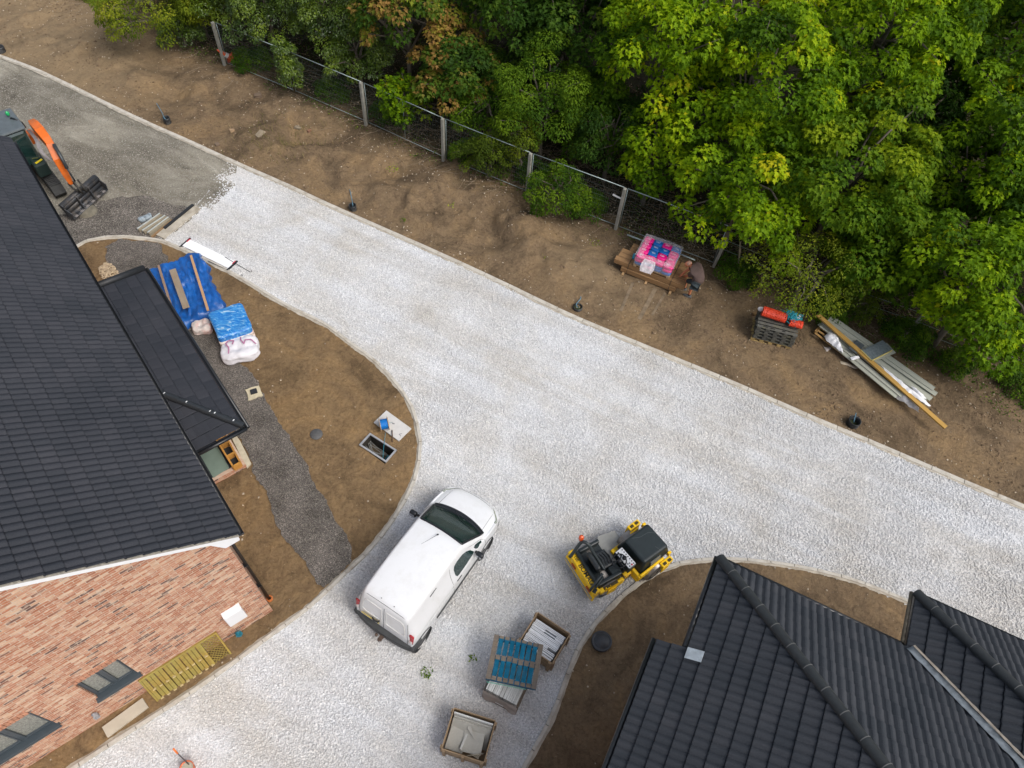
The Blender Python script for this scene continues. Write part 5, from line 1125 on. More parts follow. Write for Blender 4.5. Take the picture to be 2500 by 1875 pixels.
MB().box((-.545, 0, .47), (.03, 1.18, .05)).build("scraper_bar", M_pl, ro)
def Lr(px, py, z): q = P(px, py, z)-ro.location; return Vector((q.dot(rx_), q.dot(ry), z-.03))
M_bar = mat("rollbar_paint", (.03, .04, .043), .4, var=.15)
rbm = MB(); pts = [Lr(1391, 1360, .95), Lr(1404, 1343, 1.15), Lr(1417, 1326, 1.35), Lr(1426, 1323, 1.42), Lr(1437, 1330, 1.40), Lr(1449, 1350, 1.22), Lr(1466, 1376, 1.02), Lr(1476, 1391, .96)]
rbm.tube(smooth_path(pts, 4), .042, 8); rbm.build("roll_bar", M_bar, ro)
st_ = MB(); st_.tube([Lr(1440, 1442, .88), Lr(1456, 1421, 1.0), Lr(1471, 1400, 1.08)], .035, 8); st_.tube([Lr(1447, 1446, .88), Lr(1461, 1425, .98), Lr(1473, 1407, 1.03)], .026, 8); st_.build("roll_bar_stay", M_bar, ro)
bc = Lr(1418, 1316, 1.45); bm_ = MB().cyl(bc+Vector((0, 0, -.10)), bc, .03, 8).build("beacon_stalk", M_black, ro)
MB().lathe([(.0, .17), (.04, .16), (.062, .12), (.066, .03), (.05, 0), (0, 0)], Matrix.Translation(bc), 20).build("beacon", mat("amber_beacon", (.75, .09, .005), .15, var=.05, spec=.9, coat=.5), ro)
# engine half, turned a few degrees
RZ2 = math.radians(35)-RZ; c2 = Lr(1606, 1402, 0)+Vector((-math.sin(RZ2), math.cos(RZ2), 0))*.62; c2.x -= .13; c2.y -= .03
E4 = Matrix.Translation((c2.x, c2.y, 0)) @ Matrix.Rotation(RZ2, 4, 'Z')
def epart(o): o.matrix_local = E4; return o
drum(c2.x, c2.y, RZ2)
ef = MB(); ef.box((-.60, -.26, .60), (.08, .50, .26)); ef.box((-.20, -.49, .66), (.80, .06, .26)); ef.box((.12, .49, .62), (.30, .05, .20)); ef.box((-.45, 0, .48), (.42, .98, .10))
for sgn in (-1, 1):
    ef.box((.20, sgn*.60, .66), (.36, .14, .22)); ef.box((.16, sgn*.665, .52), (.26, .03, .3)); ef.box((.44, sgn*.47, .66), (.10, .07, .16))
    
epart(ef.build("front_frame", M_yel, ro, bevel=.015))
for y0 in (-.62, .60): epart(MB().box((.28, y0, .778), (.10, .07, .012)).box((.12, y0, .778), (.10, .07, .012)).build("lashing_slot", MATS["slot_dark"], ro))
hood = MB(); hv = [(-.55, -.46, .66), (.50, -.45, .62), (.50, .45, .62), (-.55, .46, .66), (-.42, -.36, 1.10), (.40, -.37, 1.02), (.40, .37, 1.02), (-.42, .36, 1.10)]
hood.add(hv, [(3, 2, 1, 0), (4, 5, 6, 7), (0, 1, 5, 4), (1, 2, 6, 5), (2, 3, 7, 6), (3, 0, 4, 7)])
ho = epart(hood.build("engine_cover", M_dk, ro, bevel=.06)); ho.modifiers["b"].segments = 4
epart(MB().box((-.05, -.432, .86), (.34, .02, .14), M=Matrix.Rotation(R_(-15), 3, 'X')).build("side_grille", mat("grille_grey", (.16, .17, .16), .5), ro))
epart(MB().tube([(-.25, .30, 1.098), (-.05, .20, 1.086), (.2, .18, 1.064), (.38, .05, 1.045)], .004, 4).tube([(.1, -.2, 1.07), (.14, -.33, 1.055)], .004, 4).build("cover_seam", mat("seam_grey", (.10, .12, .12), .6), ro))
cs_ = MB(); cs_.box((-.70, .02, .92), (.26, .56, .26)); cs_.box((-.78, -.02, .66), (.16, .30, .4)); epart(cs_.build("console", M_dk, ro, bevel=.03))
cp = epart(MB().box((-.70, .02, 1.058), (.22, .50, .012)).build("control_panel", mat("panel_white", (.62, .64, .66), .4), ro)); cp.matrix_local = E4
bt = MB()
for k in range(7):
    bt.cyl((-.63, -.20+k*.07, 1.062), (-.63, -.20+k*.07, 1.075), .016, 8)
    if k in (0, 1, 5, 6): bt.cyl((-.76, -.20+k*.07, 1.062), (-.76, -.20+k*.07, 1.075), .018, 8)
bt.cyl((-.71, -.14, 1.062), (-.71, -.14, 1.075), .016, 8); bt.cyl((-.73, .03, 1.062), (-.73, .03, 1.10), .055, 16)
bt.build("button_set", M_black, ro).parent = cp; MB().cyl((-.69, -.20, 1.062), (-.69, -.20, 1.082), .022, 10).build("stop_button", mat("red_button", (.5, .02, .02), .4), cp)
sw = MB(); c_ = Vector((-.90, .04, 1.12)); n_ = 20; R3 = Matrix.Rotation(R_(-22), 4, 'Y'); sw.tube([Matrix.Translation(c_) @ (R3 @ Vector((.17*math.cos(k*6.283/n_), .17*math.sin(k*6.283/n_), 0))) for k in range(n_)], .017, 6, closed=True)
for k in range(3): sw.tube([c_, Matrix.Translation(c_) @ (R3 @ Vector((.16*math.cos(k*2.09+.5), .16*math.sin(k*2.09+.5), 0)))], .018, 6)
sw.cyl(c_+Vector((.0, 0, -.02)), Vector((-.76, .03, .9)), .03, 8); sw.lathe([(.06, -.02), (.06, .02), (0, .03)], Matrix.Translation(c_) @ R3, 14); epart(sw.build("steering_wheel", M_black, ro))
lv = MB(); lv.tube([(-.98, .26, .95), (-1.02, .30, 1.16)], .012, 6); lv.tube([(-.82, -.32, .80), (-.86, -.36, 1.0)], .014, 6); epart(lv.build("drive_lever", M_black, ro))
ar = MB(); ar.box((.86, .0, .40), (.5, .22, .14)); ar.build("articulation_joint", M_dk, ro)

# ============================================================ EXCAVATOR (mostly behind the gabled roof)
M_or = mat("excavator_orange", (.68, .14, .012), .45, var=.12, scale=4, dirt_or_sheen=(.30, .11, .04), dirt_or_sheen_amt=.5); M_rub = mat("rubber_track", (.035, .036, .035), .8, var=.4, scale=8)
e0 = P(82, 301, 2.4); e1 = P(178, 450, .9); ed = Vector((e1.x-e0.x, e1.y-e0.y, 0)).normalized(); EA = math.atan2(ed.y, ed.x); eo = P(20, 330, 1.2); 
ex = thing("mini_excavator", "orange tracked mini excavator with green beacon, half hidden by the gabled roof", "excavator", Vector((e0.x-ed.x*.9, e0.y-ed.y*.9, .0)), EA)
el = Vector((-ed.y, ed.x, 0)); eloc = ex.location.copy()
def Le(px, py, z): q = P(px, py, z)-eloc; return Vector((q.dot(ed), q.dot(el), z))
cc2 = Le(61, 309, 2.45); YB0 = cc2.y-.52 if False else cc2[1]-.52
for y0 in (-.42, -1.62):
    tk = MB(); prof_ = [(-1.15, .28), (-1.05, .52), (1.55, .52), (1.8, .28), (1.55, .04), (-1.05, .04)]; tk.xprism(prof_, y0-.19, y0+.19)
    for k in range(27): tk.box((-1.05+k*.10, y0, .53), (.045, .40, .035))
    for k in range(27): tk.box((-1.05+k*.10, y0, .035), (.045, .40, .03))
    tk.build("track", M_rub, ex, bevel=.02)
bd = MB(); bd.bbox((-.95, -1.0, .95), (1.7, 1.5, .62), .12); bd.build("body", M_or, ex)
cb_ = MB(); cb_.bbox((cc2.x-.62, YB0, 1.70), (1.22, .95, 1.30), .10); cb_.build("cab", M_vglass, ex)
cz_ = [Le(-60, 300, 2.45), Le(25, 286, 2.45), Le(61, 309, 2.45), Le(42, 327, 2.45), Le(-60, 345, 2.45)]
MB().bbox(Vector((cc2.x-.64, YB0, 2.40)), (1.30, 1.04, .10), .05).build("cab_roof", mat("cab_roof_grey", (.10, .12, .13), .4, var=.15), ex)
g0 = Le(25, 287, 2.5); gpole = MB().tube([g0+Vector((0, 0, -.05)), g0], .02, 6).build("beacon_pole", M_black, ex); MB().lathe([(0, .16), (.05, .13), (.06, .05), (.04, 0), (0, 0)], Matrix.Translation(Le(21, 282, 2.52)), 16).build("beacon", mat("green_beacon", (.01, .38, .12), .2, spec=.8), ex)
MB().tube([Le(27, 288, 2.48), Le(42, 293, 2.45), Le(54, 300, 2.3), Le(62, 311, 2.0)], .03, 6).build("grab_rail", M_black, ex)
bmz = MB()
A0 = Le(82, 301, 2.35); A1_ = Le(108, 335, 2.35); A2 = Le(128, 357, 2.1); A3 = Le(178, 452, .95); base_ = Le(62, 335, 1.3)
def taper(m, pts, w, h, up=Vector((0, 0, 1))):
    vs = []
    for i, (p, ww, hh) in enumerate(zip(pts, w, h)):
        t = (pts[min(i+1, len(pts)-1)]-pts[max(i-1, 0)]).normalized(); s = t.cross(up).normalized(); u = s.cross(t)
        vs += [p-s*ww-u*hh, p+s*ww-u*hh, p+s*ww+u*hh, p-s*ww+u*hh]
    n = len(pts); m.add(vs, [(4*i+k, 4*i+(k+1) % 4, 4*i+4+(k+1) % 4, 4*i+4+k) for i in range(n-1) for k in range(4)]+[(3, 2, 1, 0), (4*n-4, 4*n-3, 4*n-2, 4*n-1)]); return m
taper(bmz, [Le(80, 300, 2.05), Le(88, 309, 2.2), Le(100, 323, 2.2), Le(115, 342, 2.1), Le(131, 364, 1.95)], [.10, .14, .145, .13, .10], [.12, .16, .18, .16, .12]); bmz.build("boom", M_or, ex, bevel=.02)
arm_ = MB(); taper(arm_, [Le(122, 352, 2.1), Le(140, 388, 1.75), Le(160, 425, 1.25), Le(174, 449, .9)], [.11, .12, .10, .07], [.19, .17, .13, .08]); arm_.build("dipper_arm", M_or, ex, bevel=.015)
cy = MB(); cy.tube([Le(131, 352, 2.25), Le(150, 385, 1.95), Le(164, 412, 1.65)], .055, 8); cy.tube([Le(164, 412, 1.65), Le(183, 442, 1.1)], .028, 8); cy.build("hydraulic_ram", mat("ram_grey", (.05, .06, .065), .4, metal=.3), ex)
ho_ = MB()
for k in range(5): ho_.tube(smooth_path([Le(66+k*2, 318, 2.0), Le(84+k*2, 340, 2.2), Le(98+k*2, 372, 2.0), Le(124+k, 392, 1.75)], 4), .014, 5)
ho_.build("hose_bundle", mat("hydraulic_hose", (.22, .2, .2), .5, var=.3), ex)
MB().box(Le(74, 335, 1.5), (.34, .34, .36), .2).build("slew_bracket", M_or, ex, bevel=.03)
k_ = Le(96, 402, .95); MB().bbox(k_, (.75, .42, .5), .06).build("side_tank", mat("dark_green_box", (.015, .03, .027), .5), ex); MB().box(k_+Vector((.22, .02, .27)), (.07, .26, .02), .35).build("hazard_sticker", mat("hazard_yellow", (.7, .55, .02), .5), ex); MB().box(k_+Vector((-.18, .0, .262)), (.05, .28, .015), .35).build("red_stripe", mat("red_tape", (.6, .01, .06), .5), ex)
lk = MB()
for s in (-.07, .07): lk.tube([Le(172, 446, .95)+Vector((0, s, 0)), Le(186, 462, .85)+Vector((0, s, .05)), Le(205, 470, .62)+Vector((0, s, .05))], .035, 6); lk.tube([Le(184, 440, 1.1)+Vector((0, s, 0)), Le(200, 462, .85)+Vector((0, s, 0)), Le(207, 470, .7)+Vector((0, s, 0))], .03, 6)
lk.build("bucket_linkage", mat("greasy_steel", (.045, .042, .036), .6, metal=.3, var=.4, scale=9), ex)
# bucket: a curved shell across the machine axis
q0 = Le(150, 508, .45); q1 = Le(228, 440, .45); bc_ = (q0+q1)/2; bw = (q1-q0).length/2+.04; bd_ = (q1-q0).normalized(); bf = Vector((bd_.y, -bd_.x, 0)); bf = bf if bf.x > 0 else -bf
bk = MB(); prof_b = [(-.02, .22), (.05, .28), (.20, .27), (.34, .20), (.44, .08), (.40, -.06), (.28, -.16), (.50, -.34)]
prof_b = [(.02, .24), (.14, .28), (.22, .22), (.18, .02), (.20, -.14), (.30, -.24), (.41, -.28)]
def bpnt(s, f, z): return bc_+bd_*(s*bw)+bf*f+Vector((0, 0, z-.05))
bk.smooth = True
for j in range(len(prof_b)-1): a_, b_ = prof_b[j], prof_b[j+1]; bk.add([bpnt(-1, *a_), bpnt(1, *a_), bpnt(1, *b_), bpnt(-1, *b_)], [(0, 1, 2, 3)])
bk.smooth = False
for s in (-1, 1): bk.add([bpnt(s, *q) for q in prof_b]+[bpnt(s, .45, .0)], [tuple(range(len(prof_b)+1))])
bko = bk.build("bucket", mat("bucket_steel", (.055, .06, .068), .5, metal=.3, var=.3, scale=6, dirt_or_sheen=(.16, .13, .10), dirt_or_sheen_amt=.7), ex, thick=.025)
rb_ = MB()
for s in (-.35, .35): rb_.add([bpnt(s, .16, .31), bpnt(s, .30, .22), bpnt(s, .41, -.26), bpnt(s, .30, -.2)], [(0, 1, 2, 3)])
rb_.build("bucket_rib", MATS["bucket_steel"], ex, thick=.03)
for k in range(6): MB().box(bpnt(-.82+.33*k, .35, -.235), (.11, .13, .02), math.atan2(bd_.y, bd_.x)).build("worn_patch", mat("worn_metal", (.30, .28, .27), .5, metal=.3, var=.2, scale=20), bko)
dq = P(213, 517, .0); tag(MB().lathe([(0, .14), (.2, .13), (.30, .08), (.33, .0)], Matrix.Translation((dq.x, dq.y, 0)), 28).build("round_cover", mat("muddy_concrete", (.16, .145, .11), .9, var=.3, scale=6)), "round muddy concrete cover on the ground under the excavator's bucket", "cover")

# ============================================================ PALLETS, CRATES AND SLABS ON THE GRAVEL
M_oldwood = wood("weathered_pallet", (.23, .185, .135), dark=.5, grey=(.12, .11, .10), greyamt=.7); M_bluep = mat("blue_pallet_paint", (.002, .105, .19), .7, var=.45, scale=5, dirt_or_sheen=(.05, .09, .11), dirt_or_sheen_amt=.6, spec=.15)
def wobj(name, label, cat, p0, p1, z, group=None):
    a, rz, L = placed(P(*p0, z), P(*p1, z)); t = thing(name, label, cat, Vector((a.x, a.y, 0)), rz, group); return t, L
def mpallet(t, L, Wd, z0, m, m2=None, gap=.05, nb=7, across=True):
    """slatted pallet filling 0..L x 0..-Wd, deck at z0"""
    bt_ = MB(); n = nb; w = (L-gap*(n-1))/n
    for k in range(n): bt_.box((w/2+k*(w+gap), -Wd/2, z0-.012), (w, Wd, .022), random.uniform(-.004, .004))
    bt_.build("deck_board", m, t)
    br = MB()
    for k in range(3):
        y = -.06-k*(Wd-.12)/2; br.box((L/2, y, z0-.036), (L, .10, .022))
        for j in range(3): br.box((.07+j*(L-.14)/2, y, z0-.088), (.14, .10, .078))
        br.box((L/2, y, z0-.137), (L, .10, .02))
    br.build("bearer", m2 or m, t); return t
# blue pallet lying on the wrapped stack of slabs
t, L = wobj("blue_pallet", "blue painted pallet with bare wood edges lying on the wrapped slab stack", "pallet", (1207.6, 1548.6), (1326.7, 1574.3), 1.0)
zp = 1.0; bt_ = MB(); bt_.box((.055, -.49, zp), (.11, .98, .022)); bt_.box((L-.055, -.49, zp), (.11, .98, .022))
ws_ = (L-.22)/7
for k in range(7): bt_.box((.11+ws_*(k+.5), -.49, zp-.001), (ws_*.80, .975, .022))
bt_.build("deck_board", M_oldwood, t)
pt_ = MB()
for k in range(7):
    for (ya, yb) in ((-.06, -.42), (-.53, -.90)): pt_.box((.11+ws_*(k+.5), (ya+yb)/2+random.uniform(-.01, .01), zp+.0115), (ws_*.79, abs(yb-ya)*random.uniform(.92, 1.0), .0025))
pt_.build("paint_patch", M_bluep, t)
br = MB()
for y in (-.05, -.49, -.93):
    br.box((L/2, y, zp-.024), (L, .10, .022))
    for j in range(3): br.box((.07+j*(L-.14)/2, y, zp-.076), (.14, .10, .078))
    br.box((L/2, y, zp-.124), (L, .10, .018))
br.build("bearer", mat("blue_bearer", (.01, .10, .19), .7, var=.3), t)
# wrapped stack beneath
t, L = wobj("slab_stack", "pallet of pale paving slabs on edge under clear film, beneath the blue pallet", "slab stack", (1183, 1682), (1262, 1724), .80)
M_slab = mat("pale_slab", (.50, .52, .50), .8, var=.12, scale=20, bump=.3); M_slab.node_tree.nodes  # noqa
nsl = 18; mbp = MB()
for k in range(nsl): mbp.box((.02+(L-.04)*(k+.5)/nsl, .44, .46), ((L-.05)/nsl*.82, .84, .64+random.uniform(-.012, .012)), random.uniform(-.01, .01))
for k in range(nsl):
    pass
ob = mbp.build("slab", wood("slab_faces", (.68, .71, .70), dark=.85, rough=.85), t); ob["kind"] = "stuff"
MB().box((L/2, .44, .11), (L+.06, .95, .022)).box((L/2, .04, .06), (L+.06, .1, .08)).box((L/2, .84, .06), (L+.06, .1, .08)).build("pallet_base", M_oldwood, t)
wr = MB(); wr.grid(lambda u, v: ((L+.05)*u-.025, -.035-.03*math.sin(u*9)*(v)+.02*noise.noise(Vector((u*5, v*4, 1))), .80-.72*v), 14, 8); wr.grid(lambda u, v: (-.03+.015*noise.noise(Vector((u*5, v*4, 3))), .9*u-.02, .80-.72*v), 12, 8)
M_film = mat("stretch_film", (.62, .58, .55), .22, var=.15, scale=4, bump=.8, bscale=9, alpha=.42); wr.build("film_wrap", mat("dirty_film", (.45, .37, .32), .3, var=.4, scale=3, bump=.8, bscale=9, alpha=.75), t)
MB().box((L*.52, -.075, .45), (.2, .004, .06)).build("paper_label", M_white, t)
MB().beam((-.03, .15, .812), (L+.03, .40, .812), .014, .003).beam((-.02, .55, .812), (L+.02, .55, .812), .012, .003).build("strap", mat("green_strap", (.15, .50, .40), .5), t)
def crate(label, c4, z, kind):
    ps = [P(*c, z) for c in c4]; o = ps[3]; xx = (ps[2]-ps[3]); W_ = xx.length; a = math.atan2(xx.y, xx.x); D_ = (ps[0]-ps[3]).length
    t = thing("slab_crate", label, "crate", Vector((o.x, o.y, .02)), a, "open timber crates of paving slabs"); M_cr = wood("crate_wood", (.36, .255, .15), dark=.5); H = z
    sk = MB(); th = .022
    for (cx, cy, dx, dy) in ((W_/2, 0, W_, th), (W_/2, D_, W_, th), (0, D_/2, th, D_-th), (W_, D_/2, th, D_-th)):
        s = MB()
        for k in range(4): zz = .13+k*(H-.13)/4+(H-.13)/8; s.box((cx, cy, zz), (dx, dy, (H-.13)/4-.014), random.uniform(-.006, .006))
        s.build("side_board", M_cr, t)
    for x in (.05, W_/2, W_-.05): MB().box((x, -.03, H/2+.02), (.07, .03, H*.92)).build("batten", M_cr, t)
    for y in (.05, D_-.05): MB().box((-.03, y, H/2), (.03, .07, H*.9)).build("batten", M_cr, t); MB().box((W_+.03, y, H/2), (.03, .07, H*.9)).build("batten", M_cr, t)
    bs = MB(); 
    for x in (.06, W_/2, W_-.06): bs.box((x, D_/2, .05), (.09, D_, .09))
    bs.box((W_/2, D_/2, .105), (W_-.03, D_-.03, .02)); bs.build("crate_base", M_cr, t)
    return t, W_, D_, H
M_wslab = mat("white_edge_slab", (.80, .82, .84), .8, var=.08, scale=9)
t, W_, D_, H = crate("open timber crate packed with white slabs on edge, partly under the blue pallet", [(1312.6, 1494.8), (1394.6, 1548.6), (1348, 1620), (1268, 1565)], .72, 1)
n = 21
for k in range(n):
    y = .04+(D_-.14)*(k+.5)/n; h = H*.80+random.uniform(-.02, .02)-(.05 if k in (3,) else 0)
    if k in (15, 17): spans = [(.03, .36), (.66, W_-.04)]
    elif k in (6, 7): spans = [(.03, .62)]
    else: spans = [(.03+random.uniform(0, .02), W_-.04-random.uniform(0, .03))]
    m = MB()
    for a_, b_ in spans: m.box(((a_+b_)/2, y, .12+h/2-.06), (b_-a_, (D_-.14)/n*.70, h-.1), random.uniform(-.008, .008))
    m.build("slab", M_wslab, t)
t2, W2_, D2_, H2_ = crate("open timber crate with large buff slabs and loose offcuts, nearest the bottom edge", [(1115.3, 1730.5), (1215, 1762.6), (1182, 1862), (1078, 1828)], .68, 2)
M_buff = mat("buff_slab", (.43, .42, .375), .85, var=.12, scale=3, bump=.3, dirt_or_sheen=(.26, .25, .22), dirt_or_sheen_amt=.5)
def slabp(name, t, c, d, rx=0, ry=0, rz=0, m=None):
    o = MB().box((0, 0, 0), d).build(name, m or M_buff, t, bevel=.004); o.location = c; o.rotation_euler = (rx, ry, rz); return o
slabp("slab", t2, (W2_/2, D2_-.13, .42), (W2_-.06, .03, .46), R_(-14), m=mat("pale_buff", (.62, .63, .61), .85, var=.1)); slabp("slab", t2, (W2_/2+.01, D2_-.22, .40), (W2_-.08, .03, .46), R_(-22))
slabp("slab", t2, (W2_/2, D2_-.36, .36), (W2_-.08, .028, .55), R_(-42)); slabp("slab", t2, (.24, .35, .36), (.40, .56, .03), R_(12), R_(6)); slabp("slab", t2, (W2_-.36, .34, .40), (.46, .44, .032), R_(8), R_(-5), .06)
slabp("offcut", t2, (W2_*.42, .30, .41), (.05, .34, .03), 0, 0, -.12, mat("pale_offcut", (.5, .5, .47), .8)); 
MB().prism([(0, 0), (.22, -.17), (.02, .13)], 0, .02).build("offcut", M_buff, t2).location = (W2_*.42, .56, .50)
sc = MB()
for k in range(7): sc.tube([(W2_-.4+.05*k, .05+.02*k, .42), (W2_-.3+.04*k, .10+.015*k, .46), (W2_-.14, .06+.02*k, .43)], .008, 5)
sc.build("plastic_scrap", mat("scrap_film", (.42, .38, .30), .5), t2)
gs = P(1155, 1729, .72); 

# ============================================================ FRONT PLOT: TARPAULIN, WRAPPED PALLET, BAGS
tp_ = [(350, 655), (385, 645), (432, 632), (462, 612), (490, 612), (492, 626), (508, 640), (512, 672), (532, 710), (551, 742), (522, 760), (508, 772), (470, 785), (448, 800), (430, 790), (400, 730)]
poly = [P(x, y, .25) for x, y in tp_]; pa = np.array([(p.x, p.y) for p in poly]); ctr = Vector((pa[:, 0].mean(), pa[:, 1].mean(), 0)); tdir = (P(467, 624)-P(508, 758)).normalized(); tnor = Vector((-tdir.y, tdir.x, 0))
def tarp_h(x, y):
    q = Vector((x, y, 0))-ctr; s = q.dot(tdir); r = q.dot(tnor); base = .34+.06*math.sin(s*1.4)-.10*abs(r)
    f = .07*noise.noise(Vector((s*1.2, r*3.5, 0)))-.09*max(0, .18-abs(noise.noise(Vector((s*1.1+9, r*2.6, 4)))))+.05*noise.noise(Vector((s*3.1, r*8, 25)))+.045*noise.noise(Vector((s*2.2, r*6, 5)))+.035*noise.noise(Vector((s*5, r*13, 9)))-.05*max(0, .12-abs(noise.noise(Vector((s*2.3+2, r*5.5, 31)))))/.12*.6+.055*abs(noise.noise(Vector((s*1.0+3, r*2.2, 12))))
    return base+f
NV = 34; MU = 110; outl = resample([Vector((p.x, p.y, 0)) for p in poly]+[Vector((poly[0].x, poly[0].y, 0))], .06); no = len(outl)
vs = [Vector((ctr.x, ctr.y, tarp_h(ctr.x, ctr.y)))]; fsn = []
for r in range(1, NV+1):
    f = .06+.94*r/NV
    for i, p in enumerate(outl):
        q = ctr.lerp(p, f); h = tarp_h(q.x, q.y); e = max(0, (f-.86)/.14); h = h*(1-e**1.6)+.03*e; jit = .03*math.sin(i*.9)*e
        vs.append(Vector((q.x+jit, q.y+jit*.5, max(h, .03))))
fsn = [(0, 1+(i+1) % no, 1+i) for i in range(no)]+[(1+(r-1)*no+i, 1+(r-1)*no+(i+1) % no, 1+r*no+(i+1) % no, 1+r*no+i) for r in range(1, NV) for i in range(no)]
m = MB(); m.smooth = True; m.add(vs, fsn); tarp = m.build("tarpaulin", mat("blue_tarpaulin", (.006, .085, .33), .38, var=.3, scale=3, bump=.8, bscale=9, dirt_or_sheen=(.01, .13, .42), dirt_or_sheen_amt=.5, spec=.5), recalc=False)  # lighter blue blotches put highlights of the crumpled sheet into its colour
tag(tarp, "crumpled blue tarpaulin covering a low pile, weighted by timbers", "tarpaulin")
def plank(p0, p1, w, h, z, label, m, name="timber_plank", cat="plank", grp=None, z1=None):
    a = P(*p0, z); b = P(*p1, z1 or z); o = MB().box((0, 0, 0), ((b-a).length, w, h)).build(name, m, bevel=.003); o.location = (a+b)/2; x = (b-a).normalized(); y = Vector((0, 0, 1)).cross(x).normalized(); o.rotation_euler = Matrix((x, y, x.cross(y))).transposed().to_euler(); return tag(o, label, cat, grp)
plank((466, 624), (508, 758), .075, .05, .50, "pale planed timber lying along the right side of the blue tarpaulin", wood("pale_pine", (.62, .38, .20), dark=.8), grp="timbers on the blue tarpaulin")
plank((387, 648), (418, 748), .07, .05, .46, "thin weathered timber beside the roof edge on the tarpaulin", wood("worn_pine", (.40, .28, .20), dark=.6), grp="timbers on the blue tarpaulin")
plank((421, 658), (455, 752), .20, .03, .52, "wide weathered scaffold board in the middle of the tarpaulin", wood("scaffold_board", (.36, .28, .20), dark=.75, grey=(.30, .26, .2)), grp="timbers on the blue tarpaulin")
# wrapped blue pallet of bags
a, rz, L = placed(P(533, 828, .62), P(615, 800, .62))
wp_ = thing("wrapped_pallet", "big bright blue pallet load in shiny clear film beside the tarpaulin", "pallet load", Vector((a.x, a.y, .0)), rz); L = max(L, .95); Dp = 1.15
def soft(c, d, rr, seed, amp=.03, n=18):
    bm = bmesh.new(); bmesh.ops.create_cube(bm, size=1); bmesh.ops.subdivide_edges(bm, edges=bm.edges[:], cuts=n, use_grid_fill=True)
    for v in bm.verts:
        p = v.co.copy(); q = Vector([max(-.5+rr, min(.5-rr, k)) for k in p]); dd_ = p-q; 
        if dd_.length > 1e-6: p = q+dd_.normalized()*rr
        p = Vector((p.x*d[0], p.y*d[1], p.z*d[2])); nn2 = noise.noise(p*3+Vector((seed, 0, 0)))*amp+abs(noise.noise(p*7+Vector((0, seed, 0))))*amp*.5; p += (v.co.normalized())*nn2; v.co = p+Vector(c)
    m = MB(); m.smooth = True; m.addbm(bm); bm.free(); return m
def film_blue():
    m = bpy.data.materials.new("filmed_blue"); m.use_nodes = True; nt = m.node_tree; b = nt.nodes["Principled BSDF"]; v = coords(nt)
    n = tex(nt, "ShaderNodeTexNoise", 2.3, coords(nt, "Object", (1, 3.2, 1), (0, 0, .5)), Detail=7.0, Roughness=.7, Distortion=2.2)
    c = ramp(nt, n.outputs[0], [(.44, (.008, .16, .52)), (.56, (.06, .30, .62)), (.66, (.45, .62, .74)), (.8, (.72, .78, .82))])
    nt.links.new(c, b.inputs["Base Color"]); b.inputs["Roughness"].default_value = .2; b.inputs["Coat Weight"].default_value = .5
    bp = nt.nodes.new("ShaderNodeBump"); bp.inputs["Strength"].default_value = .8; bp.inputs["Distance"].default_value = .03; nt.links.new(n.outputs[0], bp.inputs["Height"]); nt.links.new(bp.outputs[0], b.inputs["Normal"]); return m
soft((L/2, Dp/2, .36), (L+.04, Dp, .54), .13, 3, .035).build("film_wrap", film_blue(), wp_, recalc=False)
M_bagp = mat("printed_bag", (.62, .56, .50), .5, var=.25, scale=6, dirt_or_sheen=(.55, .16, .06), dirt_or_sheen_amt=.6)
for k in range(3): soft((L/2, .10+.02*k, .12+.12*k), (L+.03, .36, .13), .2, k+9, .015, 8).build("cement_bag", M_bagp, wp_, recalc=False)
MB().box((L/2, Dp/2-.05, .04), (L, Dp+.1, .07)).build("pallet_base", M_oldwood, wp_)
def bulk(name, label, cat, c, d, rz, m, seed, z, cut=.0):
    p = P(*c, 0); o = soft((0, 0, d[2]/2), d, .30, seed, .07, 16)
    ob = o.build(name, m, recalc=False); 
    for v in ob.data.vertices:
        if v.co.z < .02: v.co.z = .0
        r = math.hypot(v.co.x/d[0], v.co.y/d[1])
        if v.co.z > d[2]*.55: v.co.z -= max(0, (.34-r))*.55*d[2]+.05*abs(noise.noise(v.co*5))
    ob.location = Vector((p.x, p.y, .05)); ob.rotation_euler = (0, 0, rz); return ob
M_wbag = mat("white_woven_bag", (.66, .65, .68), .6, var=.1, scale=3, bump=.5, bscale=12)
c5 = P(588, 856, .3); sk_ = bulk("bulk_bag", "", "", (592, 866), (1.05, .78, .40), R_(20), M_wbag, 5, .4); tag(sk_, "slumped white bulk bag with purple lifting loops, below the blue pallet load", "bulk bag")
lp = MB(); fl_ = lambda pts: [sk_.matrix_world.inverted() @ v for v in pts]
M_loop = mat("purple_webbing", (.38, .16, .27), .7)
for pts in ([(-.40, -.34, .20), (-.34, -.20, .36), (-.28, .0, .42), (-.34, .16, .44), (-.24, .26, .43), (-.10, .22, .42), (-.16, .10, .42)], [(.10, .34, .36), (.10, .16, .44), (.16, .0, .43), (.22, .12, .45), (.38, .10, .42), (.48, -.05, .34)]):
    lp = MB(); [lp.beam(pts[k], pts[k+1], .035, .012) for k in range(len(pts)-1)]; lp.build("lifting_loop", M_loop, sk_)
sb = bulk("rubble_sack", "", "", (497, 808), (.52, .46, .32), .3, mat("rag_bag", (.60, .54, .50), .6, var=.2, scale=5, dirt_or_sheen=(.55, .10, .05), dirt_or_sheen_amt=.7), 8, .3); tag(sb, "small crumpled white sack with red and green print left of the blue pallet load", "sack")
MB().box((.10, -.14, .20), (.10, .03, .06), .4).build("print_patch", mat("green_print", (.25, .5, .06), .5), sb)

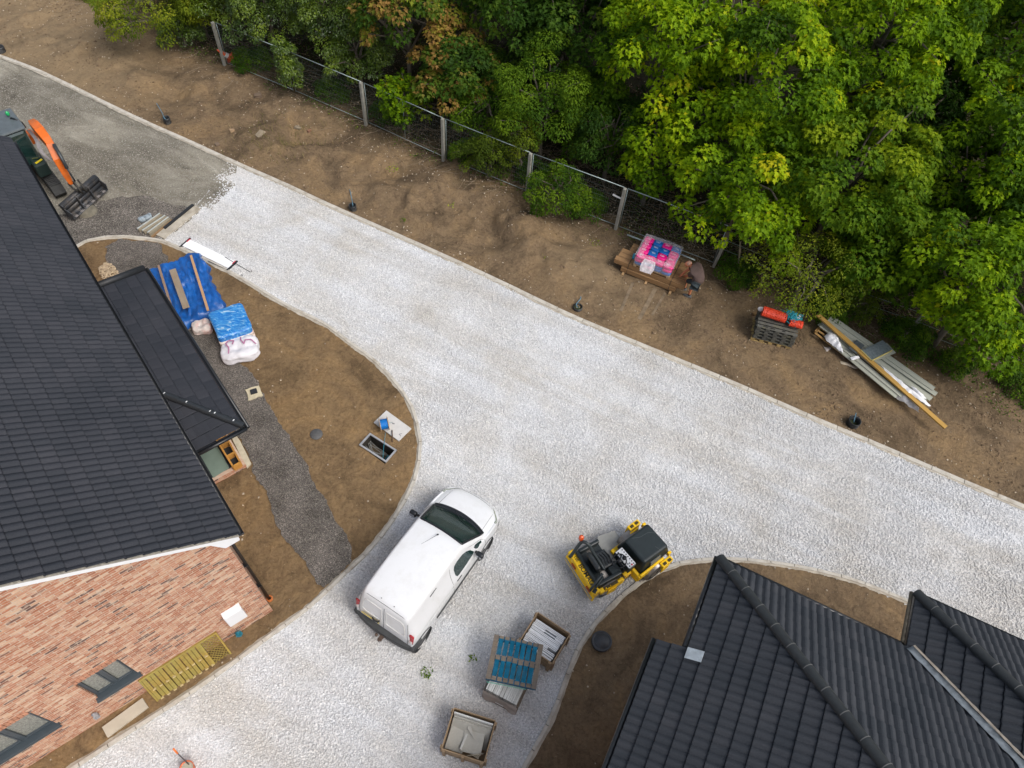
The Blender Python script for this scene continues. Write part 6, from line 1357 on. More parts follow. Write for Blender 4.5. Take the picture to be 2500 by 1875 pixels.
# white board with black and red ends on the gravel, tarmac board, bolts
p0 = P(453, 592, .06); p1 = P(568, 648, .06); wbd = thing("white_board", "long white board with black and red ends lying on the gravel by the kerb", "board", Vector((p0.x, p0.y, .04)), ang(p0, p1)); Lw = (p1-p0).length
MB().box((Lw/2, 0, .02), (Lw, .34, .03)).build("panel", mat("bright_white_panel", (.86, .87, .88), .4, var=.01), wbd, bevel=.004)
for x in (.0, Lw): 
    MB().box((x, -.02, .025), (.045, .50, .045)).build("end_bar", M_black, wbd); MB().box((x+(.035 if x == 0 else -.035), .11, .045), (.03, .16, .012)).build("red_strip", mat("red_strip", (.55, .02, .05), .5), wbd)
for (pa_, pb_, lab) in (((549, 627), (611, 664), "thin dark reinforcing rod running off the white board's right end"), ((508, 637), (588, 674), "thin dark reinforcing rod along the kerb under the white board")):
    a = P(*pa_, .10); b = P(*pb_, .06); dd_ = (b-a).normalized(); s_ = Vector((-dd_.y, dd_.x, 0)); tag(MB().tube([a, a.lerp(b, .5)+Vector((0, 0, -.01)), b, b+dd_*.03+s_*.05, b+s_*.08-dd_*.03], .009, 6).build("steel_rod", mat("rod_steel", (.04, .035, .035), .6)), lab, "rod", "steel rods by the white board")
kb = P(391, 580); kt = P(480, 507); dd_ = (kt-kb).normalized(); s_ = Vector((-dd_.y, dd_.x, 0))
tag(MB().beam(kb+Vector((0, 0, .03))-s_*.02, kt+Vector((0, 0, .03))-s_*.02, .34, .06).build("concrete_strip", M_haunch), "rough concrete strip laid across the end of the white gravel", "concrete strip")
tag(MB().beam(kb+s_*.12+dd_*.35+Vector((0, 0, .08)), kt+s_*.12+Vector((0, 0, .08)), .10, .05).build("black_channel", mat("black_channel", (.018, .02, .022), .5)), "black drainage channel length lying on the concrete strip", "channel")
for k, (q0_, q1_, lab) in enumerate((((336, 560), (391, 522), "leftmost of the three channel lengths by the concrete strip"), ((348, 564), (404, 527), "middle one of the three channel lengths by the concrete strip"), ((361, 569), (412, 531), "channel length nearest the concrete strip, right of the other two"))):
    a, rz, L = placed(P(*q0_, .1), P(*q1_, .1)); t = thing("channel_length", lab, "channel", Vector((a.x, a.y, 0)), rz, "channel lengths stacked by the concrete strip"); MB().box((L/2, -.05, .06), (L, .085, .11)).build("channel_body", mat("buff_channel", (.26, .225, .16), .85, var=.2, scale=5), t); MB().box((L/2, .01, .09), (L, .035, .09)).build("steel_edge", mat("zinc_edge", (.58, .62, .60), .4, metal=.4), t)
a, rz, L = placed(P(370, 580, .05), P(421, 538, .05)); tag(MB().box((0, 0, .05), (L, .07, .06)).build("dirty_batten", wood("dirty_batten", (.32, .20, .10))), "dirty timber batten between the channel lengths and the black channel", "batten"); o = bpy.data.objects["dirty_batten"]; o.location = a.lerp(P(421, 538, .05), .5); o.location.z = .0; o.rotation_euler = (0, 0, rz)
o = soft((0, 0, .06), (.42, .20, .12), .3, 12, .06, 6).build("plastic_bag", mat("crumpled_sheet", (.26, .31, .34), .35, var=.7, scale=9), recalc=False); q = P(357, 535); o.location = (q.x, q.y, 0); o.rotation_euler = (0, 0, .75); tag(o, "crumpled dark plastic with pale highlights beside the channel lengths", "plastic bag")
rub = W([(243, 657), (262, 640), (282, 655), (293, 672), (272, 690), (250, 684)]); X, Y = scatter(rub, 900)
tag(stones("rubble", X, Y, .03+.10*np.clip(1-np.hypot(X-P(262, 668).x, Y-P(262, 668).y)/.5, 0, 1), .014, .045, mat("rubble_stone", (.42, .33, .22), .9, var=.4, scale=10)), kind="stuff")

# ============================================================ DRAINS, CHAMBER, REEL
tag(MB().lathe([(0, .012), (.165, .012), (.175, .0), (.175, -.05)], Matrix.Translation((P(773, 1062).x, P(773, 1062).y, .052)), 36).build("manhole_cover", mat("worn_iron", (.085, .085, .085), .7, var=.2, scale=14, bump=.5, bscale=30)), "round grey manhole cover set in the soil of the front plot", "manhole cover")
q = P(1467, 1569); mh = thing("raised_manhole", "raised black round manhole cover beside the curved kerb and the crates", "manhole cover", Vector((q.x, q.y, .03)))
MB().lathe([(.24, .0), (.25, .10), (.245, .12)], n=36).build("riser", M_black, mh); MB().lathe([(0, .125), (.18, .125), (.185, .118), (.20, .118), (.205, .128), (.24, .128), (.25, .115)], n=36).build("lid", mat("plastic_lid", (.035, .038, .042), .45, var=.2, scale=8), mh)
q = P(622, 962); sd = thing("drain_gully", "small square black drain set in a pale ragged concrete collar on the chippings", "drain", Vector((q.x, q.y, .05)), R_(22))
rg = [Vector((max(-.2, min(.2, math.cos(a)*.29))+random.uniform(-.025, .025), max(-.2, min(.2, math.sin(a)*.29))+random.uniform(-.025, .025), 0)) for a in [k*.2618 for k in range(24)]]
MB().prism([(p.x, p.y) for p in rg], -.05, .045).build("concrete_collar", mat("collar_concrete", (.52, .46, .32), .9, var=.15, scale=8, bump=.6), sd)
MB().box((0, .02, .06), (.19, .17, .035)).build("grate", M_black, sd, bevel=.006); gb = MB(); [gb.box((-.07+.035*k, .02, .0785), (.012, .13, .003)) for k in range(5)]; gb.build("grate_bar", M_bump, sd)
tag(MB().lathe([(0, .0), (.0, .0)], n=4).build("tmp", M_black), "t", "t") if False else None
cf = thing("inspection_chamber", "open rectangular inspection chamber with steel frame and blue rope inside", "chamber", Vector((chc.x, chc.y, .0)), ang(ch[1], ch[2])); Lc = (ch[2]-ch[1]).length; Wc = (ch[1]-ch[0]).length
fr = MB(); 
for c, d in [((0, Wc/2-.02, .065), (Lc, .045, .05)), ((0, -Wc/2+.02, .065), (Lc, .045, .05)), ((-Lc/2+.02, 0, .065), (.045, Wc-.085, .05)), ((Lc/2-.02, 0, .065), (.045, Wc-.085, .05))]: fr.box(c, d)
fr.build("frame", mat("frame_steel", (.48, .49, .50), .4, metal=.5, var=.15), cf)
pw = MB(); 
for c, d in [((0, Wc/2-.012, -.27), (Lc-.02, .02, .62)), ((0, -Wc/2+.012, -.27), (Lc-.02, .02, .62)), ((-Lc/2+.012, 0, -.27), (.02, Wc-.04, .62)), ((Lc/2-.012, 0, -.27), (.02, Wc-.04, .62))]: pw.box(c, d)
pw.build("pit_wall", mat("pit_plastic", (.035, .03, .025), .7, var=.3), cf); MB().box((0, 0, -.52), (Lc, Wc, .04)).build("pit_floor", mat("pit_mud", (.13, .095, .06), .95, var=.3, scale=8), cf)
cbm = MB(); rr_ = random.Random(5)
for k in range(8): cbm.tube(smooth_path([Vector((-Lc/2+.06, rr_.uniform(-.1, .15), -.15-rr_.random()*.2)), Vector((-.15+rr_.uniform(-.1, .1), rr_.uniform(-.1, .15), -.30)), Vector((rr_.uniform(-.1, .3), .14, -.35))], 4), .008, 5)
cbm.build("cable", mat("grey_cable", (.16, .16, .15), .6, var=.4), cf)
M_rope = mat("turquoise_rope", (.02, .20, .27), .6, var=.2)
rp = MB(); rp.tube(smooth_path([Vector((.30, .05, -.12)), Vector((.34, -.06, -.2)), Vector((.24, .0, -.25)), Vector((.32, .08, -.22)), Vector((.2, -.1, -.3)), Vector((-.05, -.14, -.2))], 5), .013, 6); rp.build("rope_coil", M_rope, cf)
cl4 = [P(*c, .09) for c in [(942.7, 1001.2), (1003.6, 1045.8), (974.6, 1077.2), (912.6, 1031.4)]]; cc_ = sum(cl4, Vector())/4
cvr = thing("chamber_cover", "pale grey chamber cover plate lying on the soil under the blue cable reel", "cover plate", Vector((cc_.x, cc_.y, 0)), ang(cl4[3], cl4[2])); Lq = (cl4[1]-cl4[0]).length; Wq = (cl4[3]-cl4[0]).length
MB().bbox((0, 0, .07), (Lq, Wq, .045), .006).build("plate", mat("pale_plate", (.55, .54, .52), .6, var=.08, scale=4, dirt_or_sheen=(.42, .4, .37)), cvr)
MB().box((Lq*.38, -Wq*.12, .0935), (.09, .02, .002), .9).box((Lq*.40, -Wq*.2, .0935), (.07, .018, .002), -.2).box((-.02, .06, .0935), (.07, .035, .002), .5).build("marking", mat("mark_grey", (.18, .18, .19), .7), cvr)
rc = P(938, 1036, .27); reel = thing("cable_reel", "wooden cable reel wound with bright blue rope, standing on the pale cover plate", "reel", Vector((rc.x, rc.y, .285)), R_(14))
Mr = Matrix.Rotation(R_(90), 4, 'Y') @ Matrix.Rotation(R_(0), 4, 'X')
wind = MB(); prof_w = []
for k in range(19): prof_w += [(.140+.006*math.sin(k*2.9), -.10+.2*k/18-.004), (.153, -.10+.2*k/18)]
wind.lathe([(.0, -.1)]+prof_w+[(.0, .1)], Mr, 24); wind.build("rope_winding", mat("bright_blue_rope", (.006, .20, .62), .45, var=.2, scale=30), reel)
for x in (-.115, .115):
    MB().lathe([(0, -.009), (.19, -.009), (.192, 0), (.19, .009), (0, .009)], Matrix.Translation((x, 0, 0)) @ Mr, 28).build("flange", wood("reel_wood", (.55, .40, .25), dark=.8), reel)
MB().cyl((-.2, 0, 0), (.24, 0, 0), .012, 8).build("spindle", M_galv, reel)
tg = MB(); tg.tube(smooth_path([P(941, 1056, .12), P(939, 1075, .14), P(936, 1100, .12), P(935, 1118, .02), P(934, 1122, -.1)], 4), .007, 6); tag(tg.build("blue_rope", M_rope), "taut turquoise rope running from the cable reel into the open chamber", "rope")
tag(MB().tube([P(957, 1050, .12), P(958, 1062, .15), P(958, 1080, .04)], .014, 6).build("steel_bar", mat("rusty_bar", (.10, .06, .04), .8)), "short dark lifting bar leaning off the pale cover plate's lower edge", "bar")

# ============================================================ AGAINST THE GABLE WALL
def wl_(s, o, z=0): p = A1-HX*s-HY*o; return Vector((p.x, p.y, z))
tr_ = thing("fence_screen", "new yellow-green timber screen with lattice end leaning on the brick wall", "fence screen", wl_(3.0, 0), HRZ)
M_tan = wood("treated_pine", (.40, .28, .06), dark=.5, gs=2.2, grey=(.30, .31, .09), greyamt=.35)
# local screen plane: x along wall, v up the lean
Lp = 1.78; Hs = .86; th_ = math.atan2(.78, .30)
def SP(x, v, o=0): return Vector((x, -.32+.0+math.cos(th_)*v-math.sin(th_)*o, .03+math.sin(th_)*v+math.cos(th_)*o))
def sboard(m, x0, v0, x1, v1, w, t, o=0):
    a, b = SP(x0, v0, o), SP(x1, v1, o); nrm = Vector((0, -math.sin(th_), math.cos(th_))); m.beam(a, b, w, t, up=nrm)
fr = MB(); sboard(fr, 0, Hs, Lp, Hs, .045, .06, .01); sboard(fr, .02, 0, .02, Hs-.02, .04, .055, .01); sboard(fr, Lp-.02, 0, Lp-.02, Hs-.02, .04, .055, .01); sboard(fr, 1.36, 0, 1.36, Hs-.02, .05, .055, .01); fr.build("frame", M_tan, tr_)
for k in range(14):
    x = .085+k*.0935; s_ = MB(); sboard(s_, x, .0+random.uniform(0, .03), x, Hs-.03, .078, .016, .0 if k % 2 else .03); s_.build("board", M_tan, tr_)
for k in range(9):
    bl_ = MB(); bx2 = MB()
    x = .13+k*.15; sboard(bl_, x-.035, .40, x+.035, .40, .022, .05, .035); sboard(bx2, x-.035, .02, x+.035, .02, .022, .05, .03)
    bl_.build("batten", wood("cut_ends", (.62, .50, .26), dark=.9), tr_); bx2.build("batten", MATS["cut_ends"], tr_)
lt = MB()
for k in range(-6, 8):
    for sg, o in ((1, .0), (-1, .012)):
        pts = []
        for q in range(41):
            v = Hs*q/40; x = 1.57+sg*(v-Hs/2)*.75+k*.078
            if 1.385 < x < Lp-.04: pts.append((x, v))
        if len(pts) > 2: sboard(lt, pts[0][0], pts[0][1], pts[-1][0], pts[-1][1], .016, .009, o)
lt.build("lattice", M_tan, tr_)
q = [wl_(4.14, .17), wl_(3.22, .10), wl_(3.19, .36), wl_(4.12, .44)]
o = MB().prism([(p.x, p.y) for p in q], .0, .09).build("stone_lintel", mat("sand_stone", (.47, .42, .33), .85, var=.1, scale=3, bump=.2)); tag(o, "long pale stone slab lying between the brick wall and the kerb", "stone slab")
for (s, z, lab, m, r) in ((.88, .16, "bundle of turquoise rope hanging low on the brick wall beside the screen", M_rope, .07), (4.02, .60, "grey wire bundle hanging on the brick wall between the windows", mat("wire_grey", (.3, .3, .31), .5, var=.5, scale=9), .055)):
    m_ = MB(); rr_ = random.Random(int(s*100))
    for k in range(7): a0 = rr_.uniform(0, 6.28); m_.tube([wl_(s+r*rr_.uniform(.6, 1.1)*math.cos(t_*.7+a0), .05+rr_.uniform(0, .09), z+r*1.5*math.sin(t_*.7+a0)+.02) for t_ in range(9)], .009, 5, closed=True)
    tag(m_.build("rope_bundle" if z < .3 else "wire_bundle", m), lab, "rope" if z < .3 else "wire")
pl0 = P(466, 1874); bkt = thing("mortar_bucket", "round orange-rimmed bucket of mortar cut by the bottom edge", "bucket", Vector((P(466, 1880).x, P(466, 1880).y, .03)))
MB().lathe([(.11, 0), (.145, .26), (.155, .27), (.135, .265), (.10, .02)], n=28).build("tub", mat("orange_tub", (.62, .16, .07), .5), bkt); MB().lathe([(0, .235), (.128, .232)], n=24).build("mortar", mat("wet_mortar", (.38, .36, .28), .9, var=.2, scale=20), bkt)
a = P(458, 1866, .30); b = P(423, 1828, .85); hn = thing("long_handled_tool", "dark tool shaft with an orange grip standing in the mortar bucket", "tool", Vector((a.x, a.y, .0)))
lo = lambda v: v-hn.location; MB().tube([lo(a)+Vector((.04, -.03, -.12)), lo(a).lerp(lo(b), .75)], .013, 8).build("shaft", mat("tool_shaft", (.07, .06, .06), .5), hn); MB().tube([lo(a).lerp(lo(b), .70), lo(b)], .020, 10).build("grip", mat("orange_grip", (.72, .17, .03), .5), hn)

# ============================================================ VERGE: DUCT STUBS, SLAB, TIMBER
def stub(c, r, h, label, cord=None, ribs=False, col=(.02, .022, .024), tilt=0):
    g = G(*c); t = thing("duct_stub", label, "duct stub", g, 0, "black duct stubs rising from the verge"); R3 = Matrix.Rotation(tilt, 4, 'X')
    pr_ = [(r*.82, .0), (r*.88, .0)]; n = 9 if ribs else 3; pr_ = [(r*.85, -.1)]
    for k in range(n+1): z = h*k/n; pr_.append((r*(1.0 if (k % 2 or not ribs) else .88), z))
    pr_ += [(r*.9, h), (r*.84, h-.01), (r*.84, -.05)]
    MB().lathe(pr_, R3, 24).build("pipe", mat("black_duct", col, .45, var=.3, scale=7, dirt_or_sheen=(.25, .25, .25), dirt_or_sheen_amt=.35), t); MB().lathe([(0, .02), (r*.83, .02)], R3, 16).build("fill", mat("duct_fill", (.03, .04, .015), .95, var=.8, scale=20), t)
    if cord:
        pts = [Vector((0, 0, h*.5))]+[P(x, y, z+g.z)-g for x, y, z in cord]; cd = MB(); cd.tube(smooth_path(pts, 3), .014, 6); cd.build("draw_cord", mat("cord_blue", (.10, .22, .30), .6, var=.3), t)
    return t
stub((410, 300), .13, .24, "duct stub with a pale blue cord looping up, second from the left", [(401, 288, .3), (396, 276, .12), (388, 262, .06), (382, 252, .04)])
stub((862, 512), .13, .22, "duct stub with a turquoise and black cord above it, on the kerb in mid verge", [(861, 498, .3), (858, 482, .2), (853, 460, .05)])
stub((4, 126), .17, .22, "dark duct stub cut by the left edge of the photo", None)
stub((1410, 753), .155, .10, "low black duct ring on the soil above the kerb below the timber stack", [(1407, 742, .2), (1418, 728, .1), (1414, 716, .04)])
stub((2080, 1036), .185, .22, "ribbed black duct coil beside the kerb, furthest right", [(2087, 1020, .25), (2090, 1008, .1)], ribs=True)
def rock(c, d, rz, label, m, name="stone_slab", cat="stone", z=0.0, grp="broken stones on the soil heap"):
    g = G(*c); o = MB().box((0, 0, 0), d, j=min(d)*.2).build(name, m, bevel=.008); o.location = g+Vector((0, 0, d[2]*.25+z)); o.rotation_euler = (random.uniform(-.15, .15), random.uniform(-.15, .15), rz); return tag(o, label, cat, grp)
M_stone = mat("heap_stone", (.27, .22, .155), .95, var=.2, scale=6, bump=.6)
rock((632, 331), (.50, .26, .06), R_(60), "flat beige slab lying on the soil heap above the road end", M_stone)
rock((630, 235), (.28, .20, .12), .2, "brown stone lump on the heap near the ivy wrapped post", mat("heap_brown", (.16, .115, .08), .95, var=.2))
rock((755, 320), (.16, .11, .09), .9, "broken red brick half on the soil heap", mat("old_brick", (.25, .13, .08), .95, var=.2))
rock((567, 320), (.17, .13, .10), .3, "pale brown stone left of the flat slab", mat("heap_buff", (.32, .22, .13), .95, var=.2))
rock((531, 354), (.16, .12, .09), .7, "small brown cobble below the flat slab near the kerb", MATS["heap_brown"])
rock((728, 313), (.26, .14, .08), -.4, "grey brown stone beside the broken brick", M_stone)
X = RNG.normal(-6.9, .9, 500); Y = RNG.normal(23.6, .8, 500); tag(blades("trampled_grass", X, Y, .08, .26, M_grass, lay=1.5, wid=.006), kind="stuff")
# timber stack with pink and blue bags
a = P(1500, 633, .48); b = P(1667, 699, .48); ts = thing("timber_stack", "strapped stack of brown timber sleepers on bearers beside the stooping man", "timber stack", Vector((a.x, a.y, gz(6.2, 16.9)+.0)), ang(a, b)); g0 = ts.location.z
M_slp = wood("sleeper_wood", (.40, .235, .105), dark=.5, gs=1.6)
TL = 2.5
for k in range(5):
    off = [0, .05, .06, .30, .30][k]; L_ = TL-off-[0, .06, .05, -.02, .02][k]; 
    for (x0, l_, zz) in ((off, L_, .385),): MB().bbox((x0+l_/2, .10+k*.205, zz), (l_, .195, .19), .008).build("sleeper", M_slp, ts)
for k in range(5): MB().bbox((.32+.95, .06+k*.205, .17), (1.95+.05*(k % 2), .195, .19), .008).build("sleeper", M_slp, ts)
for x in (.42, 1.25, 2.12): MB().box((x, .42, .035), (.07, 1.15, .07)).build("bearer", wood("pale_bearer", (.55, .36, .18), dark=.8), ts)
for x in (.52, 2.02): MB().tube([(x, -.02, .04), (x, -.045, .17), (x, -.01, .30), (x, .0, .488), (x, .5, .492), (x, 1.02, .488)], .009, 5).build("strap", M_black, ts)
zt0 = g0+.50; a2 = P(1546, 645, zt0+.08); b2 = P(1634, 678, zt0+.08); bp_ = thing("bag_pallet", "small pallet of pink and blue bags in torn clear film, on the timber stack", "pallet load", Vector((a2.x, a2.y, zt0)), ang(a2, b2)); BL = (b2-a2).length; BD = 1.08
mp = MB(); [mp.box((BL/2, .06+k*(BD-.12)/4, .085), (BL, .12, .02)) for k in range(5)]; [mp.box((x, BD/2, .04), (.09, BD, .07)) for x in (.06, BL/2, BL-.06)]; mp.build("pallet_base", wood("clean_pallet", (.55, .38, .22), dark=.8), bp_)
M_pk = mat("pink_bag", (.78, .008, .22), .38, var=.12, scale=6); M_bb = mat("blue_bag", (.005, .12, .42), .38, var=.2, scale=6); M_prt = mat("white_print", (.82, .78, .82), .5)
pat = ["PBPP", "PBPB", "PPBP", "BPPP"]; rrb = random.Random(3)
for L3 in range(3):
    for iy in range(4):
        for ix in range(4):
            c_ = "PB"[rrb.random() < .4] if L3 < 2 else [["P", "P", "P", "P"], ["P", "B", "P", "P"], ["P", "B", "B", "P"], ["P", "B", "P", "B"]][iy][ix]
            if L3 < 2 and 0 < iy < 3 and 0 < ix < 3: continue
            w_ = BL/4; d_ = BD/4; o = soft((0, 0, 0), (w_*1.02, d_*1.02, .13), .28, ix*3+iy*7+L3, .012, 5).build("cement_bag", M_pk if c_ == "P" else M_bb, bp_, recalc=False)
            o.location = (w_*(ix+.5), d_*(iy+.5), .165+.125*L3+rrb.uniform(-.008, .008)); o.rotation_euler = (0, 0, rrb.uniform(-.06, .06))
            if L3 == 2:
                pm = MB()   # small blocks of white lettering strokes
                for r_ in range(2):
                    x = -.07
                    while x < .06: l_ = rrb.uniform(.012, .03); pm.box((x+l_/2, .02-.035*r_+rrb.uniform(-.004, .004), .068), (l_*.7, rrb.uniform(.012, .022), .004), rrb.uniform(-.4, .4)); x += l_+.004
                pm.build("print", M_prt, o)
M_clear = mat("clear_film", (.80, .78, .82), .2, var=.2, scale=6, bump=.12, bscale=7, alpha=.22)
zt1 = .50
fm = MB(); fm.grid(lambda u, v: (BL*u, -.03-.03*abs(math.sin(u*8))*v, zt1-.34*v+.02*noise.noise(Vector((u*6, v*5, 2)))), 16, 7); fm.grid(lambda u, v: (-.03-.02*noise.noise(Vector((u*6, v*5, 3))), BD*u, zt1+.02-.36*v), 14, 7); fm.grid(lambda u, v: (BL+.03, BD*u, zt1+.02-.36*v), 14, 7); fm.grid(lambda u, v: (BL*u, BD+.03, zt1+.02-.36*v), 14, 7)
for (x0, x1, y0, y1) in ((-.03, .20, 0, BD+.03), (BL-.30, BL+.04, 0, BD+.03), (.1, BL-.1, BD-.12, BD+.05), (.1, BL-.1, -.05, .16)):
    fm.grid(lambda u, v: (x0+(x1-x0)*u, y0+(y1-y0)*v, zt1+.012+.05*abs(noise.noise(Vector((u*3+x0*5, v*5+y0*5, 7))))), 12, 14)
fm.build("film_wrap", M_clear, bp_, recalc=False)
ff = MB(); ff.grid(lambda u, v: (BL*.40+(u-.5)*(.36+.10*math.sin(v*3)), -.02-.36*v, zt1+.02-.24*v**.8+.09*abs(noise.noise(Vector((u*5, v*4, 2))))), 14, 14); ff.build("film_flap", mat("bunched_film", (.80, .76, .80), .2, var=.2, scale=8, bump=1.0, bscale=14, alpha=.55), bp_, recalc=False)
MB().box((-.12, .42, .02), (.07, .22, .06), .1).build("corner_label", mat("turq_label", (.02, .35, .5), .5), bp_)
# dark tube behind the stack
tag(MB().tube([P(1531, 573, .5), P(1575, 590, .5)], .03, 8).build("steel_tube", M_galv), "dark steel tube end resting behind the left of the timber stack", "tube", "tubes behind the timber stack"); tag(MB().tube([P(1660, 620, .9), P(1697, 635, .9)], .022, 8).build("steel_tube", M_galv), "thin grey tube showing above the stooping man's head", "tube", "tubes behind the timber stack")
# drag marks: shallow strips pressed into the soil
for k, (p_, q_, w_) in enumerate((((1545, 690), (1515, 760), .10), ((1600, 705), (1560, 780), .13), ((1624, 715), (1592, 770), .08))):
    a = G(*p_); b = G(*q_); sgs = 8; dd_ = (b-a).normalized(); s_ = Vector((-dd_.y, dd_.x, 0)); vs = []
    for i in range(sgs+1): c_ = a.lerp(b, i/sgs); vs += [Vector(((c_+s_*w_/2).x, (c_+s_*w_/2).y, gz(c_.x+s_.x*w_/2, c_.y+s_.y*w_/2)+.012)), Vector(((c_-s_*w_/2).x, (c_-s_*w_/2).y, gz(c_.x-s_.x*w_/2, c_.y-s_.y*w_/2)+.012))]
    tag(MB().add(vs, [(2*i, 2*i+1, 2*i+3, 2*i+2) for i in range(sgs)]).build("drag_mark", mat("pressed_soil", (.185, .138, .088), .95, var=.35, scale=5, bump=.5)), kind="structure")

# stack of dark plastic and timber pallets with mesh rolls
a = P(1850, 795, .72); b = P(1948, 820, .72); ps_ = thing("pallet_stack", "stack of dark weathered pallets on bare soil, holding orange and turquoise rolls", "pallet stack", Vector((a.x, a.y, gz(a.x, a.y))), ang(a, b)); PL = (b-a).length; PD = .86
M_dkp = mat("dark_pallet", (.085, .085, .075), .8, var=.35, scale=5, dirt_or_sheen=(.16, .15, .08), dirt_or_sheen_amt=.6); M_lp = wood("yellow_pallet", (.46, .33, .13), dark=.7)
for k in range(5):
    z = .02+.14*k; m_ = M_lp if k == 0 else M_dkp; s = MB(); ox = random.uniform(-.02, .03)
    for j in range(3):
        y = .05+j*(PD-.1)/2
        for i in range(5): s.box((.07+i*(PL-.14)/4+ox, y, z+.055), (.12, .10, .09), random.uniform(-.06, .06))
        s.box((PL/2+ox, y, z+.003), (PL, .10, .016))
    for i in range(6): s.box((PL/2+ox, .06+i*(PD-.12)/5, z+.108), (PL, .105, .018), random.uniform(-.004, .004))
    s.build("pallet", m_, ps_)
gsl = MB(); [gsl.box((x, .07, .702), (w_, .035, .002)) for x, w_ in ((.25, .14), (.48, .14), (.82, .10))]; gsl.build("deck_slot", mat("slot_black", (.008, .008, .008), .9), ps_)
def meshroll(name, label, p0, p1, z, r, m, squash=.85, turns=26, seed=1):
    a, rz, L = placed(P(*p0, z), P(*p1, z)); t = thing(name, label, "roll", Vector((a.x, a.y, z)), rz, "netting rolls on the pallet stack"); rr_ = random.Random(seed); rm = MB()
    for k in range(turns):
        x = L*k/turns; rm.tube([(x+rr_.uniform(-.012, .012), r*math.cos(q*.5236), r*squash*math.sin(q*.5236)+r*squash) for q in range(12)], .017, 5, closed=True)
    for q in range(14): th = q*6.283/14; rm.tube([(x_, r*.97*math.cos(th+x_*1.5), r*squash*.97*math.sin(th+x_*1.5)+r*squash) for x_ in np.linspace(0, L, 8)], .010, 4)
    rm.build("netting", m, t); MB().lathe([(0, .01), (r*.80, 0), (r*.80, L), (0, L-.01)], Matrix.Translation((0, 0, r*squash)) @ Matrix.Diagonal((1, 1, squash, 1)) @ Matrix.Rotation(R_(90), 4, 'Y'), 18).build("roll_core", mat("roll_shade_orange", (.55, .03, .012), .6), t); return t
M_orn = mat("orange_netting", (.80, .07, .025), .45, var=.12, scale=14, spec=.6)
zr = ps_.location.z+.74
mr1 = meshroll("orange_netting_roll", "long roll of bright orange barrier netting on the dark pallets", (1860, 766), (1916, 784), zr, .16, M_orn, turns=20)
mr2 = meshroll("orange_netting_roll", "short end of orange netting right of the turquoise rope heap", (1926, 792), (1956, 799), zr, .12, M_orn, turns=10, seed=3)
rrm = random.Random(9); nm = MB(); cq = P(1921, 775, zr)
for k in range(80):
    a_ = Vector((rrm.gauss(0, .15), rrm.gauss(0, .13), 0)); h_ = .22*max(0, 1-a_.length/.34); pts = [a_+Vector((rrm.gauss(0, .06), rrm.gauss(0, .05), h_+rrm.uniform(-.02, .05))) for _ in range(4)]; nm.tube(smooth_path(pts, 3), .0085, 4, cap=False)
no_ = nm.build("rope_heap", mat("turquoise_net", (.015, .33, .42), .5, var=.25, scale=12), recalc=False); no_.location = cq+Vector((.03, -.08, .10)); no_.rotation_euler = (0, 0, -.3); tag(no_, "tangled heap of turquoise rope draped between the orange netting rolls", "rope")
tag(soft((0, 0, 0), (.30, .16, .08), .3, 4, .02, 5).build("white_sack", M_wbag, recalc=False), "folded white sack behind the turquoise rope on the pallet stack", "sack", "white sacks on the pallet stack"); bpy.data.objects["white_sack"].location = P(1944, 773, zr+.03)
o = soft((0, 0, 0), (.16, .14, .08), .3, 6, .02, 5).build("white_sack", M_wbag, recalc=False); o.location = P(1857, 755, zr+.03); tag(o, "small white sack at the left end of the orange netting roll", "sack", "white sacks on the pallet stack")
q = G(1842, 768); tag(MB().box((0, 0, 0), (.14, .10, .08), .3).build("timber_offcut", wood("offcut", (.3, .18, .08))), "small brown timber offcut on the soil left of the pallet stack", "offcut"); bpy.data.objects["timber_offcut"].location = q+Vector((0, 0, .04))

# long board pile
bx0 = P(2020, 778, .30); bx1 = P(2278, 962, .30); BP = thing("board_pile", "pile of long grey-green boards lying on timber pallets on the soil", "board pile", Vector((bx0.x, bx0.y, gz(13, 13.4))), ang(bx0, bx1)); gB = BP.location.z; ux = (bx1-bx0).normalized(); uy = Vector((-ux.y, ux.x, 0))
def Lb(px, py, z): q = P(px, py, z+gB)-Vector((BP.location.x, BP.location.y, gB)); return (q.dot(ux), q.dot(uy))
M_gb = mat("grey_green_board", (.39, .40, .335), .6, var=.07, scale=2, dirt_or_sheen=(.24, .25, .21), dirt_or_sheen_amt=.5, stretch=(.3, 2, 2))
nb = 0
for (A_, B_, w_, z_) in (((2030, 772), (2282, 948), .17, .34), ((2023, 779), (2288, 961), .18, .31), ((2013, 784), (2276, 972), .20, .29), ((2007, 792), (2262, 978), .19, .26), ((2018, 775), (2270, 965), .62, .20), ((2040, 830), (2205, 965), .16, .24), ((2030, 836), (2190, 968), .12, .20)):
    a_ = Lb(*A_, z_); b_ = Lb(*B_, z_); m_ = MB(); m_.beam((a_[0], a_[1]-w_*.3, z_), (b_[0], b_[1]-w_*.3, z_), w_, .026); m_.beam((a_[0], a_[1]-w_*.3+w_*.42, z_+.016), (b_[0], b_[1]-w_*.3+w_*.42, z_+.016), .02, .012); m_.build("board", M_gb, BP)
pp = MB(); 
for (A_, B_, w_) in (((1990, 813), (2165, 945), .07), ((1996, 806), (2100, 880), .07), ((2002, 799), (2080, 850), .07), ((2195, 965), (2245, 1003), .07)):
    a_ = Lb(*A_, .13); b_ = Lb(*B_, .13); pp.beam((*a_, .13), (*b_, .13), w_, .022)
for (A_, B_) in (((1991, 812), (2004, 797)), ((2060, 866), (2085, 840)), ((2130, 920), (2150, 900)), ((2203, 968), (2225, 945))): a_ = Lb(*A_, .07); b_ = Lb(*B_, .07); pp.beam((*a_, .07), (*b_, .07), .10, .10)
